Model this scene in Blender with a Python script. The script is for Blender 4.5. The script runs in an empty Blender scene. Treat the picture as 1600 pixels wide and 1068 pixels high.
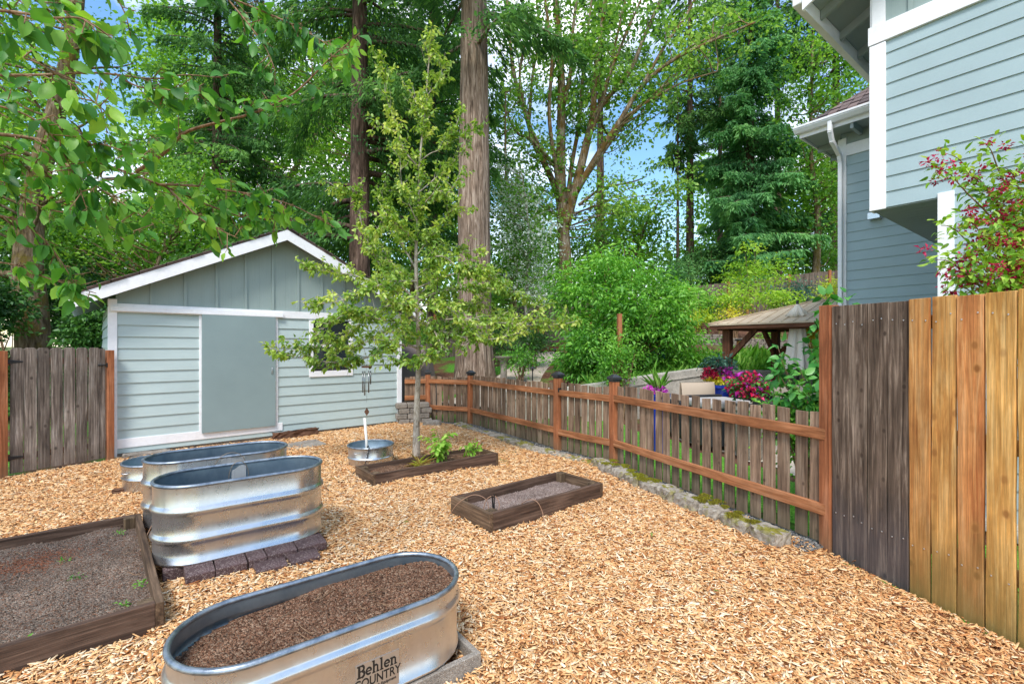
import bpy, math, random
import numpy as np
from mathutils import Vector, Matrix

random.seed(11)
rng = np.random.default_rng(11)
SC = bpy.context.scene
COL = SC.collection
PI = math.pi

# ---------------------------------------------------------------- measuring
# Camera eye 1.55 m above the yard, level; F is the lens in picture units.
F, EYE, CU, CV = 741.0, 1.55, 800.0, 540.0
def gp(u, v, z=0.0):
    Y = F * (EYE - z) / (v - CV)
    return Vector(((u - CU) * Y / F, Y, z))
def at(u, v, Y):
    return Vector(((u - CU) * Y / F, Y, EYE - (v - CV) * Y / F))
def rot2(x, y, a):
    c, s = math.cos(a), math.sin(a)
    return x * c - y * s, x * s + y * c

# ---------------------------------------------------------------- objects
def tag(o, label=None, cat=None, group=None, kind=None):
    if label: o["label"] = label
    if cat: o["category"] = cat
    if group: o["group"] = group
    if kind: o["kind"] = kind
    return o

def thing(name, label, cat, loc=(0, 0, 0), rz=0.0, group=None):
    o = bpy.data.objects.new(name, None)
    COL.objects.link(o)
    o.empty_display_size = 0.1
    o.location = loc
    o.rotation_euler = (0, 0, rz)
    return tag(o, label, cat, group)

def link_mesh(name, me, mat=None, parent=None, loc=(0, 0, 0), rot=(0, 0, 0)):
    o = bpy.data.objects.new(name, me)
    COL.objects.link(o)
    if mat is not None:
        me.materials.append(mat)
    if parent is not None:
        o.parent = parent
    o.location = loc
    o.rotation_euler = rot
    return o

def copy_tree(o, parent=None):
    c = o.copy()
    COL.objects.link(c)
    if parent is not None:
        c.parent = parent
    for ch in list(o.children):
        copy_tree(ch, c)
    return c

class MB:
    """collects geometry for ONE mesh object"""
    def __init__(s):
        s.v = []
        s.f = []
    def add(s, vs, fs):
        o = len(s.v)
        s.v += [tuple(v) for v in vs]
        s.f += [tuple(i + o for i in f) for f in fs]
        return s
    def hexa(s, p):
        return s.add(p, [(3, 2, 1, 0), (4, 5, 6, 7), (0, 1, 5, 4), (1, 2, 6, 5), (2, 3, 7, 6), (3, 0, 4, 7)])
    def box(s, x0, x1, y0, y1, z0, z1):
        return s.hexa([(x0, y0, z0), (x1, y0, z0), (x1, y1, z0), (x0, y1, z0),
                       (x0, y0, z1), (x1, y0, z1), (x1, y1, z1), (x0, y1, z1)])
    def beam(s, p0, p1, w, h, up=(0, 0, 1)):
        p0, p1, up = Vector(p0), Vector(p1), Vector(up)
        d = (p1 - p0).normalized()
        a = d.cross(up)
        if a.length < 1e-5:
            a = d.cross(Vector((1, 0, 0)))
        a.normalize()
        b = a.cross(d).normalized()
        a *= w / 2
        b *= h / 2
        return s.hexa([p0 - a - b, p1 - a - b, p1 + a - b, p0 + a - b, p0 - a + b, p1 - a + b, p1 + a + b, p0 + a + b])
    def prism(s, pts, off):
        n = len(pts)
        off = Vector(off)
        vs = [Vector(p) for p in pts] + [Vector(p) + off for p in pts]
        fs = [tuple(range(n - 1, -1, -1)), tuple(range(n, 2 * n))]
        for i in range(n):
            j = (i + 1) % n
            fs.append((i, j, j + n, i + n))
        return s.add(vs, fs)
    def tube(s, pts, radii, n=8, cap=True):
        pts = [Vector(p) for p in pts]
        m = len(pts)
        if not hasattr(radii, "__len__"):
            radii = [radii] * m
        vs, a = [], None
        for i, p in enumerate(pts):
            d = pts[min(i + 1, m - 1)] - pts[max(i - 1, 0)]
            d = d.normalized() if d.length > 1e-9 else Vector((0, 0, 1))
            if a is None:
                a = Vector((1, 0, 0)) if abs(d.x) < 0.8 else Vector((0, 1, 0))
            a = a - d * a.dot(d)
            if a.length < 1e-6:
                a = d.orthogonal()
            a.normalize()
            b = d.cross(a)
            for k in range(n):
                t = 2 * PI * k / n
                vs.append(p + (a * math.cos(t) + b * math.sin(t)) * radii[i])
        fs = []
        for i in range(m - 1):
            for k in range(n):
                k2 = (k + 1) % n
                fs.append((i * n + k, i * n + k2, (i + 1) * n + k2, (i + 1) * n + k))
        if cap:
            fs.append(tuple(range(n - 1, -1, -1)))
            fs.append(tuple((m - 1) * n + k for k in range(n)))
        return s.add(vs, fs)
    def lathe(s, prof, n=24, c=(0, 0, 0)):
        vs = []
        for r, z in prof:
            for k in range(n):
                t = 2 * PI * k / n
                vs.append((c[0] + r * math.cos(t), c[1] + r * math.sin(t), c[2] + z))
        fs = []
        for i in range(len(prof) - 1):
            for k in range(n):
                k2 = (k + 1) % n
                fs.append((i * n + k, i * n + k2, (i + 1) * n + k2, (i + 1) * n + k))
        return s.add(vs, fs)
    def build(s, name, mat, parent=None, loc=(0, 0, 0), rot=(0, 0, 0), smooth=False, bevel=0.0, seg=2):
        me = bpy.data.meshes.new(name)
        me.from_pydata(s.v, [], s.f)
        me.validate()
        if smooth:
            me.polygons.foreach_set("use_smooth", [True] * len(me.polygons))
        o = link_mesh(name, me, mat, parent, loc, rot)
        if bevel > 0:
            m = o.modifiers.new("bevel", "BEVEL")
            m.width = bevel
            m.segments = seg
            m.limit_method = "ANGLE"
            m.angle_limit = 0.6
        return o


def np_mesh(name, V, Fi, mat=None, parent=None, loc=(0, 0, 0), attrs=None, smooth=False):
    """mesh from numpy: V (n,3), Fi (m,k) all faces with k corners"""
    V = np.asarray(V, np.float32)
    Fi = np.asarray(Fi, np.int32)
    me = bpy.data.meshes.new(name)
    me.vertices.add(len(V))
    me.vertices.foreach_set("co", V.ravel())
    m, k = Fi.shape
    me.loops.add(m * k)
    me.loops.foreach_set("vertex_index", Fi.ravel())
    me.polygons.add(m)
    me.polygons.foreach_set("loop_start", np.arange(0, m * k, k, dtype=np.int32))
    me.polygons.foreach_set("loop_total", np.full(m, k, np.int32))
    if smooth:
        me.polygons.foreach_set("use_smooth", np.ones(m, bool))
    for nm, val in (attrs or {}).items():
        a = me.attributes.new(nm, "FLOAT", "POINT")
        a.data.foreach_set("value", np.asarray(val, np.float32))
    me.update(calc_edges=True)
    return link_mesh(name, me, mat, parent, loc)

def unit(a):
    return a / np.maximum(np.linalg.norm(a, axis=-1, keepdims=True), 1e-9)

def rnd_dir(n):
    return unit(rng.normal(size=(n, 3)))

LEAF_T = np.array([0.0, 0.14, 0.42, 0.74, 1.0])
LEAF_W = np.array([0.7, 1.0, 0.7])
def leaves(name, P, D, N, L, W, mat, parent=None, fold=0.25, shape="diamond", curl=0.25, tint=None, loc=(0, 0, 0)):
    P, D, N = np.asarray(P, float), unit(np.asarray(D, float)), np.asarray(N, float)
    n = len(P)
    L = np.broadcast_to(np.asarray(L, float), (n,))[:, None]
    W = np.broadcast_to(np.asarray(W, float), (n,))[:, None]
    S = unit(np.cross(D, N))
    N = unit(np.cross(S, D))
    if tint is None:
        tint = rng.random(n)
    if shape == "diamond":
        mid = P + D * L * 0.45
        tip = P + D * L - N * L * curl * 0.5
        l = mid + S * W * 0.5 + N * W * fold
        r = mid - S * W * 0.5 + N * W * fold
        V = np.stack([P, l, tip, r], 1).reshape(-1, 3)
        b = (np.arange(n) * 4)[:, None, None]
        Fi = (np.array([[0, 2, 1], [0, 3, 2]])[None] + b).reshape(-1, 3)
        k = 4
    else:
        rows = []
        for i, t in enumerate(LEAF_T):
            rows.append(P + D * L * t - N * L * curl * t * t)
        wav = rng.normal(0, 0.08, (3, 2, n, 1))
        for i in range(3):
            m = rows[i + 1]
            rows.append(m + S * W * 0.5 * LEAF_W[i] + N * W * (fold * LEAF_W[i] + wav[i, 0]))
        for i in range(3):
            m = rows[i + 1]
            rows.append(m - S * W * 0.5 * LEAF_W[i] + N * W * (fold * LEAF_W[i] + wav[i, 1]))
        V = np.stack(rows, 1).reshape(-1, 3)
        T = np.array([[0, 1, 5], [1, 2, 6], [1, 6, 5], [2, 3, 7], [2, 7, 6], [3, 4, 7],
                      [0, 8, 1], [1, 9, 2], [1, 8, 9], [2, 10, 3], [2, 9, 10], [3, 10, 4]])
        b = (np.arange(n) * 11)[:, None, None]
        Fi = (T[None] + b).reshape(-1, 3)
        k = 11
    return np_mesh(name, V, Fi, mat, parent, loc, {"tint": np.repeat(tint, k)}, smooth=(shape != "diamond"))

class Noise2:
    def __init__(s, n=10, fmin=0.3, fmax=3.0, seed=0):
        r = np.random.default_rng(seed)
        f = np.exp(r.uniform(math.log(fmin), math.log(fmax), n))
        a = r.uniform(0, 2 * PI, n)
        s.kx, s.ky, s.ph, s.am = f * np.cos(a), f * np.sin(a), r.uniform(0, 6.28, n), (fmin / f) ** 0.6
        s.am = s.am / np.sqrt((s.am ** 2).sum() / 2)
    def __call__(s, x, y):
        x, y = np.asarray(x, float), np.asarray(y, float)
        out = np.zeros(np.broadcast(x, y).shape)
        for kx, ky, p, a in zip(s.kx, s.ky, s.ph, s.am):
            out = out + a * np.sin(kx * x + ky * y + p)
        return out

# ---------------------------------------------------------------- materials
class NT:
    def __init__(s, name):
        s.m = bpy.data.materials.new(name)
        s.m.use_nodes = True
        s.t = s.m.node_tree
        s.b = s.t.nodes["Principled BSDF"]
        s.out = s.t.nodes["Material Output"]
    def n(s, typ, **kw):
        nd = s.t.nodes.new(typ)
        for k, v in kw.items():
            setattr(nd, k, v)
        return nd
    def l(s, a, b):
        s.t.links.new(a, b)
    def coord(s, scale=(1, 1, 1), rnd=True, which="Object"):
        tc = s.n("ShaderNodeTexCoord")
        src = tc.outputs[which]
        if rnd:
            oi = s.n("ShaderNodeObjectInfo")
            mu = s.n("ShaderNodeMath", operation="MULTIPLY")
            s.l(oi.outputs["Random"], mu.inputs[0])
            mu.inputs[1].default_value = 61.7
            ad = s.n("ShaderNodeVectorMath", operation="ADD")
            s.l(src, ad.inputs[0])
            s.l(mu.outputs[0], ad.inputs[1])
            src = ad.outputs[0]
        mp = s.n("ShaderNodeVectorMath", operation="MULTIPLY")
        s.l(src, mp.inputs[0])
        mp.inputs[1].default_value = scale
        return mp.outputs[0]
    def noise(s, vec, scale=5, detail=6, rough=0.6, dist=0.0):
        nd = s.n("ShaderNodeTexNoise")
        nd.inputs["Scale"].default_value = scale
        nd.inputs["Detail"].default_value = detail
        nd.inputs["Roughness"].default_value = rough
        nd.inputs["Distortion"].default_value = dist
        if vec is not None:
            s.l(vec, nd.inputs["Vector"])
        return nd.outputs["Fac"]
    def vor(s, vec, scale=5, feature="F1", rand=1.0, out="Distance"):
        nd = s.n("ShaderNodeTexVoronoi", feature=feature)
        nd.inputs["Scale"].default_value = scale
        nd.inputs["Randomness"].default_value = rand
        s.l(vec, nd.inputs["Vector"])
        return nd.outputs[out]
    def ramp(s, fac, stops):
        nd = s.n("ShaderNodeValToRGB")
        e = nd.color_ramp.elements
        while len(e) < len(stops):
            e.new(0.5)
        for i, (p, c) in enumerate(stops):
            e[i].position = p
            e[i].color = (c[0], c[1], c[2], 1) if hasattr(c, "__len__") else (c, c, c, 1)
        s.l(fac, nd.inputs[0])
        return nd.outputs[0]
    def mix(s, fac, a, b, blend="MIX"):
        nd = s.n("ShaderNodeMix", data_type="RGBA", blend_type=blend)
        for sock, v in ((nd.inputs[0], fac), (nd.inputs[6], a), (nd.inputs[7], b)):
            if hasattr(v, "is_linked") or hasattr(v, "links"):
                s.l(v, sock)
            elif hasattr(v, "__len__"):
                sock.default_value = (v[0], v[1], v[2], 1)
            else:
                sock.default_value = v
        return nd.outputs[2]
    def math(s, op, a, b=0.0, c=None):
        nd = s.n("ShaderNodeMath", operation=op)
        for i, v in enumerate((a, b, c)):
            if v is None: continue
            if hasattr(v, "links"): s.l(v, nd.inputs[i])
            else: nd.inputs[i].default_value = v
        return nd.outputs[0]
    def maprange(s, v, a, b, c=0.0, d=1.0):
        nd = s.n("ShaderNodeMapRange")
        s.l(v, nd.inputs[0])
        for i, x in enumerate((a, b, c, d)):
            nd.inputs[i + 1].default_value = x
        return nd.outputs[0]
    def bump(s, h, strength=0.3, dist=0.01):
        nd = s.n("ShaderNodeBump")
        nd.inputs["Strength"].default_value = strength
        nd.inputs["Distance"].default_value = dist
        s.l(h, nd.inputs["Height"])
        s.l(nd.outputs[0], s.b.inputs["Normal"])
        return nd.outputs[0]
    def set(s, color=None, rough=0.7, metal=0.0, spec=0.4):
        if color is not None:
            if hasattr(color, "links"): s.l(color, s.b.inputs["Base Color"])
            else: s.b.inputs["Base Color"].default_value = (color[0], color[1], color[2], 1)
        if hasattr(rough, "links"): s.l(rough, s.b.inputs["Roughness"])
        else: s.b.inputs["Roughness"].default_value = rough
        s.b.inputs["Metallic"].default_value = metal
        s.b.inputs["Specular IOR Level"].default_value = spec
        return s.m

def srgb(r, g, b):
    f = lambda c: ((c / 255 + 0.055) / 1.055) ** 2.4 if c > 10 else c / 255 / 12.92
    return (f(r), f(g), f(b))

def wood(name, dark, mid, light, axis="Z", rough=0.85, bump=0.5, stain=None, knots=0.0, vary=0.25, streak=0.5, hue=0.0):
    t = NT(name)
    ax = {"X": 0, "Y": 1, "Z": 2}[axis]
    def sc(along, across):
        v = [across] * 3
        v[ax] = along
        return tuple(v)
    n1 = t.noise(t.coord(sc(0.9, 14)), 1.6, 8, 0.65, 0.8)
    n2 = t.noise(t.coord(sc(2.2, 110)), 1.5, 4, 0.7, 0.3)
    n3 = t.noise(t.coord(sc(2.5, 5)), 1.3, 4, 0.6)
    c = t.ramp(n1, [(0.32, dark), (0.5, mid), (0.68, light)])
    # cathedral grain: fine rings stretched along the board
    wv = t.n("ShaderNodeTexWave", wave_type="RINGS", rings_direction={"X": "X", "Y": "Y", "Z": "Z"}[axis])
    wv.inputs["Scale"].default_value = 5.0
    wv.inputs["Distortion"].default_value = 5.0
    wv.inputs["Detail"].default_value = 4
    wv.inputs["Detail Scale"].default_value = 0.7
    t.l(t.coord(sc(0.12, 3.0)), wv.inputs["Vector"])
    c = t.mix(1.0, c, t.maprange(wv.outputs["Fac"], 0.0, 1.0, 1.0 - 0.35 * streak, 1.0 + 0.18 * streak), "MULTIPLY")
    g = t.maprange(n2, 0.35, 0.65, 1.0 - streak, 1.0 + streak * 0.35)
    c = t.mix(1.0, c, g, "MULTIPLY")
    g3 = t.maprange(n3, 0.3, 0.7, 0.72, 1.2)
    c = t.mix(1.0, c, g3, "MULTIPLY")
    oi = t.n("ShaderNodeObjectInfo")
    hv = t.n("ShaderNodeHueSaturation")
    t.l(c, hv.inputs["Color"])
    t.l(t.maprange(oi.outputs["Random"], 0, 1, 1 - vary, 1 + vary), hv.inputs["Value"])
    if hue:
        r2 = t.math("FRACT", t.math("MULTIPLY", oi.outputs["Random"], 7.31))
        t.l(t.maprange(r2, 0, 1, 0.5 - hue, 0.5 + hue), hv.inputs["Hue"])
    c = hv.outputs[0]
    if knots > 0:
        nd = t.n("ShaderNodeTexVoronoi", feature="F1", voronoi_dimensions="2D")
        sk, ck = t.n("ShaderNodeSeparateXYZ"), t.n("ShaderNodeCombineXYZ")
        t.l(t.coord((1, 1, 1)), sk.inputs[0])
        t.l(t.math("MULTIPLY", sk.outputs[0 if ax else 2], 9.0), ck.inputs[0])
        t.l(t.math("MULTIPLY", sk.outputs[ax], 6.5), ck.inputs[1])
        t.l(ck.outputs[0], nd.inputs["Vector"])
        nd.inputs["Scale"].default_value = 1.0
        kv = t.math("ADD", nd.outputs["Distance"], t.maprange(n2, 0.2, 0.8, -0.03, 0.03))
        spk = t.n("ShaderNodeSeparateColor")
        t.l(nd.outputs["Color"], spk.inputs[0])
        gate = t.maprange(spk.outputs[0], 0.7, 0.95, 0, 1)
        kf = t.math("MULTIPLY", gate, t.maprange(kv, 0.17 * knots, 0.08 * knots, 0, 0.85))
        ring = t.math("MULTIPLY", gate, t.maprange(kv, 0.34 * knots, 0.13 * knots, 0, 0.5))
        c = t.mix(ring, c, tuple(x * 0.8 for x in mid))
        c = t.mix(kf, c, tuple(x * 0.55 for x in dark))
    if stain:
        col, h, soft, amt = stain
        tc = t.n("ShaderNodeTexCoord")
        sx = t.n("ShaderNodeSeparateXYZ")
        t.l(tc.outputs["Object"], sx.inputs[0])
        ns = t.noise(t.coord((6, 6, 2)), 1.5, 5, 0.7)
        zz = t.math("ADD", sx.outputs[2], t.maprange(ns, 0.2, 0.8, soft, -soft))
        c = t.mix(t.maprange(zz, h + soft, h - soft, 0, amt), c, col)
    t.bump(n2, bump, 0.004)
    return t.set(c, rough, 0, 0.25)

def paint(name, col, rough=0.55, grain=None, var=0.06, dirt=None, spec=0.3):
    t = NT(name)
    n1 = t.noise(t.coord((1, 1, 1), True), 1.7, 5, 0.6)
    c = t.mix(1.0, col, t.maprange(n1, 0.3, 0.7, 1 - var, 1 + var), "MULTIPLY")
    if dirt:
        n3 = t.noise(t.coord((3, 3, 1.2)), 3.0, 8, 0.75)
        c = t.mix(t.maprange(n3, 0.56, 0.8, 0, dirt[1]), c, dirt[0])
    if grain:
        n2 = t.noise(t.coord(grain), 1.0, 5, 0.7, 0.6)
        c = t.mix(1.0, c, t.maprange(n2, 0.3, 0.7, 0.95, 1.04), "MULTIPLY")
        t.bump(n2, 0.25, 0.002)
    return t.set(c, rough, 0, spec)

def foliage(name, c1, c2, c3, trans=0.35, rough=0.5, spec=0.35, tcol=None, clump=0.5):
    t = NT(name)
    a = t.n("ShaderNodeAttribute", attribute_name="tint")
    n1 = t.noise(t.coord((1, 1, 1), True), clump, 2, 0.5)
    f = t.math("ADD", t.math("MULTIPLY", a.outputs["Fac"], 0.75), t.maprange(n1, 0.3, 0.7, -0.1, 0.35))
    c = t.ramp(f, [(0.1, c1), (0.5, c2), (0.95, c3)])
    t.set(c, rough, 0, spec)
    tr = t.n("ShaderNodeBsdfTranslucent")
    hv = t.n("ShaderNodeHueSaturation")
    hv.inputs["Hue"].default_value = 0.485
    hv.inputs["Saturation"].default_value = 1.1
    hv.inputs["Value"].default_value = 1.5
    t.l(c, hv.inputs["Color"])
    t.l(hv.outputs[0], tr.inputs["Color"])
    ms = t.n("ShaderNodeMixShader")
    ms.inputs[0].default_value = trans
    t.l(t.b.outputs[0], ms.inputs[1])
    t.l(tr.outputs[0], ms.inputs[2])
    t.l(ms.outputs[0], t.out.inputs["Surface"])
    return t.m

def speckle(name, cols, scale=40, rough=0.95, bump=0.6, dist=0.01, big=2.0, which="Object"):
    """granular ground: voronoi cells coloured at random + broad noise"""
    t = NT(name)
    co = t.coord((1, 1, 1), False, which)
    vc = t.vor(co, scale, "F1", 1.0, "Color")
    sp = t.n("ShaderNodeSeparateColor")
    t.l(vc, sp.inputs[0])
    n = len(cols)
    c = t.ramp(sp.outputs[0], [(i / max(n - 1, 1), k) for i, k in enumerate(cols)])
    nb = t.noise(co, big, 6, 0.6)
    c = t.mix(1.0, c, t.maprange(nb, 0.3, 0.7, 0.7, 1.25), "MULTIPLY")
    vd = t.vor(co, scale, "F1", 1.0, "Distance")
    t.bump(t.math("SUBTRACT", t.math("MULTIPLY", nb, 0.6), vd), bump, dist)
    return t.set(c, rough, 0, 0.2)

def bark(name, c1, c2, c3, sx=10, sz=1.6, moss=None, bump=0.9, dist=0.05):
    t = NT(name)
    co = t.coord((sx, sx, sz), True)
    n1 = t.noise(co, 1.0, 7, 0.65, 1.2)
    n2 = t.noise(t.coord((1, 1, 0.5)), 1.4, 4, 0.6)
    c = t.ramp(n1, [(0.34, c1), (0.5, c2), (0.66, c3)])
    c = t.mix(1.0, c, t.maprange(n2, 0.3, 0.7, 0.75, 1.25), "MULTIPLY")
    if moss:
        nm = t.noise(t.coord((1, 1, 0.7)), 2.2, 6, 0.7)
        c = t.mix(t.maprange(nm, moss[1], moss[1] + 0.12, 0, 0.9), c, moss[0])
    t.bump(n1, bump, dist)
    return t.set(c, 0.95, 0, 0.15)

M = {}
M["picket"] = wood("weathered_picket_wood", srgb(92, 74, 60), srgb(140, 115, 95), srgb(178, 155, 133), "Z", stain=(srgb(98, 92, 70), 0.18, 0.14, 0.55), knots=0.8, vary=0.3, streak=0.45)
M["railwood"] = wood("stained_rail_wood", srgb(128, 78, 48), srgb(168, 110, 72), srgb(192, 136, 98), "X", vary=0.12, streak=0.3, bump=0.3)
M["postwood"] = wood("stained_post_wood", srgb(132, 76, 48), srgb(170, 106, 70), srgb(194, 132, 96), "Z", vary=0.1, streak=0.3, bump=0.3, stain=(srgb(120, 96, 70), 0.12, 0.12, 0.6))
M["oldboard"] = wood("old_grey_fence_board", srgb(72, 58, 48), srgb(114, 96, 82), srgb(176, 156, 138), "Z", stain=(srgb(80, 76, 80), 0.42, 0.2, 0.5), knots=0.8, vary=0.15, streak=0.5)
M["newboard"] = wood("fresh_cedar_fence_board", srgb(178, 112, 58), srgb(212, 152, 86), srgb(234, 186, 124), "Z", stain=(srgb(134, 112, 62), 0.3, 0.28, 0.75), knots=1.1, vary=0.12, streak=0.36, hue=0.012)
M["gateboard"] = wood("silvered_gate_board", srgb(88, 76, 68), srgb(138, 124, 112), srgb(186, 174, 162), "Z", knots=1.0, vary=0.2, streak=0.5, stain=(srgb(96, 84, 74), 0.2, 0.15, 0.5))
M["bedwood_x"] = wood("dark_stained_bed_board", srgb(58, 44, 36), srgb(92, 72, 60), srgb(120, 98, 84), "X", vary=0.12, streak=0.35)
M["bedwood_y"] = wood("dark_stained_bed_end", srgb(66, 50, 38), srgb(100, 80, 62), srgb(130, 106, 84), "Y", vary=0.12, streak=0.35)
M["bedwood_z"] = wood("dark_stained_bed_post", srgb(66, 52, 40), srgb(104, 86, 66), srgb(136, 114, 90), "Z", vary=0.12, streak=0.35)
M["gazwood"] = wood("brown_gazebo_timber", srgb(70, 44, 30), srgb(104, 66, 46), srgb(128, 86, 62), "Z", vary=0.1, streak=0.25)
M["farboard"] = wood("far_grey_fence_board", srgb(74, 62, 54), srgb(112, 98, 86), srgb(146, 130, 116), "Z", vary=0.25, streak=0.4)
M["logwood"] = wood("rotten_log_wood", srgb(70, 46, 34), srgb(104, 74, 56), srgb(140, 106, 84), "X", vary=0.1)
M["siding"] = paint("pale_blue_green_siding_paint", srgb(177, 193, 192), 0.6, (3, 90, 90), 0.05)
M["housesiding"] = paint("house_blue_green_siding_paint", srgb(159, 178, 182), 0.6, (90, 3, 90), 0.06)
M["gable"] = paint("sage_board_and_batten_paint", srgb(148, 164, 161), 0.6, (90, 90, 3), 0.05)
M["doorpaint"] = paint("sage_door_paint", srgb(134, 152, 153), 0.5, None, 0.05)
M["white"] = paint("white_trim_paint", srgb(238, 238, 240), 0.5, (14, 14, 14), 0.03, (srgb(150, 140, 128), 0.25))
M["soffit"] = paint("grey_soffit_paint", srgb(148, 160, 160), 0.7, None, 0.06)
M["black"] = paint("black_metal", (0.015, 0.015, 0.017), 0.4, None, 0.1, spec=0.5)
M["cap"] = paint("black_plastic_cap", (0.03, 0.032, 0.036), 0.35, None, 0.1, spec=0.5)
M["rubber"] = paint("black_hose", (0.012, 0.012, 0.013), 0.5)
M["pvc"] = paint("white_pvc", (0.75, 0.74, 0.7), 0.35)
M["nail"] = NT("bright_nail").set((0.75, 0.75, 0.76), 0.35, 0.9)
M["tubing"] = paint("brown_drip_tubing", srgb(150, 116, 92), 0.4)
M["wire"] = NT("galvanized_wire").set((0.32, 0.26, 0.2), 0.5, 0.6)
M["lining"] = None
M["glass"] = NT("dark_window_glass").set((0.02, 0.025, 0.03), 0.05, 0, 0.7)

# ================================================================ camera, sky, sun
cam_d = bpy.data.cameras.new("camera")
cam_d.sensor_width = 36
cam_d.lens = 36 * F / 1600
cam_d.shift_y = 6 / 1600
cam_d.clip_start = 0.05
cam_d.clip_end = 2000
cam = bpy.data.objects.new("camera", cam_d)
COL.objects.link(cam)
cam.location = (0, 0, EYE)
cam.rotation_euler = (PI / 2, 0, 0)
SC.camera = cam

SUN_DIR = Vector((-0.12, -0.66, 0.86)).normalized()
sun_el = math.asin(SUN_DIR.z)
sun_az = math.atan2(SUN_DIR.x, SUN_DIR.y)
sd = bpy.data.lights.new("sun", "SUN")
sd.energy = 1.9
sd.angle = math.radians(16)
sd.color = (1.0, 0.95, 0.88)
so = bpy.data.objects.new("sun", sd)
COL.objects.link(so)
so.rotation_euler = SUN_DIR.to_track_quat("Z", "Y").to_euler()
so.location = (0, 0, 30)

W = bpy.data.worlds.new("World")
SC.world = W
W.use_nodes = True
wt = W.node_tree
bg = wt.nodes["Background"]
sky = wt.nodes.new("ShaderNodeTexSky")
sky.sky_type = "NISHITA"
sky.sun_disc = False
sky.sun_elevation = sun_el
sky.sun_rotation = sun_az
sky.air_density = 1.3
sky.dust_density = 0.6
tc = wt.nodes.new("ShaderNodeTexCoord")
mp = wt.nodes.new("ShaderNodeMapping")
mp.inputs["Scale"].default_value = (1.0, 1.0, 2.0)
mp.inputs["Location"].default_value = (0.35, 0.1, 0.0)
wt.links.new(tc.outputs["Generated"], mp.inputs[0])
cn = wt.nodes.new("ShaderNodeTexNoise")
cn.inputs["Scale"].default_value = 2.3
cn.inputs["Detail"].default_value = 9
cn.inputs["Roughness"].default_value = 0.58
wt.links.new(mp.outputs[0], cn.inputs["Vector"])
cr = wt.nodes.new("ShaderNodeValToRGB")
cr.color_ramp.elements[0].position = 0.45
cr.color_ramp.elements[1].position = 0.62
wt.links.new(cn.outputs["Fac"], cr.inputs[0])
cm = wt.nodes.new("ShaderNodeMix")
cm.data_type = "RGBA"
wt.links.new(cr.outputs[0], cm.inputs[0])
sat = wt.nodes.new("ShaderNodeHueSaturation")
sat.inputs["Saturation"].default_value = 1.25
wt.links.new(sky.outputs[0], sat.inputs["Color"])
wt.links.new(sat.outputs[0], cm.inputs[6])
cm.inputs[7].default_value = (7.0, 7.2, 7.6, 1)
wt.links.new(cm.outputs[2], bg.inputs["Color"])
bg.inputs["Strength"].default_value = 0.15

SC.view_settings.view_transform = "Standard"
SC.view_settings.look = "None"
SC.view_settings.exposure = 0.88
SC.view_settings.gamma = 1.0

# ================================================================ frames of reference
AH = math.radians(37.4)                     # house, tanks and beds share this heading
D1 = Vector((math.cos(AH), math.sin(AH), 0))
D2 = Vector((-D1.y, D1.x, 0))
AS = math.radians(42.0)                     # the shed
SHED = Vector((-5.56, 6.56, 0))
SD1 = Vector((math.cos(AS), math.sin(AS), 0))
SD2 = Vector((-SD1.y, SD1.x, 0))
SHED_W = 4.45
# low fence posts, near to far
FP = [Vector((2.44, 3.65, 0)), Vector((1.34, 6.21, 0)), Vector((0.685, 7.05, 0)), Vector((-0.81, 9.34, 0)), Vector((-1.73, 9.75, 0))]
FSH = SHED + SD1 * (SHED_W + 0.05)
GR, GL = Vector((-5.5, 6.42, 0)), Vector((-5.96, 5.6, 0))

# ================================================================ terrain
hill_n = Noise2(8, 0.25, 1.6, 5)
PATIO = [(1.9, 5.9), (2.3, 10.2), (4.6, 11.2), (7.2, 10.6), (9.5, 7.0), (6, 3.2), (3.0, 3.0)]
WALL = [(-0.4, 9.75), (2.3, 10.2), (4.4, 11.1)]
def seg_side(x, y, a, b):
    return (b[0] - a[0]) * (y - a[1]) - (b[1] - a[1]) * (x - a[0])
def ground_z(x, y):
    x, y = np.asarray(x, float), np.asarray(y, float)
    d = 0.6 * x + 0.8 * y - 8.0
    z = 0.17 * np.logaddexp(0, d * 2.0) / 2.0
    z = np.minimum(z, 4.3 + 0.02 * d)
    z = z + 0.55 * np.exp(-(((x - 4.8) / 3.2) ** 2 + ((y - 13.6) / 2.6) ** 2))
    z = z + 0.03 * hill_n(x, y) * np.clip(d / 4, 0, 1)
    # bed behind the concrete wall is level with the wall top, patio in front is flat
    yl = np.interp(x, [1.3, 2.3, 4.4, 6.4, 8.0], [9.95, 10.2, 11.1, 11.1, 9.8])
    inside = (x > 1.4) & (y < yl)
    z = np.where(inside, 0.0, z)
    bed = np.clip(1 - (y - yl) / 2.5, 0, 1) * np.clip((x - 1.2) / 0.7, 0, 1) * np.clip((8.5 - x) / 1.0, 0, 1)
    top = 0.74 + 0.1 * np.clip(x - 2.3, 0, 2.2)
    z = np.where(~inside & (y >= yl) & (y < yl + 2.6), np.maximum(z, top * np.clip(bed * 3, 0, 1)), z)
    return z
def gz(x, y):
    return float(ground_z(x, y))

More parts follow.
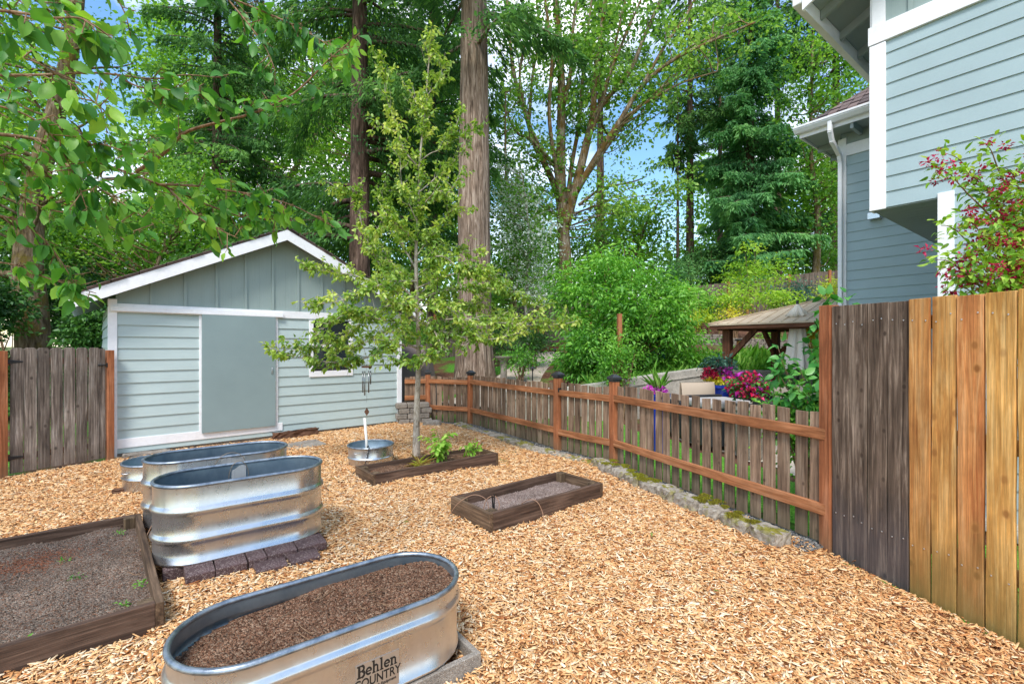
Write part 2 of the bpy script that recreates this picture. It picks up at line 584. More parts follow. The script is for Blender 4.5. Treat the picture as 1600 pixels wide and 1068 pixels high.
def grid(name, x0, x1, y0, y1, st, zf, mat, keep=None):
    xs = np.arange(x0, x1 + 1e-6, st)
    ys = np.arange(y0, y1 + 1e-6, st)
    X, Y = np.meshgrid(xs, ys)
    Z = zf(X, Y)
    V = np.stack([X, Y, Z], -1).reshape(-1, 3)
    nx = len(xs)
    i, j = np.meshgrid(np.arange(len(xs) - 1), np.arange(len(ys) - 1))
    a = (j * nx + i).ravel()
    Fi = np.stack([a, a + 1, a + 1 + nx, a + nx], 1)
    if keep is not None:
        c = V[Fi].mean(1)
        Fi = Fi[keep(c[:, 0], c[:, 1])]
    return np_mesh(name, V, Fi, mat, smooth=True)

t = NT("garden_soil_and_grass")
co = t.coord((1, 1, 1), False)
n1 = t.noise(co, 0.45, 5, 0.6)
n2 = t.noise(co, 14, 6, 0.7)
gr = t.ramp(n2, [(0.3, srgb(44, 84, 26)), (0.55, srgb(84, 140, 44)), (0.75, srgb(120, 170, 66))])
br = t.ramp(n2, [(0.3, srgb(58, 38, 28)), (0.5, srgb(96, 66, 50)), (0.75, srgb(138, 104, 84))])
c = t.mix(t.maprange(n1, 0.44, 0.54, 0, 1), gr, br)
t.bump(n2, 0.6, 0.03)
M["terrain"] = t.set(c, 0.95, 0, 0.2)
M["lawn"] = speckle("clipped_lawn", [srgb(58, 116, 30), srgb(92, 158, 48), srgb(120, 184, 66), srgb(80, 144, 40)], 60, 0.9, 0.8, 0.02, 3)
M["patio"] = speckle("pale_patio_slabs", [srgb(186, 176, 160), srgb(204, 196, 182), srgb(172, 162, 148)], 30, 0.9, 0.2, 0.004, 2)
M["path"] = speckle("grey_concrete_path", [srgb(168, 156, 140), srgb(190, 178, 162), srgb(150, 140, 126)], 26, 0.9, 0.2, 0.004, 1.2)
M["gravel"] = speckle("grey_gravel", [srgb(70, 70, 72), srgb(120, 118, 116), srgb(160, 158, 152), srgb(96, 94, 94)], 48, 0.9, 1.0, 0.02, 3)
M["barkground"] = speckle("brown_bark_mulch", [srgb(90, 60, 46), srgb(128, 88, 68), srgb(70, 46, 36), srgb(150, 110, 90)], 30, 0.95, 0.8, 0.02, 1.5)

tag(grid("ground", -34, 46, -14, 70, 0.5, lambda X, Y: ground_z(X, Y) - 0.035, M["terrain"],
         lambda x, y: ~((x > -10) & (x < 14) & (y > 2) & (y < 24))), kind="structure")
tag(grid("garden_ground", -10, 14, 2, 24, 0.125, lambda X, Y: ground_z(X, Y) - 0.035, M["terrain"]), kind="structure")
b = MB()
far = 900
b.add([(-far, -far, -0.6), (far, -far, -0.6), (far, far, -0.6), (-far, far, -0.6)], [(0, 1, 2, 3)])
tag(b.build("far_ground", M["terrain"]), kind="structure")

def poly_mask(poly):
    P = [tuple(p[:2]) for p in poly]
    def f(x, y):
        x, y = np.asarray(x), np.asarray(y)
        ins = np.zeros(x.shape, bool)
        for (x1, y1), (x2, y2) in zip(P, P[1:] + P[:1]):
            cond = ((y1 > y) != (y2 > y)) & (x < (x2 - x1) * (y - y1) / (y2 - y1 + 1e-12) + x1)
            ins ^= cond
        return ins
    return f

YARD = [(2.36, 3.7), (1.2, 6.15), (0.55, 6.95), (-0.95, 9.22), (-1.8, 9.62), (-2.3, 9.5), (-5.5, 6.62), (-5.5, 6.42), (-5.96, 5.6), (-7.6, 4.2),
        (-7.6, -2.5), (3.6, -2.5)]
yard_in = poly_mask(YARD)
mul_n = Noise2(12, 1.2, 7, 3)
def mulch_z(x, y):
    return 0.012 * mul_n(x, y) - 0.012
t = NT("wood_chip_bed")
co = t.coord((1, 1, 1), False)
vc = t.vor(co, 55, "F1", 1.0, "Color")
sp = t.n("ShaderNodeSeparateColor")
t.l(vc, sp.inputs[0])
c = t.ramp(sp.outputs[0], [(0, srgb(120, 72, 40)), (0.4, srgb(196, 140, 88)), (0.8, srgb(226, 180, 126)), (1, srgb(150, 96, 58))])
t.bump(t.vor(co, 55), 1.0, 0.02)
M["mulch"] = t.set(c, 0.9, 0, 0.2)
tag(grid("yard_ground", -7.6, 3.6, -2.5, 9.8, 0.08, mulch_z, M["mulch"], yard_in), kind="structure")
tag(grid("lawn", -2.0, 9.0, 3.0, 11.0, 0.25, lambda X, Y: 0 * X - 0.028, M["lawn"],
         lambda x, y: (x > 2.44 - (y - 3.65) * 0.43 + 0.02) & (y < np.interp(x, [-2, 1.3, 2.3, 4.4, 9], [9.2, 9.8, 10.1, 11.0, 11.0]))
         & ~((x > 2.2) & (x + 0.3 * y > 5.0)) & (0.84 * (x - 0.685) + 0.55 * (y - 7.05) > 0)), kind="structure")
tag(grid("patio", 1.8, 10.0, 2.6, 11.4, 0.2, lambda X, Y: 0 * X - 0.012, M["patio"],
         lambda x, y: (x > 2.7) & (x + 0.3 * y > 5.2) & (y < np.interp(x, [2.3, 4.4, 10], [10.2, 11.1, 11.1]))), kind="structure")

# winding concrete path up the bank
pc = [(-1.2, 11.2), (-0.2, 12.4), (0.55, 14.2), (1.0, 16.5), (1.5, 19.5)]
pw = [0.9, 0.95, 0.8, 0.7, 0.7]
b = MB()
tt = np.linspace(0, 4, 41)
cw = np.interp(tt, range(5), pw)
cx, cy = np.interp(tt, range(5), [p[0] for p in pc]), np.interp(tt, range(5), [p[1] for p in pc])
ker = np.ones(9) / 9
cx = np.convolve(np.pad(cx, 4, "edge"), ker, "valid")
cy = np.convolve(np.pad(cy, 4, "edge"), ker, "valid")
gx, gy = np.gradient(cx), np.gradient(cy)
gl = np.hypot(gx, gy)
vs, fs = [], []
for i in range(41):
    nx, ny = -gy[i] / gl[i], gx[i] / gl[i]
    zc = gz(cx[i], cy[i]) + 0.03
    for k in range(5):
        q = (k / 2 - 1) * cw[i]
        vs.append((cx[i] + nx * q, cy[i] + ny * q, zc))
    vs.append((cx[i] + nx * cw[i], cy[i] + ny * cw[i], zc - 0.3))
    vs.append((cx[i] - nx * cw[i], cy[i] - ny * cw[i], zc - 0.3))
for i in range(40):
    o = i * 7
    for k in range(4):
        fs.append((o + k + 1, o + k, o + k + 7, o + k + 8))
    fs.append((o + 4, o + 11, o + 12, o + 5))
    fs.append((o + 0, o + 6, o + 13, o + 7))
b.add(vs, fs)
tag(b.build("path", M["path"]), kind="structure")

# ---------------------------------------------------------------- wood chips
def make_chips():
    Ps, sc = [], []
    for (x0, x1, y0, y1, dens, k) in ((-4.2, 3.4, 0.3, 3.2, 6600, 1.0), (-5.8, 3.0, 3.2, 5.2, 5200, 1.06), (-7.4, 2.4, 5.2, 9.7, 3000, 1.28), (-7.4, -4.2, 0.3, 3.2, 1200, 1.5), (-5, 3.4, -2.0, 0.3, 900, 1.6)):
        n = int((x1 - x0) * (y1 - y0) * dens)
        p = np.stack([rng.uniform(x0, x1, n), rng.uniform(y0, y1, n)], 1)
        p = p[yard_in(p[:, 0], p[:, 1])]
        Ps.append(p)
        sc.append(np.full(len(p), k))
    P = np.concatenate(Ps)
    k = np.concatenate(sc)
    for (c, hl, hw) in BLOCKED:
        dx, dy = P[:, 0] - c[0], P[:, 1] - c[1]
        a, n_ = dx * D1.x + dy * D1.y, dx * D2.x + dy * D2.y
        m = ~((np.abs(a) < hl) & (np.abs(n_) < hw))
        P, k = P[m], k[m]
    n = len(P)
    L = rng.lognormal(math.log(0.03), 0.5, n).clip(0.008, 0.085) * k
    Wd = rng.lognormal(math.log(0.008), 0.42, n).clip(0.003, 0.02) * k
    T = rng.uniform(0.0015, 0.004, n) * k
    az = rng.uniform(0, 2 * PI, n)
    ti = rng.normal(0, 0.19, n)
    ro = rng.normal(0, 0.3, n)
    z = mulch_z(P[:, 0], P[:, 1]) + rng.uniform(0.002, 0.026, n) * np.sqrt(k)
    # banked up against boards and fences
    for (c, hl, hw) in BLOCKED:
        dx, dy = P[:, 0] - c[0], P[:, 1] - c[1]
        a, n_ = np.abs(dx * D1.x + dy * D1.y) - hl, np.abs(dx * D2.x + dy * D2.y) - hw
        dist = np.maximum(np.maximum(a, n_), 0)
        z += 0.022 * np.exp(-(dist / 0.09) ** 2) * (0.5 + 0.5 * mul_n(P[:, 0] * 2, P[:, 1] * 2).clip(-1, 1))
    U = np.stack([np.cos(az) * np.cos(ti), np.sin(az) * np.cos(ti), np.sin(ti)], 1)
    Sd = np.stack([-np.sin(az), np.cos(az), np.zeros(n)], 1)
    Nn = np.cross(U, Sd)
    S2 = Sd * np.cos(ro)[:, None] + Nn * np.sin(ro)[:, None]
    N2 = np.cross(U, S2)
    C = np.stack([P[:, 0], P[:, 1], z], 1)
    taper = rng.uniform(0.25, 1.0, (n, 1))
    bend = (rng.normal(0, 0.08, n) * L)[:, None]
    skew = (rng.normal(0, 0.25, n) * Wd)[:, None]
    l, w, th = L[:, None] / 2, Wd[:, None] / 2, T[:, None] / 2
    e0, e1 = C - U * l - N2 * bend, C + U * l - N2 * bend
    rows = []
    for sg in (-1, 1):
        o = N2 * th * sg
        rows += [e0 - S2 * w * taper + U * skew + o, C - S2 * w + o, e1 - S2 * w * (1.3 - taper) + U * skew + o,
                 e1 + S2 * w * (1.3 - taper) - U * skew + o, C + S2 * w + o, e0 + S2 * w * taper - U * skew + o]
    V = np.stack(rows, 1).reshape(-1, 3)
    q = np.array([[6, 7, 10, 11], [7, 8, 9, 10], [0, 1, 7, 6], [1, 2, 8, 7], [2, 3, 9, 8], [3, 4, 10, 9], [4, 5, 11, 10], [5, 0, 6, 11]])
    Fi = (q[None] + (np.arange(n) * 12)[:, None, None]).reshape(-1, 4)
    tint = rng.beta(2.2, 1.6, n)
    tint = np.where(rng.random(n) < 0.05, rng.uniform(0, 0.12, n), tint)
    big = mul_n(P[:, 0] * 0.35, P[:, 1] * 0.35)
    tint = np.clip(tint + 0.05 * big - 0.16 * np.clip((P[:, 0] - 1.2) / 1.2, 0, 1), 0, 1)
    t = NT("fresh_wood_chip")
    a = t.n("ShaderNodeAttribute", attribute_name="tint")
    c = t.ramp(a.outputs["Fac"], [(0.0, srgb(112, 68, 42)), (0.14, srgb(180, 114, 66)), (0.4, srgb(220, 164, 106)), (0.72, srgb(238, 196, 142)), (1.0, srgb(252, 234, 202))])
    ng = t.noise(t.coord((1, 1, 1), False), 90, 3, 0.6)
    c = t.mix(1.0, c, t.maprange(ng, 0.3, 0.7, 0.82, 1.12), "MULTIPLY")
    M["chips"] = t.set(c, 0.75, 0, 0.25)
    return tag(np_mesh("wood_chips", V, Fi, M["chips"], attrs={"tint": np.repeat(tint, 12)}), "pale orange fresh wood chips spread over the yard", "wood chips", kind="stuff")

# ================================================================ planters
TANK0 = Vector((-0.806, 2.126, 0))
TANK2 = Vector((-2.036, 3.60, 0))
TANK1 = Vector((-2.66, 4.32, 0))
BLOCKED = []

t = NT("galvanized_steel")
co = t.coord((1, 1, 1), True)
vc = t.vor(co, 60, "F1", 1.0, "Color")
sp = t.n("ShaderNodeSeparateColor")
t.l(vc, sp.inputs[0])
nb = t.noise(t.coord((1, 1, 0.35), True), 5, 6, 0.65)
nd = t.noise(t.coord((14, 14, 1.2), True), 1.5, 5, 0.7)
c = t.ramp(nb, [(0.3, (0.54, 0.55, 0.56)), (0.7, (0.65, 0.66, 0.67))])
c = t.mix(1.0, c, t.maprange(sp.outputs[0], 0, 1, 0.97, 1.02), "MULTIPLY")
c = t.mix(t.maprange(nd, 0.55, 0.8, 0, 0.1), c, srgb(170, 150, 126))
r = t.math("ADD", t.maprange(nb, 0.3, 0.7, 0.2, 0.34), t.maprange(sp.outputs[1], 0, 1, 0, 0.04))
t.bump(nb, 0.02, 0.01)
M["galv"] = t.set(c, r, 0.92, 0.5)
t = NT("dull_galvanized_lining")
nb = t.noise(t.coord((1, 1, 0.6), True), 4, 6, 0.65)
c = t.ramp(nb, [(0.35, srgb(120, 140, 154)), (0.65, srgb(160, 176, 186))])
M["lining"] = t.set(c, 0.42, 0.8, 0.5)
t = NT("galvanized_steel_rim")
co = t.coord((1, 1, 1), True)
nb = t.noise(co, 16, 6, 0.7)
c = t.ramp(nb, [(0.35, srgb(116, 126, 138)), (0.5, srgb(148, 158, 168)), (0.68, srgb(172, 180, 186))])
M["rim"] = t.set(c, t.maprange(nb, 0.3, 0.7, 0.3, 0.5), 0.85, 0.5)
M["soil_tank"] = speckle("brown_potting_soil", [srgb(84, 58, 42), srgb(124, 88, 66), srgb(152, 114, 90), srgb(66, 44, 32), srgb(170, 142, 118), srgb(108, 76, 56)], 130, 0.95, 0.9, 0.012, 5)
M["soil_bed"] = speckle("grey_brown_bed_soil", [srgb(84, 72, 62), srgb(128, 114, 102), srgb(108, 92, 80), srgb(152, 138, 124), srgb(122, 88, 68), srgb(94, 80, 68)], 110, 0.95, 0.9, 0.012, 3)
M["soil_gravel"] = speckle("gritty_pale_bed_soil", [srgb(136, 116, 104), srgb(176, 156, 146), srgb(110, 88, 78), srgb(196, 180, 170)], 120, 0.95, 0.9, 0.012, 4)
M["concrete"] = speckle("grey_concrete_block", [srgb(134, 126, 116), srgb(160, 152, 142), srgb(146, 138, 128), srgb(120, 112, 104)], 160, 0.95, 0.7, 0.006, 5)
M["paver"] = speckle("purple_brown_paver", [srgb(78, 62, 62), srgb(98, 80, 80), srgb(88, 70, 70), srgb(140, 126, 122)], 150, 0.9, 0.6, 0.006, 8)
M["cwall"] = speckle("poured_concrete_wall", [srgb(176, 170, 160), srgb(190, 184, 174), srgb(164, 158, 148)], 30, 0.9, 0.25, 0.006, 1.5)

def stadium(hl, r, n=20):
    """outline of a round-ended tank: straight half-length hl, end radius r"""
    pts = []
    for k in range(n + 1):
        a = -PI / 2 + PI * k / n
        pts.append((hl + r * math.cos(a), r * math.sin(a)))
    for k in range(n + 1):
        a = PI / 2 + PI * k / n
        pts.append((-hl + r * math.cos(a), r * math.sin(a)))
    return pts

def sweep(hl, r, prof, n=20):
    b = MB()
    m = None
    vs = []
    for off, z in prof:
        p = stadium(hl, r + off, n)
        m = len(p)
        vs += [(x, y, z) for x, y in p]
    fs = []
    for i in range(len(prof) - 1):
        for k in range(m):
            k2 = (k + 1) % m
            fs.append((i * m + k, i * m + k2, (i + 1) * m + k2, (i + 1) * m + k))
    b.add(vs, fs)
    return b, m

def rib(zc, h, d):
    return [(0, zc - h), (d * 0.25, zc - h * 0.75), (d * 0.75, zc - h * 0.4), (d, zc), (d * 0.75, zc + h * 0.4), (d * 0.25, zc + h * 0.75), (0, zc + h)]

def tank(name, label, loc, z0, z1, hl, r, ribs, rz=AH, inner=0.22, group="galvanized stock tank planters"):
    root = thing(name, label, "planter tank", (loc.x, loc.y, z0), rz, group)
    h = z1 - z0
    prof = [(-0.03, 0.0), (0.0, 0.002), (0.006, 0.006), (0.006, 0.016), (0.0, 0.02)]
    for zc, hh, d in ribs:
        prof += rib(zc, hh, d)
    prof += [(0.0, h - 0.03), (0.0, h - 0.012)]
    b, m = sweep(hl, r, prof)
    b.build("tank_wall", M["galv"], root, smooth=True)
    pin = [(-0.006, h - 0.012)] + [(o - 0.006, z) for o, z in reversed([q for zc, hh, d in ribs for q in rib(zc, hh, d)])] + [(-0.006, 0.04), (-r * 0.96, 0.04)]
    b, m = sweep(hl, r, pin)
    b.build("tank_lining", M["lining"], root, smooth=True)
    R = 0.0125
    b, m = sweep(hl, r, [(R * math.cos(a) - 0.002, h - R + R * math.sin(a)) for a in [2 * PI * k / 12 for k in range(13)]])
    b.build("rim", M["rim"], root, smooth=True)
    return root

def soil_top(name, label, loc, rz, z, hl, r, mat, amp, seed, rect=None, bits=0, slope=0.0):
    nz = Noise2(10, 6, 30, seed)
    st = 0.022
    ext = (hl + r, r) if rect is None else rect
    xs = np.arange(-ext[0], ext[0] + st, st)
    ys = np.arange(-ext[1], ext[1] + st, st)
    X, Y = np.meshgrid(xs, ys)
    if rect is None:
        dx = np.maximum(np.abs(X) - hl, 0)
        inside = np.hypot(dx, Y) < r + st
    else:
        inside = np.ones(X.shape, bool)
    Z = amp * nz(X, Y) * 0.5 + slope * X
    V = np.stack([X, Y, Z], -1).reshape(-1, 3)
    nx = len(xs)
    i, j = np.meshgrid(np.arange(len(xs) - 1), np.arange(len(ys) - 1))
    a = (j * nx + i).ravel()
    Fi = np.stack([a, a + 1, a + 1 + nx, a + nx], 1)
    ok = inside.ravel()[Fi].all(1)
    Fi = Fi[ok]
    if bits:
        px = rng.uniform(-ext[0], ext[0], bits)
        py = rng.uniform(-ext[1], ext[1], bits)
        if rect is None:
            m = np.hypot(np.maximum(np.abs(px) - hl, 0), py) < r - 0.01
            px, py = px[m], py[m]
        k = len(px)
        s = rng.lognormal(math.log(0.0042), 0.4, k).clip(0.002, 0.012)
        c = np.stack([px, py, amp * nz(px, py) * 0.5 + slope * px + s * 0.3], 1)
        base = np.array([[1, 0, 0], [-1, 0, 0], [0, 1, 0], [0, -1, 0], [0, 0, 1], [0, 0, -1]], float)
        q = base[None] * rng.uniform(0.5, 1.4, (k, 6, 1)) * s[:, None, None] * np.array([1.3, 1, 0.8])
        vb = (c[:, None] + q).reshape(-1, 3)
        # two triangles fans as quads keep one face size: split octahedron into 4 quads
        quads = np.array([[0, 2, 4, 4], [2, 1, 4, 4], [1, 3, 4, 4], [3, 0, 4, 4]])
        fb = (quads[None] + (np.arange(k) * 6)[:, None, None] + len(V)).reshape(-1, 4)
        tri = fb[:, :3]
        Ft = np.concatenate([Fi[:, [0, 1, 2]], Fi[:, [0, 2, 3]], tri])
        V = np.concatenate([V, vb])
    else:
        Ft = np.concatenate([Fi[:, [0, 1, 2]], Fi[:, [0, 2, 3]]])
    o = np_mesh(name, V, Ft, mat, None, (loc.x, loc.y, z))
    o.rotation_euler = (0, 0, rz)
    return tag(o, label, "soil", kind="stuff")

# --- low tank in the foreground, filled with soil
t0 = tank("stock_tank", "low oval galvanized tank full of brown soil with black lettering", TANK0, 0.085, 0.425, 0.335, 0.268,
          [(0.236, 0.03, 0.016)])
soil_top("potting_soil", "brown potting soil filling the low foreground tank", TANK0, AH, 0.345, 0.335, 0.256, M["soil_tank"], 0.022, 2, bits=9000, slope=0.02)
BLOCKED.append((TANK0, 0.55, 0.2))

def lettering(parent, body, size, x, z, y, bold, mat, sx=1.0, name="lettering"):
    cu = bpy.data.curves.new("text", "FONT")
    cu.body = body
    cu.size = size
    cu.offset = bold
    cu.extrude = 0.0003
    cu.align_x = "CENTER"
    o = bpy.data.objects.new("text", cu)
    COL.objects.link(o)
    dg = bpy.context.evaluated_depsgraph_get()
    me = bpy.data.meshes.new_from_object(o.evaluated_get(dg))
    bpy.data.objects.remove(o)
    ob = link_mesh(name, me, None, parent, (x, y, z), (PI / 2, 0, 0))
    me.materials.clear()
    me.materials.append(mat)
    ob.scale = (sx, 1, 1)
    return ob
M["ink"] = paint("black_print_ink", (0.02, 0.018, 0.016), 0.6)
M["decal"] = NT("clear_decal_film").set((0.5, 0.47, 0.43), 0.35, 0.75)
LX = 0.105
b = MB()
b.box(LX - 0.094, LX + 0.094, -0.2698, -0.2683, 0.022, 0.168)
b.build("decal", M["decal"], t0)
# the name in heavy slab letters, each drawn from broad strokes
def slab_word(parent, word, x0, z0, em, y, sx):
    A = lambda cx, cz, r, a0, a1, n=14: [(cx + r * math.cos(math.radians(a0 + (a1 - a0) * i / n)), cz + r * math.sin(math.radians(a0 + (a1 - a0) * i / n))) for i in range(n + 1)]
    G_ = {
        "B": (0.84, [([(.2, 0), (.2, 1)], .24), ([(-.02, .06), (.5, .06)], .13), ([(-.02, .94), (.46, .94)], .13), ([(.2, .52), (.5, .52)], .12)] + [(A(.46, .73, .21, 90, -90), .2), (A(.48, .29, .23, 90, -90), .22)]),
        "e": (0.66, [(A(.32, .34, .25, 0, 318), .17), ([(.1, .34), (.62, .34)], .11)]),
        "h": (0.8, [([(.17, 0), (.17, 1)], .2), ([(0, .05), (.34, .05)], .11), ([(-.02, .95), (.2, .95)], .11), ([(.17, .42), (.26, .58), (.42, .6), (.55, .5), (.56, 0)], .17), ([(.43, .05), (.74, .05)], .11)]),
        "l": (0.42, [([(.17, 0), (.17, 1)], .2), ([(0, .05), (.36, .05)], .11), ([(-.02, .95), (.2, .95)], .11)]),
        "n": (0.8, [([(.17, 0), (.17, .66)], .2), ([(0, .05), (.34, .05)], .11), ([(-.02, .62), (.2, .62)], .1), ([(.17, .42), (.26, .58), (.42, .6), (.55, .5), (.56, 0)], .17), ([(.43, .05), (.74, .05)], .11)]),
    }
    b = MB()
    x, k = x0, 0
    for ch in word:
        adv, strokes = G_[ch]
        for pts, w in strokes:
            P = [np.array(p, float) for p in pts]
            vs = []
            for i, p in enumerate(P):
                d = P[min(i + 1, len(P) - 1)] - P[max(i - 1, 0)]
                d = d / np.linalg.norm(d)
                nm = np.array([-d[1], d[0]]) * w / 2
                for q in (p + nm, p - nm):
                    vs.append((x + q[0] * em * sx, y - 0.00004 * k, z0 + q[1] * em))
            b.add(vs, [(2 * i, 2 * i + 1, 2 * i + 3, 2 * i + 2) for i in range(len(P) - 1)])
            k += 1
        x += adv * em * sx
    return b.build("lettering", M["ink"], parent)
slab_word(t0, "Behlen", LX - 0.087, 0.112, 0.052, -0.2702, 0.8)
lettering(t0, "COUNTRY", 0.052, LX, 0.069, -0.2704, 0.001, M["ink"], 0.8)
lettering(t0, "Farm & Ranch Equipment", 0.017, LX, 0.05, -0.2704, 0.0004, M["ink"], 0.92)

# hollow concrete block under its near end
blk = thing("concrete_block", "grey hollow concrete block under the end of the foreground tank", "concrete block", TANK0 + D1 * 0.42 + D2 * -0.09, AH)
b = MB()
hx, hy, zt = 0.195, 0.19, 0.08
for (x0, x1, y0, y1) in ((-hx, hx, -hy, -hy + 0.03), (-hx, hx, hy - 0.03, hy), (-hx, -hx + 0.03, -hy + 0.03, hy - 0.03), (hx - 0.03, hx, -hy + 0.03, hy - 0.03), (-0.015, 0.015, -hy + 0.03, hy - 0.03)):
    b.box(x0, x1, y0, y1, -0.12, zt)
b.build("block_body", M["concrete"], blk, bevel=0.004)
b = MB()
b.box(-hx + 0.03, hx - 0.03, -hy + 0.03, hy - 0.03, -0.12, -0.04)
b.build("block_core", M["concrete"], blk)
# second block carries the far end
blk2 = copy_tree(blk)
blk2.location = TANK0 + D1 * -0.34 + D2 * -0.02
tag(blk2, "grey concrete block under the left end of the foreground tank")
for o in (blk, blk2): tag(o, group="blocks under the foreground tank")

# --- two tall tanks
t2 = tank("stock_tank", "tall empty oval galvanized tank standing on purple brown pavers", TANK2, 0.075, 0.62, 0.29, 0.266, [(0.17, 0.036, 0.018), (0.36, 0.036, 0.018)])
BLOCKED.append((TANK2, 0.55, 0.26))
t1 = tank("stock_tank", "tall empty oval galvanized tank nearer the shed, rim ring of wire", TANK1, 0.045, 0.6, 0.29, 0.266, [(0.17, 0.036, 0.018), (0.36, 0.036, 0.018)])
BLOCKED.append((TANK1, 0.55, 0.26))
def wire_loop(parent, cx, cy, cz, rx, rz_, name="wire_handle", out=0.0):
    pts = []
    for k in range(25):
        a = PI * (0.0 + k / 24.0 * 1.0)
        pts.append((cx + rx * math.cos(a), cy + out * math.sin(a), cz + rz_ * math.sin(a)))
    b = MB()
    b.tube(pts, 0.0026, 6)
    return b.build(name, M["wire"], parent, smooth=True)
def patch(parent, y, z0, z1, x0, x1, name="caulk_patch"):
    b = MB()
    n = 14
    nz = Noise2(6, 20, 60, 9)
    for k in range(n):
        u0, u1 = x0 + (x1 - x0) * k / n, x0 + (x1 - x0) * (k + 1) / n
        b.box(u0, u1, y - 0.004 - 0.001 * (k % 3), y, z0 + 0.006 * float(nz(u0, 0)), z1 + 0.008 * float(nz(u0, 3)))
    return b.build(name, M["patch"], parent)
M["patch"] = paint("grey_sealant_patch", srgb(150, 152, 152), 0.6, None, 0.2)
patch(t2, 0.257, 0.4, 0.5, -0.05, 0.05)
wire_loop(t2, 0.0, 0.246, 0.42, 0.07, 0.135)
patch(t1, -0.267, 0.42, 0.53, -0.02, 0.16)
wire_loop(t1, 0.05, -0.281, 0.46, 0.115, 0.12, out=-0.02)

# --- pavers in a row under the tall tank
def paver_mesh(l):
    b = MB()
    b.box(-l / 2, l / 2, -0.085, 0.085, -0.03, 0.03)
    return b
xs = -0.36
base_pt = TANK2 - D2 * 0.325
first = None
for k, (l, dz, dr, dy) in enumerate(((0.17, 0.0, 0.02, 0), (0.19, 0.002, -0.02, 0.0), (0.12, 0.004, 0.03, 0.004), (0.2, 0.006, 0.0, 0.01), (0.21, 0.004, 0.03, 0.014))):
    p = base_pt + D1 * (xs + l / 2 - 0.03) + D2 * dy
    o = paver_mesh(l - 0.006).build("paver_brick", M["paver"], None, (p.x, p.y, 0.045 + dz), (0.08, random.uniform(-0.03, 0.03), AH + dr), bevel=0.006)
    tag(o, ["purple brown paver at the left end of the row under the tank", "purple brown paver second from the left in the row under the tank",
            "shortest purple brown paver, cracked off in the middle of the row", "purple brown paver second from the right in the row under the tank",
            "purple brown paver at the right end of the row, littered with chips"][k], "paver", "pavers under the tall tank")
    xs += l
for k, xo in enumerate((0.1, 0.32)):
    p = base_pt + D1 * xo - D2 * 0.1
    o = paver_mesh(0.2).build("paver_brick", M["paver"], None, (p.x, p.y, 0.01), (0.16, 0.03, AH + 0.05), bevel=0.006)
    tag(o, ["lower purple brown paver half buried in chips, left of two", "lower purple brown paver half buried in chips, right of two"][k], "paver", "pavers under the tall tank")
b = MB()
b.box(-0.5, 0.5, -0.23, 0.25, -0.05, 0.07)
o = b.build("paving_slab", M["paver"], None, (TANK2.x, TANK2.y, 0), (0, 0, AH), bevel=0.006)
tag(o, "flat paver pad right beneath the tall tank", "paver")

# --- small round tubs
def tub(name, label, loc, r, h, ribz):
    root = thing(name, label, "tub", loc, 0.3, "small round galvanized tubs")
    prof = [(r * 0.95, 0.0), (r * 0.965, 0.004), (r * 0.97, 0.014)] + [(r * 0.97 + o, z) for o, z in rib(ribz, 0.02, 0.012)] + [(r, h - 0.01)]
    b = MB().lathe(prof, 40)
    b.build("tub_wall", M["galv"], root, smooth=True)
    b = MB().lathe([(r - 0.006, h - 0.012), (r * 0.96, 0.04), (0.001, 0.03)], 40)
    b.build("tub_lining", M["lining"], root, smooth=True)
    R = 0.011
    b = MB().lathe([(r + R * math.cos(a), h - R + R * math.sin(a)) for a in [2 * PI * k / 10 for k in range(11)]], 40)
    b.build("rim", M["rim"], root, smooth=True)
    for sg in (0.9, -2.2):
        pts = [(-math.cos(sg) * (r + 0.004 + 0.03 * math.sin(PI * k / 8)), -math.sin(sg) * (r + 0.004 + 0.03 * math.sin(PI * k / 8)), h * 0.72 - 0.0 * k) for k in range(9)]
        pts = [(p[0] + math.sin(sg) * (k - 4) * 0.012, p[1] - math.cos(sg) * (k - 4) * 0.012, p[2]) for k, p in enumerate(pts)]
        MB().tube(pts, 0.005, 6).build("handle", M["galv"], root, smooth=True)
    return root
tub("round_tub", "round galvanized tub by the pear tree holding a white pipe", (-1.87, 6.28, 0.0), 0.29, 0.26, 0.1)
tub("round_tub", "small round galvanized tub tucked behind the tall tanks", (-3.93, 5.25, 0.0), 0.31, 0.3, 0.14)
b = MB().tube([(-1.9, 6.22, 0.04), (-1.915, 6.24, 0.3), (-1.945, 6.26, 0.6)], 0.018, 12)
tag(b.build("plastic_pipe", M["pvc"], smooth=True), "white plastic pipe standing up in the round tub", "pipe")
pts = [(-1.9, 6.15, 0.05), (-1.88, 6.12, 0.2), (-1.83, 6.03, 0.285), (-1.8, 5.97, 0.27), (-1.81, 5.94, 0.16), (-1.84, 5.9, 0.05), (-1.9, 5.7, 0.03), (-1.86, 5.5, 0.03), (-1.95, 5.3, 0.03), (-2.02, 5.12, 0.03), (-1.93, 5.0, 0.025)]
tag(MB().tube(pts, 0.006, 6).build("water_hose", M["rubber"], smooth=True), "thin black hose looping over the round tub rim onto the chips", "hose")
BLOCKED.append((Vector((-1.87, 6.28, 0)), 0.22, 0.22))
BLOCKED.append((Vector((-3.93, 5.25, 0)), 0.22, 0.22))

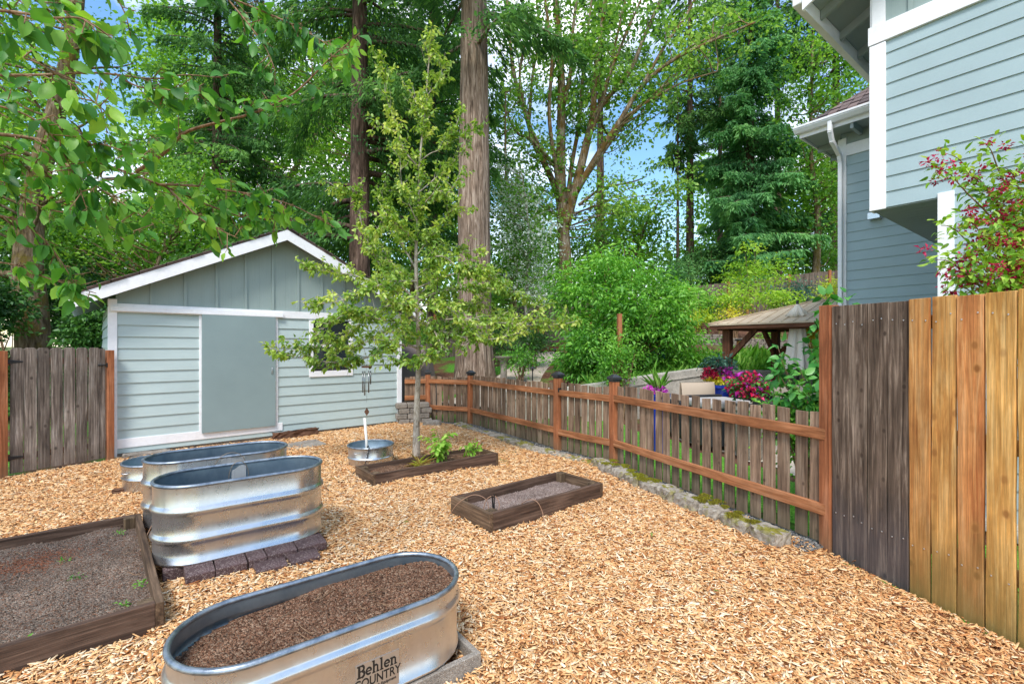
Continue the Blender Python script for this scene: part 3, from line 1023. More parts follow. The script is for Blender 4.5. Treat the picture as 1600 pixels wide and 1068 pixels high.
# ================================================================ raised beds
def raised_bed(label, fl, rz, lx, ly, h, th=0.04, posts=True):
    """fl: near-left outer corner; lx along its heading, ly across"""
    root = thing("raised_bed", label, "raised bed", fl, rz, "dark wooden raised beds")
    MB().box(th, lx - th, 0, th, -0.05, h).build("board", M["bedwood_x"], root, bevel=0.004)
    MB().box(th, lx - th, ly - th, ly, -0.05, h - 0.002).build("board", M["bedwood_x"], root, bevel=0.004)
    MB().box(0, th, 0, ly, -0.05, h - 0.001).build("board", M["bedwood_y"], root, bevel=0.004)
    MB().box(lx - th, lx, 0, ly, -0.05, h - 0.003).build("board", M["bedwood_y"], root, bevel=0.004)
    if posts:
        for (x, y) in ((th, th), (lx - th - 0.075, th), (th, ly - th - 0.075), (lx - th - 0.075, ly - th - 0.075)):
            q = MB()
            q.box(x, x + 0.075, y, y + 0.075, -0.05, h + random.uniform(-0.012, 0.006))
            q.build("corner_post", M["bedwood_z"], root, bevel=0.005)
    c = Vector(fl) + Vector(rot2(lx / 2, ly / 2, rz) + (0,))
    BLOCKED.append((c, lx / 2 - 0.01, ly / 2 - 0.01))
    return root, c

# left bed: near-right outer corner measured
nr = Vector((-1.92, 2.62, 0))
LB = (1.35, 1.84)
RZA = math.radians(41.3)
fl = nr - Vector((math.cos(RZA), math.sin(RZA), 0)) * LB[0]
bedA, cA = raised_bed("wide dark raised bed of weedy bare soil at the left", fl, RZA, LB[0], LB[1], 0.145)
soil_top("bed_soil", "grey brown weedy soil inside the wide left bed", cA, RZA, 0.062, 0, 0, M["soil_bed"], 0.016, 4, rect=(LB[0] / 2 - 0.03, LB[1] / 2 - 0.03), bits=9000)
bedB, cB = raised_bed("long dark raised bed beside the pear trunk with a leafy plant", Vector((-1.52, 5.16, 0)), math.radians(38.8), 1.72, 0.5, 0.145)
soil_top("bed_soil", "brown twiggy soil inside the long bed beside the pear tree", cB, math.radians(38.8), 0.075, 0, 0, M["soil_tank"], 0.03, 5, rect=(0.83, 0.22), bits=2500)
bedC, cC = raised_bed("dark raised bed of gritty soil in the middle of the chips", Vector((-0.183, 3.88, 0)), math.radians(39.2), 1.42, 0.6, 0.172)
soil_top("bed_soil", "pale gritty soil inside the middle bed", cC, math.radians(39.2), 0.078, 0, 0, M["soil_gravel"], 0.014, 6, rect=(0.68, 0.27), bits=4500)

def in_bed(root_loc, rz, x, y, z):
    q = rot2(x, y, rz)
    return Vector((root_loc[0] + q[0], root_loc[1] + q[1], z))
rzC = math.radians(39.2)
for k, (x, y) in enumerate(((0.12, 0.1), (0.14, 0.13))):
    p0 = in_bed((-0.183, 3.88), rzC, x, y, 0.05)
    p1 = in_bed((-0.183, 3.88), rzC, x + 0.01 - 0.02 * k, y + 0.01, 0.285 - 0.02 * k)
    b = MB().tube([p0, p1], 0.006, 6)
    tag(b.build("irrigation_stake", M["rubber"]), ["taller black irrigation stake standing in the middle bed", "shorter black irrigation stake leaning in the middle bed"][k], "stake", "irrigation stakes")
def drip(label, pts):
    b = MB()
    P = [Vector(p) for p in pts]
    Q = []
    for i in range(len(P) - 1):
        p0, p1, p2, p3 = P[max(i - 1, 0)], P[i], P[i + 1], P[min(i + 2, len(P) - 1)]
        for s in range(8):
            u = s / 8
            Q.append(0.5 * ((2 * p1) + (p2 - p0) * u + (2 * p0 - 5 * p1 + 4 * p2 - p3) * u * u + (3 * p1 - p0 - 3 * p2 + p3) * u ** 3))
    Q.append(P[-1])
    b.tube(Q, 0.0035, 6)
    return tag(b.build("drip_tube", M["tubing"], smooth=True), label, "tube", "drip tubes")
o = (-0.183, 3.88)
drip("thin drip tube arching over the left end of the middle bed", [in_bed(o, rzC, -0.09, 0.5, 0.02), in_bed(o, rzC, -0.04, 0.42, 0.16), in_bed(o, rzC, 0.07, 0.34, 0.235), in_bed(o, rzC, 0.15, 0.26, 0.2), in_bed(o, rzC, 0.16, 0.22, 0.09)])
drip("thin drip tube looping from soil to stake in the middle bed", [in_bed(o, rzC, 0.1, 0.24, 0.08), in_bed(o, rzC, 0.14, 0.24, 0.2), in_bed(o, rzC, 0.2, 0.2, 0.235), in_bed(o, rzC, 0.2, 0.13, 0.18), in_bed(o, rzC, 0.15, 0.1, 0.1)])
drip("thin drip tube draped over the front board of the middle bed", [in_bed(o, rzC, 0.46, 0.2, 0.08), in_bed(o, rzC, 0.48, 0.08, 0.17), in_bed(o, rzC, 0.5, -0.02, 0.18), in_bed(o, rzC, 0.52, -0.07, 0.1), in_bed(o, rzC, 0.5, -0.12, 0.015)])
drip("thin drip tube hung over the right board of the left bed", [nr + D2 * 1.1 - D1 * 0.12 + Vector((0, 0, 0.07)), nr + D2 * 1.25 - D1 * 0.08 + Vector((0, 0, 0.13)), nr + D2 * 1.4 - D1 * 0.03 + Vector((0, 0, 0.165)), nr + D2 * 1.45 + D1 * 0.06 + Vector((0, 0, 0.1)), nr + D2 * 1.42 + D1 * 0.18 + Vector((0, 0, 0.03))])

# ================================================================ foliage materials
def G(a, b_, c): return (a, b_, c)
M["apple"] = foliage("apple_leaf", srgb(46, 96, 42), srgb(88, 152, 60), srgb(166, 210, 84), 0.4, 0.46, 0.4, clump=1.5)
M["pear"] = foliage("pear_leaf", srgb(84, 124, 48), srgb(146, 180, 74), srgb(212, 220, 118), 0.4, 0.38, 0.5, clump=1.2)
M["fir"] = foliage("fir_needles", srgb(54, 88, 52), srgb(84, 128, 68), srgb(126, 168, 88), 0.34, 0.6, 0.25, clump=0.5)
M["darkfir"] = foliage("dark_fir_needles", srgb(48, 84, 48), srgb(80, 128, 64), srgb(130, 176, 86), 0.36, 0.6, 0.25, clump=0.5)
M["cedar"] = foliage("cedar_fronds", srgb(60, 108, 68), srgb(98, 156, 92), srgb(146, 196, 118), 0.36, 0.55, 0.3, clump=0.4)
M["maple"] = foliage("big_maple_leaf", srgb(72, 118, 48), srgb(114, 164, 66), srgb(172, 208, 104), 0.4, 0.45, 0.4, clump=0.3)
M["wood_leaf"] = foliage("woodland_leaf", srgb(60, 104, 40), srgb(102, 156, 56), srgb(160, 204, 86), 0.4, 0.5, 0.35, clump=0.3)
M["shrub"] = foliage("glossy_shrub_leaf", srgb(64, 118, 44), srgb(108, 172, 62), srgb(164, 216, 98), 0.38, 0.4, 0.45, clump=0.8)
M["lime"] = foliage("lime_maple_leaf", srgb(100, 150, 48), srgb(146, 190, 66), srgb(192, 220, 96), 0.4, 0.5, 0.3, clump=0.7)
M["yellowgreen"] = foliage("yellow_green_leaf", srgb(136, 166, 44), srgb(182, 206, 60), srgb(224, 232, 100), 0.35, 0.5, 0.3)
M["gold"] = foliage("golden_shrub_leaf", srgb(180, 176, 40), srgb(222, 216, 60), srgb(246, 240, 110), 0.35, 0.5, 0.3)
M["darkshrub"] = foliage("dark_understory_leaf", srgb(36, 70, 36), srgb(60, 104, 48), srgb(96, 146, 64), 0.25, 0.45, 0.4, clump=0.6)
M["bluegreen"] = foliage("blue_green_hedge_leaf", srgb(46, 84, 70), srgb(74, 118, 98), srgb(116, 152, 126), 0.2, 0.5, 0.3)
M["blossom"] = foliage("white_dogwood_bract", srgb(196, 206, 180), srgb(226, 232, 216), srgb(244, 246, 238), 0.3, 0.6, 0.2)
M["vine"] = foliage("broad_vine_leaf", srgb(40, 100, 40), srgb(70, 142, 60), srgb(120, 184, 92), 0.3, 0.4, 0.5, clump=2)
M["weigela"] = foliage("weigela_leaf", srgb(84, 134, 40), srgb(132, 180, 58), srgb(190, 214, 100), 0.35, 0.42, 0.4, clump=2)
M["redflower"] = foliage("crimson_flower", srgb(120, 12, 40), srgb(176, 24, 62), srgb(216, 60, 104), 0.25, 0.5, 0.3)
M["petunia"] = foliage("petunia_flower", srgb(66, 30, 140), srgb(214, 26, 50), srgb(240, 96, 150), 0.25, 0.5, 0.3, clump=9)
M["purple"] = foliage("purple_flower", srgb(140, 20, 130), srgb(196, 50, 180), srgb(220, 110, 200), 0.25, 0.5, 0.3)
M["raspberry"] = foliage("raspberry_leaf", srgb(96, 150, 46), srgb(140, 190, 70), srgb(184, 216, 110), 0.4, 0.5, 0.3)
M["grass"] = foliage("grass_blade", srgb(64, 124, 36), srgb(112, 172, 60), srgb(168, 206, 104), 0.35, 0.5, 0.3)
M["moss_leaf"] = foliage("moss_tuft", srgb(104, 96, 40), srgb(146, 140, 48), srgb(166, 178, 60), 0.2, 0.9, 0.1)
M["bark_fir"] = bark("furrowed_fir_bark", srgb(76, 62, 52), srgb(134, 114, 98), srgb(180, 162, 146), 14, 1.3, bump=1.0, dist=0.06)
M["bark_dark"] = bark("dark_conifer_bark", srgb(52, 42, 36), srgb(92, 74, 64), srgb(130, 108, 96), 9, 1.2)
M["bark_moss"] = bark("mossy_bark", srgb(74, 60, 46), srgb(120, 102, 80), srgb(160, 142, 120), 10, 2.0, (srgb(112, 96, 40), 0.5))
M["bark_maple"] = bark("grey_moss_maple_bark", srgb(84, 70, 54), srgb(124, 108, 86), srgb(176, 162, 144), 8, 1.4, (srgb(116, 88, 44), 0.47))
M["bark_pear"] = bark("pale_pear_bark", srgb(116, 106, 92), srgb(168, 158, 144), srgb(196, 188, 176), 22, 9, bump=0.5, dist=0.01)
M["twig"] = bark("brown_twig_bark", srgb(96, 72, 54), srgb(134, 106, 82), srgb(164, 138, 112), 40, 12, bump=0.3, dist=0.004)

# ================================================================ growing things
def smooth_path(pts, k=6):
    P = [np.array(p, float) for p in pts]
    out = []
    for i in range(len(P) - 1):
        p0, p1, p2, p3 = P[max(i - 1, 0)], P[i], P[i + 1], P[min(i + 2, len(P) - 1)]
        for s in range(k):
            u = s / k
            out.append(0.5 * ((2 * p1) + (p2 - p0) * u + (2 * p0 - 5 * p1 + 4 * p2 - p3) * u * u + (3 * p1 - p0 - 3 * p2 + p3) * u ** 3))
    out.append(P[-1])
    return np.array(out)

def taper(n, r0, r1, power=1.0):
    return [r0 + (r1 - r0) * (i / max(n - 1, 1)) ** power for i in range(n)]

def path_len(P):
    return np.linalg.norm(np.diff(P, axis=0), axis=1).sum()

def sample_path(P, s):
    seg = np.linalg.norm(np.diff(P, axis=0), axis=1)
    cum = np.concatenate([[0], np.cumsum(seg)])
    s = np.clip(s, 0, cum[-1] - 1e-6)
    i = np.searchsorted(cum, s, "right") - 1
    i = np.clip(i, 0, len(seg) - 1)
    f = ((s - cum[i]) / np.maximum(seg[i], 1e-9))[..., None]
    return P[i] * (1 - f) + P[i + 1] * f, unit(P[i + 1] - P[i])

def trunk_mesh(root, pts, r0, r1, mat, n=24, flare=0.0, rough=0.0, name="trunk", power=1.0, k=6):
    P = smooth_path(pts, k)
    m = len(P)
    R = np.array(taper(m, r0, r1, power))
    if flare:
        d = np.linalg.norm(P - P[0], axis=1)
        R = R * (1 + flare * np.exp(-d / 0.55))
    b = MB().tube([tuple(p) for p in P], list(R), n)
    if rough:
        V = np.array(b.v)
        ph = rng.uniform(0, 6.28, 12)
        fr = rng.integers(3, 17, 12)
        fz = rng.uniform(0.3, 2.2, 12)
        cen = np.repeat(P, n, 0)
        th = np.tile(2 * PI * np.arange(n) / n, m)
        amp = np.zeros(len(th))
        for a_, f_, z_ in zip(ph, fr, fz):
            amp += np.sin(f_ * th + a_ + 0.8 * np.sin(z_ * cen[:, 2] * 2 + a_)) / 5
        V = cen + (V - cen) * (1 + rough * amp)[:, None]
        if flare:
            d = np.linalg.norm(cen - P[0], axis=1)
            lobes = 0.16 * np.exp(-d / 0.5) * np.sin(5 * th + 1.0) * (1 + 0.3 * np.sin(9 * th))
            V = cen + (V - cen) * (1 + lobes)[:, None]
        b.v = [tuple(v) for v in V]
    return b.build(name, mat, root, smooth=True)

def crown_clusters(blobs):
    """blobs: (centre, radii, count) -> cluster centres biased to the shell, uneven"""
    C = []
    for c, r, k in blobs:
        d = rnd_dir(k)
        q = rng.random((k, 1)) ** 0.45
        C.append(np.array(c) + d * q * np.array(r))
    return np.concatenate(C)

def leaf_clusters(root, C, per, spread, L, Wd, mat, name="crown", droop=0.4, flat=0.6, shape="diamond", tint_up=True, jitterL=0.3):
    n = len(C) * per
    cc = np.repeat(C, per, 0)
    off = rng.normal(size=(n, 3)) * spread * np.array([1, 1, flat])
    P = cc + off
    D = unit(off + rng.normal(size=(n, 3)) * spread * 0.8 + np.array([0, 0, -droop * spread]))
    N = unit(rng.normal(size=(n, 3)) * 0.65 + np.array([0, 0, 1.0]))
    Ls = L * np.exp(rng.normal(0, jitterL, n))
    tc_ = np.repeat(rng.normal(0, 0.16, len(C)), per)
    tint = np.clip(rng.beta(2, 2, n) + tc_, 0, 1)
    return leaves(name, P, D, N, Ls, Ls * Wd / L, mat, root, tint=tint, shape=shape)

def twig_mesh(root, C, trunk_path, mat, r=0.02, name="branches", step=1, rise=0.35, n=5):
    """limbs from the trunk out to (some of) the leaf clusters"""
    P = np.asarray(trunk_path)
    b = MB()
    for c in C[::step]:
        zt = c[2] - rise * np.linalg.norm(c[:2] - P[:, :2].mean(0))
        i = int(np.argmin(np.abs(P[:, 2] - zt) + 0.25 * np.linalg.norm(P[:, :2] - c[:2], axis=1)))
        a = P[i]
        m1 = a * 0.66 + c * 0.34 + rng.normal(0, 0.08, 3) * np.linalg.norm(c - a) * 0.5
        m2 = a * 0.3 + c * 0.7 + rng.normal(0, 0.08, 3) * np.linalg.norm(c - a) * 0.5 + np.array([0, 0, 0.06]) * np.linalg.norm(c - a)
        Q = smooth_path([a, m1, m2, c], 3)
        b.tube([tuple(q) for q in Q], taper(len(Q), r, r * 0.2), n, cap=False)
    return b.build(name, mat, root, smooth=True)

def local(pts, o):
    o = np.array(o, float)
    return [tuple(np.array(p, float) - o) for p in pts]

def broadleaf(name, label, cat, base, trunk_pts, r0, r1, blobs, per, spread, L, Wd, leafmat, barkmat, group=None, twig=0.03, step=2, droop=0.4, flat=0.6, rough=0.0, rise=0.35, extra=None):
    root = thing(name, label, cat, base, 0, group)
    tp = local(trunk_pts, base)
    trunk_mesh(root, tp, r0, r1, barkmat, 14, rough=rough)
    TP = smooth_path(tp, 6)
    C = crown_clusters([(np.array(c) - np.array(base), r, k) for c, r, k in blobs])
    leaf_clusters(root, C, per, spread, L, Wd, leafmat, droop=droop, flat=flat)
    if step:
        allp = TP
        if extra:
            for e, er in extra:
                E = local(e, base)
                trunk_mesh(root, E, er, er * 0.25, barkmat, 9, name="branch")
                allp = np.concatenate([allp, smooth_path(E, 6)])
        twig_mesh(root, C, allp, barkmat, twig, step=step, rise=rise)
    return root

def conifer(name, label, base, h, r0, cz0, crown_r, nbr, per_m, card, leafmat, barkmat, droop=0.45, hang=0.25, up=0.1, group=None, shape=1.0, width=0.34, lean=(0, 0), az=None, rmin=0.12, rough=0.0, flare=0.0, avoid=None, sides=18):
    root = thing(name, label, "tree", base, 0, group)
    top = np.array([lean[0], lean[1], h])
    trunk_mesh(root, [(0, 0, -0.3), tuple(top * 0.33), tuple(top * 0.66), tuple(top)], r0, max(r0 * 0.12, 0.03), barkmat, sides, rough=rough, flare=flare, k=14)
    bm_ = MB()
    Ps, Ds, Ls, Ts = [], [], [], []
    for i in range(nbr):
        f = (i + rng.random()) / nbr
        z = cz0 + (h - cz0) * f
        ln = crown_r * ((1 - f) ** shape * (1 - rmin) + rmin) * rng.uniform(0.72, 1.12)
        a = rng.uniform(0, 2 * PI) if az is None else rng.uniform(*az)
        if avoid is not None and z < avoid[2]:
            while abs((a - avoid[0] + PI) % (2 * PI) - PI) < avoid[1]:
                a = rng.uniform(0, 2 * PI)
        dh = np.array([math.cos(a), math.sin(a), 0.0])
        lat = np.array([-dh[1], dh[0], 0.0])
        base_p = top * (z / h)
        dr = droop * rng.uniform(0.7, 1.3)
        u_ = up * rng.uniform(0.5, 1.6)
        tt_ = np.linspace(0, 1, 7)
        sp_ = base_p + dh * (ln * tt_)[:, None] + np.array([0, 0, 1.0]) * (ln * (u_ * tt_ - dr * tt_ ** 2 + 0.25 * dr * tt_ ** 3))[:, None]
        bm_.tube([tuple(q) for q in sp_], taper(7, 0.018 * ln + 0.012, 0.006), 5, cap=False)
        n = int(per_m * ln ** 1.35)
        t_ = rng.random(n) ** 0.8
        t_ = 0.12 + 0.9 * t_
        s_ = rng.uniform(-1, 1, n)
        w_ = width * ln * (1.05 - t_) + 0.1
        p = base_p + dh * (ln * t_)[:, None] + lat * (s_ * w_)[:, None] + np.array([0, 0, 1.0]) * (ln * (u_ * t_ - dr * t_ ** 2 + 0.25 * dr * t_ ** 3))[:, None]
        p = p - dh * (np.abs(s_) * w_ * 0.3)[:, None]
        p[:, 2] -= rng.random(n) ** 1.6 * hang * (0.4 + np.abs(s_))
        d = dh * 0.7 + lat * (s_ * 1.1)[:, None] + rng.normal(0, 0.35, (n, 3))
        d[:, 2] -= 0.25 + hang * 1.2
        Ps.append(p); Ds.append(d)
        Ls.append(card * np.exp(rng.normal(0, 0.3, n)))
        Ts.append(np.clip(rng.beta(2, 2, n) * 0.8 + 0.25 * (t_ - 0.4) + rng.normal(0, 0.1), 0, 1))
    P, D, Lc, T = np.concatenate(Ps), np.concatenate(Ds), np.concatenate(Ls), np.concatenate(Ts)
    N = unit(rng.normal(size=P.shape) * 0.5 + np.array([0, 0, 1.0]))
    leaves("crown", P, D, N, Lc, Lc * 0.3, leafmat, root, tint=T, fold=0.1)
    bm_.build("branches", barkmat, root, smooth=True)
    return root

def bush(name, label, cat, base, radii, k, per, spread, L, Wd, mat, group=None, stems=7, droop=0.3, flat=0.8, cz=None, stem_r=0.02, extra_blobs=()):
    root = thing(name, label, cat, base, 0, group)
    cz = radii[2] if cz is None else cz
    C = crown_clusters([((0, 0, cz), radii, k)] + list(extra_blobs))
    C[:, 2] = np.maximum(C[:, 2], 0.05)
    leaf_clusters(root, C, per, spread, L, Wd, mat, "leaves", droop, flat)
    b = MB()
    for i in rng.choice(len(C), min(stems, len(C)), replace=False):
        c = C[i]
        a = np.array([rng.normal(0, 0.06), rng.normal(0, 0.06), -0.05])
        Q = smooth_path([a, a * 0.5 + c * 0.5 + np.array([0, 0, 0.1]), c], 4)
        b.tube([tuple(q) for q in Q], taper(len(Q), stem_r, stem_r * 0.25), 5, cap=False)
    b.build("stems", M["twig"], root, smooth=True)
    return root

# ================================================================ fences
def picket_part(parent, name, mat, p, rz, w, h, th=0.018, dog=0.0, z0=0.0, tilt=0.0, y=0.0):
    b = MB()
    if dog > 0:
        pts = [(-w / 2, 0, z0), (w / 2, 0, z0), (w / 2, 0, h - dog), (w / 2 - dog, 0, h), (-w / 2 + dog, 0, h), (-w / 2, 0, h - dog)]
        b.prism(pts, (0, th, 0))
    else:
        j = random.uniform(-0.006, 0.006)
        if h > 1.6:                      # tall boards: edges waver a little
            ph = random.uniform(0, 6.28)
            wav = lambda z, s: 0.0022 * math.sin(3.1 * z + ph + s) + 0.0016 * math.sin(8.3 * z + 2 * ph + 2 * s)
            zs_ = [z0 + (h - z0) * i / 12 for i in range(13)]
            pts = [(w / 2 + wav(z, 0), 0, z) for z in zs_] + [(-w / 2 + wav(z, 2.2), 0, z) for z in reversed(zs_)]
        else:
            pts = [(-w / 2, 0, z0), (w / 2, 0, z0), (w / 2, 0, h + j), (-w / 2, 0, h - j)]
        b.prism(pts, (0, th, 0))
    o = b.build(name, mat, parent, p, (random.uniform(-0.006, 0.006), tilt, rz), bevel=0.0025, seg=1)
    return o

def post_part(parent, p, w, h, mat, cap=True, rz=0.0):
    o = MB().box(-w / 2, w / 2, -w / 2, w / 2, -0.1, h).build("post", mat, parent, p, (0, 0, rz), bevel=0.004)
    if cap:
        c = MB()
        a, q = w / 2 + 0.022, w / 2 - 0.004
        c.box(-a, a, -a, a, h - 0.02, h + 0.012)
        c.add([(-a + 0.006, -a + 0.006, h + 0.012), (a - 0.006, -a + 0.006, h + 0.012), (a - 0.006, a - 0.006, h + 0.012), (-a + 0.006, a - 0.006, h + 0.012),
               (-0.022, -0.022, h + 0.048), (0.022, -0.022, h + 0.048), (0.022, 0.022, h + 0.048), (-0.022, 0.022, h + 0.048)],
              [(0, 1, 5, 4), (1, 2, 6, 5), (2, 3, 7, 6), (3, 0, 4, 7), (4, 5, 6, 7)])
        c.box(-q - 0.008, q + 0.008, -q - 0.008, q + 0.008, h - 0.05, h - 0.02)
        c.build("post_cap", M["cap"], o, bevel=0.003)
    return o

def picket_run(root, A, B, n, w, h, rails, end_gap=0.07, rail_side=1, rail_len=None, jit=0.008):
    """pickets from A to B (world); rails sit on the yard side"""
    A, B = Vector(A), Vector(B)
    d = B - A
    Lr = d.length
    d.normalize()
    rz = math.atan2(d.y, d.x)
    o0 = Vector(root.location)
    nrm = Vector((-d.y, d.x, 0)) * rail_side
    for k in range(n):
        s = end_gap + (Lr - 2 * end_gap) * (k + 0.5) / n + random.uniform(-jit, jit)
        p = A + d * s - o0 - nrm * 0.01
        picket_part(root, "picket", M["picket"], p, rz, w + random.uniform(-0.008, 0.008), h + random.uniform(-0.012, 0.012), z0=0.02, tilt=random.uniform(-0.008, 0.008))
    for zr in rails:
        c = A + d * (Lr / 2) - o0 + nrm * 0.03
        L2 = Lr / 2 - 0.045
        MB().box(-L2, L2, -0.019, 0.019, -0.043, 0.043).build("rail", M["railwood"], root, (c.x, c.y, zr), (0, 0, rz), bevel=0.004)

lf = thing("picket_fence", "low picket fence of grey boards between the tall board fence and its gate", "picket fence", FP[0], group="low picket fence sections")
post_part(lf, FP[1] - FP[0], 0.1, 1.13, M["postwood"], True, 0.35)
picket_run(lf, FP[0] - (FP[1] - FP[0]) * 0.018, FP[1], 19, 0.106, 1.03, (0.87, 0.29))

gt = thing("garden_gate", "narrow low picket gate between two capped posts", "gate", FP[1])
picket_run(gt, FP[1], FP[2], 7, 0.106, 1.0, (0.86, 0.28), end_gap=0.075)
MB().box(-0.03, 0.03, -0.012, 0.012, -0.03, 0.03).build("latch", M["black"], gt, tuple(FP[2] - FP[1] + Vector((0.02, -0.07, 0.9))), (0, 0, 0.5), bevel=0.004)

ff = thing("picket_fence", "low picket fence running back from the gate to the shed corner", "picket fence", FP[2], group="low picket fence sections")
post_part(ff, Vector((0, 0, 0)), 0.1, 1.12, M["postwood"], True, 0.6)
post_part(ff, FP[3] - FP[2], 0.1, 1.02, M["postwood"], True, 0.6)
post_part(ff, FP[4] - FP[2], 0.1, 1.01, M["postwood"], True, 0.2)
picket_run(ff, FP[2], FP[3], 17, 0.116, 0.98, (0.85, 0.3))
picket_run(ff, FP[3], FP[4], 6, 0.118, 0.92, (0.83, 0.3))
picket_run(ff, FP[4], FSH, 4, 0.105, 0.92, (0.83, 0.5), end_gap=0.05)

# tall board fence at the right
TA, TB = Vector((2.44, 3.65, 0)), Vector((2.70, 2.5, 0))
td = (TB - TA).normalized()
trz = math.atan2(td.y, td.x)
tf = thing("board_fence", "tall solid fence of grey old boards then new orange cedar boards", "board fence", TA)
tnr = Vector((td.y, -td.x, 0))          # towards the yard
if tnr.x > 0: tnr = -tnr
MB().box(-0.047, 0.047, -0.047, 0.047, -0.1, 1.86).build("post", M["postwood"], tf, (0, 0, 0), (0, 0, trz), bevel=0.004)
nail_o = MB().lathe([(0.005, 0), (0.0045, 0.0016), (0.001, 0.0026)], 8).build("nail", M["nail"])
nail_me = nail_o.data
bpy.data.objects.remove(nail_o)
s = 0.052
widths = [0.142, 0.138, 0.14, 0.14] + [0.132, 0.14, 0.14, 0.14, 0.14, 0.14, 0.14, 0.14, 0.14, 0.14]
for k, w in enumerate(widths):
    p = td * (s + w / 2) + tnr * 0.03
    old = k < 4
    gap = 0.004 if old else 0.01
    hgt = 1.845 + 0.004 * k * 0 + random.uniform(-0.006, 0.006)
    bd = picket_part(tf, "board", M["oldboard"] if old else M["newboard"], p, trz, w - gap, hgt, th=0.02, z0=-0.05, tilt=random.uniform(-0.002, 0.002))
    for zz in (1.72, 0.3):
        for dx in (-0.035, 0.035):
            q = td * (s + w / 2 + dx + random.uniform(-0.008, 0.008)) + tnr * 0.031
            z = zz + random.uniform(-0.025, 0.025)
            nl = link_mesh("nail", nail_me, None, bd, ((s + w / 2 + dx * 1.0 - (s + w / 2)) + random.uniform(-0.006, 0.006), -0.0015, z), (PI / 2, 0, 0))
    s += w
for zr in (0.3, 1.0, 1.7):
    c = td * (s / 2 + 0.05) - tnr * 0.03
    MB().box(-s / 2, s / 2, -0.019, 0.019, -0.043, 0.043).build("rail", M["railwood"], tf, (c.x, c.y, zr), (0, 0, trz), bevel=0.004)

# tall gate at the left with its posts
gd = (GR - GL).normalized()
grz = math.atan2(gd.y, gd.x)
GW = (GR - GL).length
gg = thing("tall_gate", "grey weathered dog-eared board gate on black hinges beside the shed", "gate", GL, grz)
nb_ = 7
for k in range(nb_):
    w = (GW - 0.085) / nb_
    picket_part(gg, "board", M["gateboard"], (0.015 + w * (k + 0.5), -0.01, 0), 0, w - 0.009, 1.525 + random.uniform(-0.008, 0.008), dog=0.02, z0=0.035, tilt=random.uniform(-0.003, 0.003))
picket_part(gg, "board", M["gateboard"], (GW - 0.038, -0.008, 0), 0, 0.06, 1.51, dog=0.012, z0=0.035)
for zr in (0.22, 1.36):
    MB().box(0, GW - 0.02, 0.012, 0.05, zr - 0.04, zr + 0.04).build("rail", M["railwood"], gg, bevel=0.003)
    h = MB()
    h.prism([(-0.01, -0.012, zr + 0.0 - 0.028), (0.13, -0.012, zr - 0.008), (0.13, -0.012, zr + 0.008), (-0.01, -0.012, zr + 0.028)], (0, -0.006, 0))
    h.box(-0.045, -0.012, -0.02, -0.012, zr - 0.055, zr + 0.055)
    h.tube([(-0.011, -0.02, zr - 0.05), (-0.011, -0.02, zr + 0.05)], 0.009, 8)
    h.build("hinge", M["black"], gg, bevel=0.002)
l = MB()
l.box(GW - 0.09, GW + 0.05, -0.03, -0.018, 1.28, 1.3)
l.box(GW - 0.005, GW + 0.04, -0.036, -0.018, 1.26, 1.32)
l.tube([(GW - 0.08, -0.034, 1.29), (GW - 0.03, -0.034, 1.29)], 0.008, 8)
l.build("latch", M["black"], gg, bevel=0.002)
p = GR + gd * 0.045
tag(MB().box(-0.035, 0.035, -0.045, 0.045, -0.1, 1.49).build("gate_post", M["postwood"], None, p, (0, 0, grz), bevel=0.004), "orange stained post between the tall gate and shed corner", "post", "tall gate posts")
p = GL - gd * 0.04
tag(MB().box(-0.035, 0.035, -0.045, 0.045, -0.1, 1.49).build("gate_post", M["postwood"], None, p, (0, 0, grz), bevel=0.004), "orange stained hinge post at the left of the tall gate", "post", "tall gate posts")
lfn = thing("board_fence", "grey board fence at the left frame edge beyond the gate hinges", "board fence", GL - gd * 0.09, grz + PI)
for k in range(14):
    picket_part(lfn, "board", M["gateboard"], (0.07 + 0.142 * k, 0.0, 0), 0, 0.136, 1.57 + random.uniform(-0.01, 0.01), dog=0.02, z0=0.0)
for zr in (0.25, 1.35):
    MB().box(0, 2.0, -0.06, -0.022, zr - 0.04, zr + 0.04).build("rail", M["railwood"], lfn, bevel=0.003)

# ================================================================ edging blocks and gravel along the low fence
t = NT("mossy_edging_stone")
co = t.coord((1, 1, 1), True)
n1 = t.noise(co, 22, 7, 0.7)
c = t.ramp(n1, [(0.3, srgb(112, 104, 94)), (0.5, srgb(150, 142, 130)), (0.7, srgb(180, 172, 158))])
n2 = t.noise(co, 9, 5, 0.65)
ge = t.n("ShaderNodeNewGeometry")
sx = t.n("ShaderNodeSeparateXYZ")
t.l(ge.outputs["Normal"], sx.inputs[0])
up = t.maprange(sx.outputs[2], -0.2, 1.0, 0.2, 1.0)
mo = t.ramp(n1, [(0.3, srgb(88, 84, 34)), (0.6, srgb(134, 128, 48)), (0.8, srgb(150, 160, 50))])
oi = t.n("ShaderNodeObjectInfo")
th_ = t.maprange(oi.outputs["Random"], 0, 1, 0.4, 0.6)
c = t.mix(t.math("MULTIPLY", up, t.maprange(t.math("SUBTRACT", n2, th_), 0.0, 0.05, 0, 1)), c, mo)
t.bump(n1, 0.8, 0.012)
M["edging"] = t.set(c, 0.95, 0, 0.2)
t = NT("green_moss")
n1 = t.noise(t.coord((1, 1, 1), True), 120, 4, 0.7)
n2 = t.noise(t.coord((1, 1, 1), True), 8, 4, 0.7)
c = t.ramp(n2, [(0.3, srgb(92, 84, 40)), (0.5, srgb(140, 132, 48)), (0.7, srgb(150, 166, 44))])
t.bump(n1, 1.0, 0.01)
M["moss"] = t.set(c, 1.0, 0, 0.1)

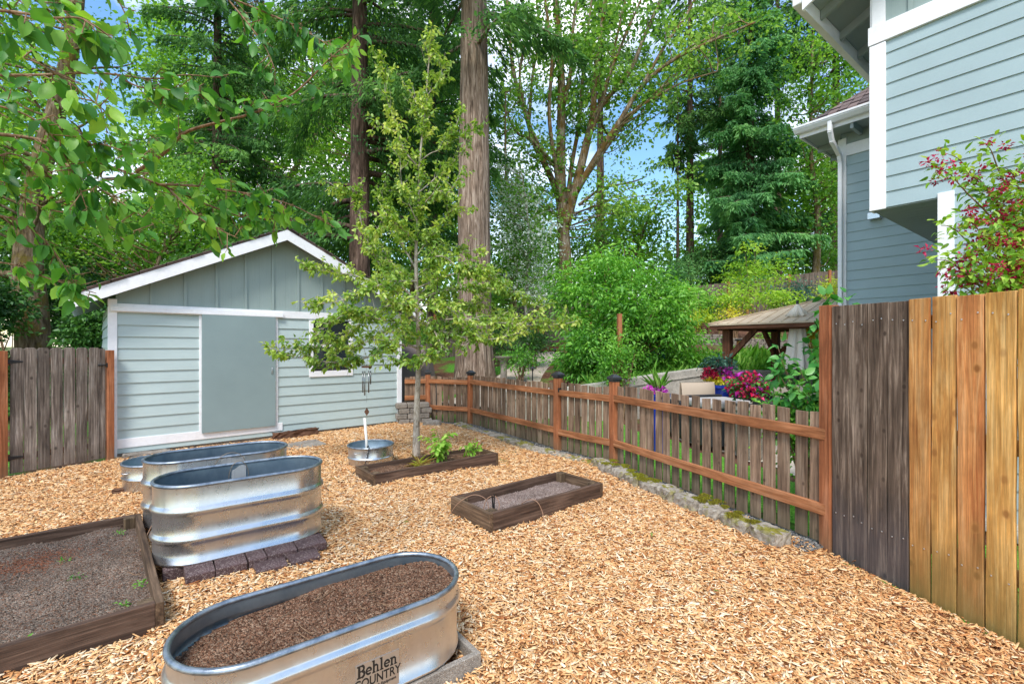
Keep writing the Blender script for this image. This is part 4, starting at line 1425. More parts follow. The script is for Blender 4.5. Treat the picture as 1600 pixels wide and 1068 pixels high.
def along_fence(s):
    """point on the yard side of the low fence, s in metres from the near corner"""
    pts = [FP[0], FP[1], FP[2], FP[3], FP[4]]
    for a, b_ in zip(pts, pts[1:]):
        L_ = (b_ - a).length
        if s <= L_:
            d = (b_ - a) / L_
            return a + d * s, d
        s -= L_
    return pts[-1], d
seg_total = sum((b_ - a).length for a, b_ in zip(FP, FP[1:]))
def rough_block(name, mat, p, rz, lx, ly, h, sink=0.06, amp=0.008, seed=0):
    b = MB()
    nx, ny, nz_ = 9, 6, 5
    r = np.random.default_rng(seed)
    bm_pts = {}
    vs, fs = [], []
    def vid(i, j, k):
        key = (i, j, k)
        if key not in bm_pts:
            x, y, z = (i / nx - 0.5) * lx, (j / ny - 0.5) * ly, -sink + (h + sink) * k / nz_
            # round the corners, roughen
            cx_, cy_, cz_ = max(abs(x) - lx / 2 + 0.02, 0), max(abs(y) - ly / 2 + 0.02, 0), max(z - h + 0.02, 0)
            sh = 0.35
            x -= math.copysign(cx_ * sh * (1 if cy_ > 0 or cz_ > 0 else 0), x)
            y -= math.copysign(cy_ * sh * (1 if cx_ > 0 or cz_ > 0 else 0), y)
            z -= cz_ * sh * (1 if cx_ > 0 or cy_ > 0 else 0)
            e = r.normal(0, amp, 3)
            bm_pts[key] = len(vs)
            vs.append((x + e[0], y + e[1], z + e[2]))
        return bm_pts[key]
    for i in range(nx):
        for j in range(ny):
            fs.append((vid(i, j, nz_), vid(i + 1, j, nz_), vid(i + 1, j + 1, nz_), vid(i, j + 1, nz_)))
    for i in range(nx):
        for k in range(nz_):
            fs.append((vid(i, 0, k), vid(i + 1, 0, k), vid(i + 1, 0, k + 1), vid(i, 0, k + 1)))
            fs.append((vid(i + 1, ny, k), vid(i, ny, k), vid(i, ny, k + 1), vid(i + 1, ny, k + 1)))
    for j in range(ny):
        for k in range(nz_):
            fs.append((vid(0, j + 1, k), vid(0, j, k), vid(0, j, k + 1), vid(0, j + 1, k + 1)))
            fs.append((vid(nx, j, k), vid(nx, j + 1, k), vid(nx, j + 1, k + 1), vid(nx, j, k + 1)))
    b.add(vs, fs)
    return b.build(name, mat, None, p, (random.uniform(-0.03, 0.03), random.uniform(-0.04, 0.04), rz), smooth=False)
s = 0.14
k = 0
spots = ["nearest the tall fence", "second from the tall fence", "third from the tall fence, with bright moss", "fourth from the tall fence", "fifth from the tall fence", "sixth from the tall fence, thick with moss",
         "seventh from the tall fence", "eighth from the tall fence", "just before the gate post", "at the right of the gate", "in the gateway", "at the left of the gate"]
edge_words = ["eroded", "chipped", "flat", "rough", "low", "worn"]
while s < seg_total - 1.0:
    l_ = random.uniform(0.22, 0.3)
    p, d = along_fence(s + l_ / 2)
    nrm = Vector((-d.y, d.x, 0))
    off = 0.3 if k < 9 else 0.24
    q = p + nrm * off
    rz = math.atan2(d.y, d.x) + random.uniform(-0.12, 0.12)
    near = s < 2.7
    h_ = (0.1 if near else 0.04) + random.uniform(-0.012, 0.015)
    o = rough_block("edging_block", M["edging"], (q.x, q.y, 0.0), rz, l_ - 0.02, 0.18 if near else 0.2, h_, seed=k, amp=0.0045)
    if k < 12: lab = "mossy grey edging block along the low fence, " + spots[k]
    else: lab = "low flat grey edging block along the far picket fence beyond the gate"
    tag(o, lab, "edging block", "edging blocks along the low fence")
    # a cushion of moss on most
    if near and k in (1, 2, 3, 5, 6, 7, 8):
        r = np.random.default_rng(100 + k)
        n = 1700
        nc_ = r.integers(3, 6)
        cc_ = r.normal(0, 1, (nc_, 2)) * np.array([l_ * 0.26, 0.045])
        ci = r.integers(0, nc_, n)
        rr_ = r.uniform(0.03, 0.055, nc_)
        rad, a = np.sqrt(r.random(n)), r.uniform(0, 2 * PI, n)
        wob = 1 + 0.35 * np.sin(3 * a + ci) + 0.2 * np.sin(7 * a)
        P = np.stack([cc_[ci, 0] + rad * np.cos(a) * rr_[ci] * wob, cc_[ci, 1] + rad * np.sin(a) * rr_[ci] * wob, h_ - 0.002 + 0.016 * (1 - rad ** 2)], 1)
        D = unit(r.normal(size=(n, 3)) * 0.5 + np.array([0, 0, 1.0]))
        mo_ = leaves("moss", P, D, rnd_dir(n), 0.014, 0.006, M["moss_leaf"] if "moss_leaf" in M else M["moss"], None, shape="diamond")
        c_, s_ = q + nrm * -0.04, 0
        mo_.location = (c_.x, c_.y, 0)
        mo_.rotation_euler = (0, 0, rz)
        tag(mo_, None, None, None, "stuff")
        mo_["label"] = "yellow green moss cushions growing on the edging blocks"
        mo_["category"] = "moss"
    s += l_ + random.uniform(0.0, 0.02)
    k += 1

b = MB()
r = np.random.default_rng(3)
NG = 2600
ss = r.uniform(0.02, seg_total - 0.1, NG)
GP = []
for s_ in ss:
    p, d = along_fence(float(s_))
    q = p + Vector((-d.y, d.x, 0)) * float(r.uniform(0.03, 0.2))
    GP.append((q.x, q.y))
GP = np.array(GP)
sz = r.lognormal(math.log(0.011), 0.35, NG)
base = np.array([[1, 0, 0], [-1, 0, 0], [0, 1, 0], [0, -1, 0], [0, 0, 1], [0, 0, -1]], float)
vb = np.stack([GP[:, 0], GP[:, 1], r.uniform(0, 0.02, NG)], 1)[:, None] + base[None] * sz[:, None, None] * r.uniform(0.6, 1.3, (NG, 6, 1))
tri = np.array([[0, 2, 4], [2, 1, 4], [1, 3, 4], [3, 0, 4], [2, 0, 5], [1, 2, 5], [3, 1, 5], [0, 3, 5]])
tag(np_mesh("gravel", vb.reshape(-1, 3), (tri[None] + (np.arange(NG) * 6)[:, None, None]).reshape(-1, 3), M["gravel"]), "dark gravel strip at the foot of the low fence", "gravel", kind="stuff")
vs, fs = [], []
for i in range(60):
    p, d = along_fence(seg_total * i / 59.0 * 0.995 + 0.01)
    nrm = Vector((-d.y, d.x, 0))
    vs += [tuple(p - nrm * 0.06 + Vector((0, 0, 0.004))), tuple(p + nrm * 0.24 + Vector((0, 0, 0.004)))]
for i in range(59):
    fs.append((2 * i, 2 * i + 2, 2 * i + 3, 2 * i + 1))
tag(MB().add(vs, fs).build("gravel_strip", M["gravel"]), kind="structure")

# ================================================================ shed
def shed_x(u, y=0.0):
    k = (u - CU) / F
    ox, oy = SHED.x + SD2.x * y, SHED.y + SD2.y * y
    return (k * oy - ox) / (SD1.x - k * SD1.y)
def shed_z(v, x, y=0.0):
    Y = SHED.y + SD1.y * x + SD2.y * y
    return EYE - (v - CV) * Y / F

def lap_siding(b, x0, x1, z0, z1, exp, yf=0.0, th=0.019, ztop_fn=None, cuts=()):
    """lapped boards on the plane y=yf facing -y; cuts = rectangles (xa, xb, za, zb) left open"""
    n = int(math.ceil((z1 - z0) / exp - 1e-6))
    for i in range(n):
        a, c = z0 + i * exp, min(z0 + (i + 1) * exp, z1)
        spans = [(x0, x1)]
        for xa, xb, za, zb in cuts:
            if za < c - 1e-4 and zb > a + 1e-4:
                new = []
                for s0, s1 in spans:
                    if xb <= s0 or xa >= s1: new.append((s0, s1))
                    else:
                        if xa > s0: new.append((s0, xa))
                        if xb < s1: new.append((xb, s1))
                spans = new
        for s0, s1 in spans:
            b.add([(s0, yf - th, a), (s1, yf - th, a), (s1, yf - 0.002, c), (s0, yf - 0.002, c), (s0, yf, a), (s1, yf, a)],
                  [(0, 1, 2, 3), (4, 5, 1, 0)])
            b.add([(s0, yf - th, a), (s0, yf - 0.002, c), (s0, yf, c), (s0, yf, a)], [(0, 1, 2, 3)])
            b.add([(s1, yf - th, a), (s1, yf - 0.002, c), (s1, yf, c), (s1, yf, a)], [(3, 2, 1, 0)])

sh = thing("garden_shed", "pale blue green gabled shed with a sliding sage door", "shed", SHED, AS)
SW, SDp = SHED_W, 3.4
EZ = 2.05
PEAKX = SW / 2
SL = 0.485
dx0, dx1 = shed_x(315), shed_x(429)
wx0, wx1 = shed_x(489), shed_x(545)
WZ0, WZ1 = 1.1, 2.0
b = MB()
lap_siding(b, 0.07, SW - 0.07, 0.05, 2.04, 0.163, 0.0, cuts=((wx0, wx1, WZ0, WZ1),))
b.build("lap_siding", M["siding"], sh)
b = MB()
# carcass walls
b.box(0.01, SW - 0.01, 0.1, 0.14, 0.02, 2.1)
b.box(0.0, 0.05, 0.14, SDp, 0.02, 2.15)
b.box(SW - 0.05, SW, 0.14, SDp, 0.02, 2.15)
b.box(0.0, SW, SDp - 0.05, SDp, 0.02, 2.15)
b.build("inner_wall", M["siding"], sh)
# side walls lapped
for nm, xx, sg in (("l", 0.0, 1), ("r", SW, -1)):
    b = MB()
    lap_siding(b, 0.07, SDp, 0.05, 2.04, 0.163)
    o = b.build("side_siding", M["siding"], sh, (xx, 0 if sg > 0 else 0, 0), (0, 0, PI / 2 if sg < 0 else PI / 2))
    if sg > 0:
        o.scale = (1, -1, 1)
        o.location = (xx, 0, 0)
# gable: vertical boards with battens
def gable_top(x):
    return 3.34 - abs(x - PEAKX) * SL + 0.04
b = MB()
pts = [(0.06, 0.0, 2.1), (SW - 0.06, 0.0, 2.1), (SW - 0.06, 0.0, gable_top(SW - 0.06)), (PEAKX, 0.0, gable_top(PEAKX)), (0.06, 0.0, gable_top(0.06))]
b.prism(pts, (0, 0.03, 0))
x = 0.06 + 0.4
while x < SW - 0.1:
    b.box(x - 0.02, x + 0.02, -0.024, 0.0, 2.13, gable_top(x) - 0.005)
    x += 0.405
x = 0.06 + 0.2
while x < SW - 0.1:
    for q in (0.0, ):
        b.box(x - 0.002, x + 0.002, -0.002, 0.0, 2.13, gable_top(x) - 0.005)
    x += 0.405
b.build("gable_cladding", M["gable"], sh)
# trim
for x0, x1 in ((-0.025, 0.075), (SW - 0.075, SW + 0.025)):
    MB().box(x0, x1, -0.03, 0.03, 0.0, 2.2).build("corner_board", M["white"], sh, bevel=0.003)
MB().box(0.075, SW - 0.075, -0.027, 0.0, 2.02, 2.14).build("frieze_board", M["white"], sh, bevel=0.003)
tr = MB()
tr.box(0.0, dx1 + 0.12, -0.06, -0.022, 2.055, 2.1)
tr.box(0.0, dx1 + 0.12, -0.066, -0.06, 2.03, 2.062)
tr.build("door_track", M["white"], sh, bevel=0.002)
MB().box(0.075, dx1 + 0.12, -0.027, 0.0, 0.12, 0.25).build("skirt_board", M["white"], sh, bevel=0.003)
for x0, x1 in ((dx0 - 0.035, dx0 + 0.03), (dx1 - 0.02, dx1 + 0.05)):
    MB().box(x0, x1, -0.026, 0.0, 0.25, 2.02).build("door_casing", M["white"], sh, bevel=0.003)
dr = MB().box(dx0 - 0.005, dx1, -0.064, -0.03, 0.215, 2.05).build("sliding_door", M["doorpaint"], sh, bevel=0.004)
MB().tube([(dx1 - 0.06, -0.06, 1.08), (dx1 - 0.06, -0.082, 1.1), (dx1 - 0.06, -0.085, 1.18), (dx1 - 0.06, -0.06, 1.2)], 0.006, 6).build("handle", M["galv"], dr, smooth=True)
wf = MB()
f_ = 0.07
wf.box(wx0 - f_, wx0, -0.03, 0.03, WZ0 - 0.1, WZ1)
wf.box(wx1, wx1 + f_, -0.03, 0.03, WZ0 - 0.1, WZ1)
wf.box(wx0, wx1, -0.03, 0.03, WZ0 - 0.1, WZ0)
wf.box(wx0, wx1, -0.016, 0.03, (WZ0 + WZ1) / 2 - 0.02, (WZ0 + WZ1) / 2 + 0.02)
wo = wf.build("window", M["white"], sh, bevel=0.003)
MB().box(wx0, wx1, 0.01, 0.02, WZ0, WZ1).build("pane", M["glass"], wo)
# roof
t = NT("mossy_asphalt_shingle")
br = t.n("ShaderNodeTexBrick")
t.l(t.coord((1, 1, 1), False), br.inputs["Vector"])
br.inputs["Scale"].default_value = 1.0
br.inputs["Brick Width"].default_value = 0.3
br.inputs["Row Height"].default_value = 0.14
br.inputs["Mortar Size"].default_value = 0.006
br.inputs["Color1"].default_value = (*srgb(92, 82, 80), 1)
br.inputs["Color2"].default_value = (*srgb(130, 112, 106), 1)
br.inputs["Mortar"].default_value = (*srgb(50, 42, 42), 1)
ns = t.noise(t.coord((1, 1, 1), False), 30, 5, 0.7)
M["shingle"] = t.set(t.mix(1.0, br.outputs["Color"], t.maprange(ns, 0.3, 0.7, 0.75, 1.2), "MULTIPLY"), 0.95, 0, 0.2)
OVX, OVY = 0.44, 0.3
peak = 3.5
ang = math.atan(SL)
for sg in (-1, 1):
    b = MB()
    xe = PEAKX + sg * (SW / 2 + OVX)
    ze = peak - SL * (SW / 2 + OVX)
    b.prism([(PEAKX, -OVY, peak), (xe, -OVY, ze), (xe, -OVY, ze - 0.03), (PEAKX, -OVY, peak - 0.03)], (0, SDp + 2 * OVY, 0))
    # ragged shingle courses standing proud at the rake
    n = 18
    for i in range(n):
        f0, f1 = i / n, (i + 1) / n
        xa, xb = PEAKX + sg * (SW / 2 + OVX) * f0, PEAKX + sg * (SW / 2 + OVX) * f1
        za, zb = peak - SL * abs(xa - PEAKX), peak - SL * abs(xb - PEAKX)
        j = random.uniform(0.01, 0.035)
        b.add([(xa, -OVY - j, za + 0.004), (xb, -OVY - j, zb + 0.016), (xb, SDp + OVY, zb + 0.016), (xa, SDp + OVY, za + 0.004),
               (xb, -OVY - j, zb), (xb, SDp + OVY, zb), (xa, -OVY - j, za)], [(0, 1, 2, 3), (1, 4, 5, 2), (0, 6, 4, 1)])
    b.build("roof", M["shingle"], sh)
    b = MB()
    b.prism([(PEAKX, -OVY, peak - 0.035), (xe, -OVY, ze - 0.035), (xe, -OVY, ze - 0.2), (PEAKX, -OVY, peak - 0.205)], (0, 0.028, 0))
    b.build("barge_board", M["white"], sh)
    b = MB()
    b.prism([(PEAKX, -OVY + 0.03, peak - 0.035), (xe, -OVY + 0.03, ze - 0.035), (xe, -OVY + 0.03, ze - 0.055), (PEAKX, -OVY + 0.03, peak - 0.055)], (0, SDp + 2 * OVY - 0.06, 0))
    for yy in np.arange(0.2, SDp, 0.5):
        b.prism([(PEAKX + sg * SW / 2, yy, peak - SL * SW / 2 - 0.056), (xe - sg * 0.03, yy, ze - 0.056 + 0.015), (xe - sg * 0.03, yy, ze - 0.13), (PEAKX + sg * SW / 2, yy, peak - SL * SW / 2 - 0.15)], (0, 0.04, 0))
    b.build("soffit", M["soffit"], sh)
# concrete footing
b = MB().box(-0.02, SW + 0.02, 0.01, SDp, -0.1, 0.045)
b.build("footing", M["concrete"], sh, bevel=0.004)
# slab, log and stepping stones at the shed's foot
q = gp(470, 697)
tag(rough_block("stone_slab", M["concrete"], (q.x, q.y, 0.0), AS, 0.62, 0.5, 0.035, seed=40, amp=0.003), "flat grey slab lying in the chips before the shed", "slab")
q = SHED + SD1 * (shed_x(458)) - SD2 * 0.16
tag(rough_block("rotten_log", M["logwood"], (q.x, q.y, 0.02), AS, 0.72, 0.12, 0.1, seed=41, amp=0.009), "rotten brown timber lying along the shed foot", "timber")
q = SHED + SD1 * 0.4 - SD2 * 0.12
tag(rough_block("footing_stone", M["concrete"], (q.x, q.y, 0.0), AS + 0.1, 0.55, 0.14, 0.05, seed=42, amp=0.006), "pale stone under the left corner of the shed", "stone")
q = gp(208, 768)
tag(rough_block("driftwood_piece", M["logwood"], (q.x - 0.05, q.y - 0.02, 0.01), 0.3, 0.26, 0.06, 0.035, seed=43, amp=0.006), "flat grey piece of wood by the small tub", "wood piece")

# stacked block pier where the low fence meets the shed
pier = thing("block_pier", "stack of grey rounded wall blocks at the shed corner under the fence", "wall", FP[4] * 0.52 + FSH * 0.48 + Vector((-0.02, -0.16, 0)), math.atan2((FSH - FP[4]).y, (FSH - FP[4]).x))
for row in range(4):
    for c_ in range(3):
        bx = MB()
        x0 = -0.36 + 0.22 * c_ + 0.05 * (row % 2)
        bx.box(x0, x0 + 0.21, -0.09, 0.12, 0.105 * row + 0.0, 0.105 * row + 0.1)
        bx.build("block", M["greyblock"] if "greyblock" in M else M["concrete"], pier, bevel=0.018, seg=3)
q = gp(675, 664)
tag(rough_block("curb_stone", M["concrete"], (q.x, q.y, 0.0), 0.1, 0.34, 0.16, 0.09, seed=45, amp=0.006), "pale rounded kerb stone at the foot of the first fence post", "stone")

# ================================================================ house
hs = thing("house", "two storey pale blue green house with white trim and cantilevered upper wall", "house", (3.8, 5.0, 0), AH)
EXP = 0.159
def wall_to(parent, name, mat, b, xplane):
    # geometry authored facing -y along local x; turned to face the house's -x
    return b.build(name, mat, parent, (xplane, 0, 0), (0, 0, -PI / 2))
BZ0, BAND0, BAND1, EAVE = 2.98, 4.70, 4.89, 5.25
NL = 0.545
# plane A upper (local s = -y, running right)
b = MB()
lap_siding(b, 0.12, 7.0, BZ0, BAND0, EXP, th=0.014)
wall_to(hs, "lap_siding", M["housesiding"], b, 0.0)
b = MB()
lap_siding(b, NL + 0.1, 7.0, BZ0 - EXP * 19, BZ0, EXP, th=0.014)
wall_to(hs, "lap_siding", M["housesiding"], b, 0.0)
# upper gable sheet with battens
b = MB()
b.prism([(0.1, 0, BAND1), (7.0, 0, BAND1), (7.0, 0, 5.2), (3.5, 0, 6.95), (0.0, 0, 5.2)], (0, 0.03, 0))
x = 0.32
while x < 6.9:
    b.box(x - 0.02, x + 0.02, -0.022, 0, BAND1, 5.15 + 0.5 * min(x, 7 - x))
    x += 0.4
wall_to(hs, "gable_cladding", M["gable"], b, 0.0)
# body boxes behind the cladding
b = MB()
b.box(0.012, 6.0, -7.0, -0.012, BZ0 + 0.02, 5.2)
b.box(0.012, 6.0, -7.0, -NL - 0.012, 0, BZ0)
b.box(3.172, 9.0, -3.0, 1.30, 0, 5.1)
b.build("inner_wall", M["housesiding"], hs)
# trim on plane A
def trimA(name, s0, s1, z0, z1, th=0.028):
    o = MB().box(-th, 0.0, -s1, -s0, z0, z1).build(name, M["white"], hs, bevel=0.003)
    return o
trimA("corner_board", -0.02, 0.12, BZ0 - 0.015, BAND0 - 0.01)
trimA("corner_board", 0.0, 0.115, BAND1 + 0.002, 5.22, 0.022)
trimA("band_board", -0.03, 7.0, BAND0, BAND1, 0.034)
trimA("corner_board", NL - 0.02, NL + 0.1, 0, BZ0 + 0.035, 0.032)
MB().box(0.0, 0.12, 0.0, 0.022, BZ0 - 0.015, 5.2).build("corner_board", M["white"], hs, bevel=0.003)
# cantilever underside with plank grooves
b = MB()
for k in range(24):
    b.box(0.0 + k * 0.132, 0.127 + k * 0.132, -NL - 0.3, 0.0, BZ0 - 0.012, BZ0 + 0.012)
b.box(0.0, 3.17, -NL - 0.3, 0.0, BZ0 - 0.005, BZ0 + 0.02)
b.build("cantilever_soffit", M["soffit"], hs)
# recessed rear wall
XB, YB = 3.16, 1.32
b = MB()
lap_siding(b, -YB + 0.1, 3.0, BAND0 - EXP * 29, BAND0, EXP, th=0.014)
wall_to(hs, "rear_siding", M["housesiding"], b, XB)
b = MB().box(XB - 0.004, XB, -3.0, YB - 0.1, BAND1, 5.06)
b.build("rear_frieze_panel", M["gable"], hs)
MB().box(XB - 0.028, XB, YB - 0.1, YB + 0.02, 0, 5.0).build("corner_board", M["white"], hs, bevel=0.003)
MB().box(XB, XB + 0.1, YB, YB + 0.022, 0, 5.0).build("corner_board", M["white"], hs, bevel=0.003)
MB().box(XB - 0.03, XB, -3.0, YB - 0.1, BAND0, BAND1).build("band_board", M["white"], hs, bevel=0.003)
b = MB().box(XB + 0.02, 9.0, YB, YB + 0.012, 0, 5.05)
b.build("side_siding", M["housesiding"], hs)
# upper roof (gable end over plane A)
RX0, EY = -0.38, 0.52
def slope_z(y): return 5.36 + 0.5 * (EY - y)
b = MB()
b.prism([(RX0, EY, slope_z(EY)), (RX0, -3.5, slope_z(-3.5)), (RX0, -3.5, slope_z(-3.5) + 0.05), (RX0, EY, slope_z(EY) + 0.05)], (6.4, 0, 0))
b.prism([(RX0, -3.5, slope_z(-3.5)), (RX0, -7.6, slope_z(EY)), (RX0, -7.6, slope_z(EY) + 0.05), (RX0, -3.5, slope_z(-3.5) + 0.05)], (6.4, 0, 0))
b.build("roof", M["shingle"], hs)
fa = MB()
fa.box(RX0 - 0.002, 5.9, EY - 0.025, EY, 5.2, 5.36)
fa.build("fascia_board", M["white"], hs, bevel=0.003)
g_ = MB()
g_.box(RX0 - 0.01, 5.9, EY + 0.001, EY + 0.11, 5.3, 5.4)
g_.box(RX0 - 0.01, 5.9, EY + 0.001, EY + 0.125, 5.38, 5.41)
g_.build("gutter", M["white"], hs, bevel=0.012)
b = MB()
b.prism([(RX0 - 0.03, EY, slope_z(EY) - 0.16), (RX0 - 0.03, -3.5, slope_z(-3.5) - 0.16), (RX0 - 0.03, -3.5, slope_z(-3.5) + 0.03), (RX0 - 0.03, EY, slope_z(EY) + 0.03)], (0.03, 0, 0))
b.prism([(RX0 - 0.03, -3.5, slope_z(-3.5) - 0.16), (RX0 - 0.03, -7.6, slope_z(EY) - 0.16), (RX0 - 0.03, -7.6, slope_z(EY) + 0.03), (RX0 - 0.03, -3.5, slope_z(-3.5) + 0.03)], (0.03, 0, 0))
b.build("barge_board", M["white"], hs)
b = MB()
b.prism([(RX0, EY - 0.03, slope_z(EY - 0.03) - 0.022), (RX0, -3.5, slope_z(-3.5) - 0.022), (RX0, -3.5, slope_z(-3.5) - 0.004), (RX0, EY - 0.03, slope_z(EY - 0.03) - 0.004)], (6.3, 0, 0))
b.build("eave_soffit", M["soffit"], hs)
for xx in np.arange(0.0, 5.8, 0.6):
    q = MB()
    q.prism([(xx, EY - 0.03, slope_z(EY - 0.03) - 0.024), (xx, 0.0, slope_z(0) - 0.024), (xx, 0.0, slope_z(0) - 0.15), (xx, EY - 0.03, slope_z(EY - 0.03) - 0.12)], (0.045, 0, 0))
    q.build("rafter_tail", M["soffit"], hs)
for yy in (-0.6, -1.4):
    q = MB()
    q.prism([(RX0, yy, slope_z(yy) - 0.024), (0.0, yy, slope_z(yy) - 0.024), (0.0, yy, slope_z(yy) - 0.13), (RX0, yy, slope_z(yy) - 0.13)], (0, 0.045, 0))
    q.build("rafter_tail", M["soffit"], hs)
# rear hip roof
CX, CY = XB - 0.45, YB + 0.45
rz0 = 5.24
b = MB()
P = [(CX, CY, rz0), (CX, -2.0, rz0), (CX + 2.5, -2.0, rz0 + 2.0), (CX + 2.5, CY - 2.5, rz0 + 2.0), (9.0, CY - 2.5, rz0 + 2.0), (9.0, CY, rz0)]
Pd = [(x, y, z - 0.04) for x, y, z in P]
b.add(P + Pd, [(0, 3, 2, 1), (0, 5, 4, 3), (6, 7, 8, 9), (6, 9, 10, 11), (0, 1, 7, 6), (5, 0, 6, 11)])
for i in range(17):
    f0, f1 = i / 17, (i + 1) / 17
    xa, xb = CX + 2.5 * f0, CX + 2.5 * f1
    za, zb = rz0 + 2.0 * f0, rz0 + 2.0 * f1
    b.add([(xa - 0.005, CY - 2.5 * f0, za + 0.018), (xa - 0.005, -2.0, za + 0.018), (xb, -2.0, zb + 0.006), (xb, CY - 2.5 * f1, zb + 0.006),
           (xa - 0.005, CY - 2.5 * f0, za), (xa - 0.005, -2.0, za)], [(0, 3, 2, 1), (0, 1, 5, 4)])
b.build("rear_roof", M["shingle"], hs)
b = MB()
b.box(CX, CX + 0.025, -2.0, CY, 5.06, 5.2)
b.box(CX + 0.025, 9.0, CY - 0.025, CY, 5.06, 5.2)
b.build("fascia_board", M["white"], hs, bevel=0.003)
b = MB()
prof = [(0, 0), (-0.07, 0.0), (-0.115, 0.055), (-0.115, 0.075), (-0.128, 0.075), (-0.128, 0.105), (0, 0.105)]
b.prism([(CX - 0.001 + p_, -2.0, 5.13 + z_) for p_, z_ in prof], (0, CY + 2.0 + 0.05, 0))
b.build("gutter", M["white"], hs)
b = MB()
b.box(CX + 0.03, XB, -2.0, CY - 0.03, 5.09, 5.11)
b.box(XB, 9.0, YB, CY - 0.03, 5.09, 5.11)
b.build("eave_soffit", M["soffit"], hs)
for yy in (1.0, 0.4, -0.2):
    MB().box(CX + 0.03, XB, yy, yy + 0.045, 4.98, 5.088).build("rafter_tail", M["soffit"], hs)
for xx in (3.4, 4.0, 4.6):
    MB().box(xx, xx + 0.045, YB + 0.02, CY - 0.03, 4.98, 5.088).build("rafter_tail", M["soffit"], hs)
b = MB()
yd = YB - 0.03
pts = [(CX - 0.06, yd, 5.13), (CX - 0.06, yd, 5.0), (CX + 0.02, yd, 4.86), (XB - 0.12, yd, 4.72), (XB - 0.065, yd, 4.6), (XB - 0.065, yd, 0.1)]
for a, c in zip(pts, pts[1:]):
    a, c = Vector(a), Vector(c)
    e = (c - a).normalized() * 0.03
    b.beam(a - e, c + e, 0.075, 0.06, up=(0, 1, 0.01))
b.build("downspout", M["white"], hs, bevel=0.008)
b = MB()
b.box(XB - 0.13, XB - 0.012, 0.74, 0.9, 3.56, 3.66)
b.prism([(XB - 0.13, 0.74, 3.66), (XB - 0.13, 0.9, 3.66), (XB - 0.012, 0.9, 3.71), (XB - 0.012, 0.74, 3.71)], (0, 0, 0.004))
b.build("vent_hood", M["galv"], hs, bevel=0.004)

# ================================================================ trees beyond the fences
def gbase(u, Y, dz=0.0):
    x = (u - CU) * Y / F
    return (x, Y, gz(x, Y) + dz)
def hz(v, Y): return EYE - (v - CV) * Y / F

# the giant fir behind the low fence
b0 = gbase(741, 13.6, -0.1)
conifer("fir_tree", "giant fir with a furrowed bare red brown trunk behind the low fence", b0, 30, 0.53, 9.3, 3.5, 60, 130, 0.2, M["darkfir"], M["bark_fir"],
        droop=0.55, hang=0.35, up=0.12, shape=0.7, avoid=(-0.1, 0.8, 10.6), rough=0.05, flare=0.42, sides=56)
# dark conifer behind the shed
b0 = gbase(562, 17.0, -0.1)
conifer("conifer_tree", "dark drooping conifer with a straight trunk rising behind the shed roof", b0, 28, 0.42, 4.6, 6.2, 88, 170, 0.17, M["darkfir"], M["bark_dark"],
        droop=0.5, hang=0.5, up=0.18, shape=0.6, rough=0.04, sides=30, avoid=(-PI / 2 - 0.3, 0.75, 13.5))
b0 = gbase(676, 23.0, -0.1)
conifer("conifer_tree", "slender dark conifer between the pear tree and giant fir", b0, 26, 0.3, 9.5, 4.0, 44, 110, 0.22, M["darkfir"], M["bark_dark"], droop=0.5, hang=0.4, shape=0.7)
b0 = gbase(340, 24.0, -0.1)
conifer("conifer_tree", "broad dark conifer at the upper left behind the apple boughs", b0, 26, 0.42, 6.0, 4.6, 90, 140, 0.2, M["darkfir"], M["bark_dark"], droop=0.45, hang=0.5, shape=0.6)
# far right conifers
b0 = gbase(938, 33, -0.1)
conifer("conifer_tree", "tall thin conifer trunk behind the moss covered maple", b0, 30, 0.36, 15, 4.0, 44, 46, 0.36, M["fir"], M["bark_dark"], droop=0.35, hang=0.3, shape=0.6, sides=12)
b0 = gbase(1078, 31, -0.1)
conifer("conifer_tree", "tall conifer with a bare dark trunk left of the dense cedar", b0, 30, 0.3, 11.5, 3.8, 54, 52, 0.34, M["fir"], M["bark_dark"], droop=0.4, hang=0.35, shape=0.7, sides=12)
b0 = gbase(1059, 29, -0.1)
conifer("conifer_tree", "thinnest young conifer stem in the gap left of the cedar", b0, 14, 0.13, 9.5, 1.9, 30, 60, 0.3, M["fir"], M["bark_dark"], droop=0.35, hang=0.3, sides=10)
b0 = gbase(1172, 28, -0.1)
conifer("cedar_tree", "dense bright green cedar sweeping down to the upper fence", b0, 19.5, 0.36, 1.2, 4.3, 150, 170, 0.24, M["cedar"], M["bark_dark"], droop=0.3, hang=0.55, up=0.12, shape=0.75, width=0.4, sides=12)
b0 = gbase(1306, 34, -0.1)
conifer("conifer_tree", "tall conifer with a grey trunk right behind the house eaves", b0, 30, 0.42, 16, 4.2, 50, 50, 0.4, M["fir"], M["bark_dark"], droop=0.35, hang=0.3, sides=12)
b0 = gbase(1125, 36, -0.1)
conifer("conifer_tree", "sparse conifer rising just left of the cedar top", b0, 24, 0.26, 9, 3.4, 60, 60, 0.3, M["fir"], M["bark_dark"], droop=0.35, hang=0.4, sides=10)
b0 = gbase(1215, 36, -0.1)
conifer("conifer_tree", "sparse tall conifer above the cedar top against white cloud", b0, 31, 0.34, 16, 3.6, 46, 44, 0.4, M["fir"], M["bark_dark"], droop=0.3, hang=0.3, sides=12)

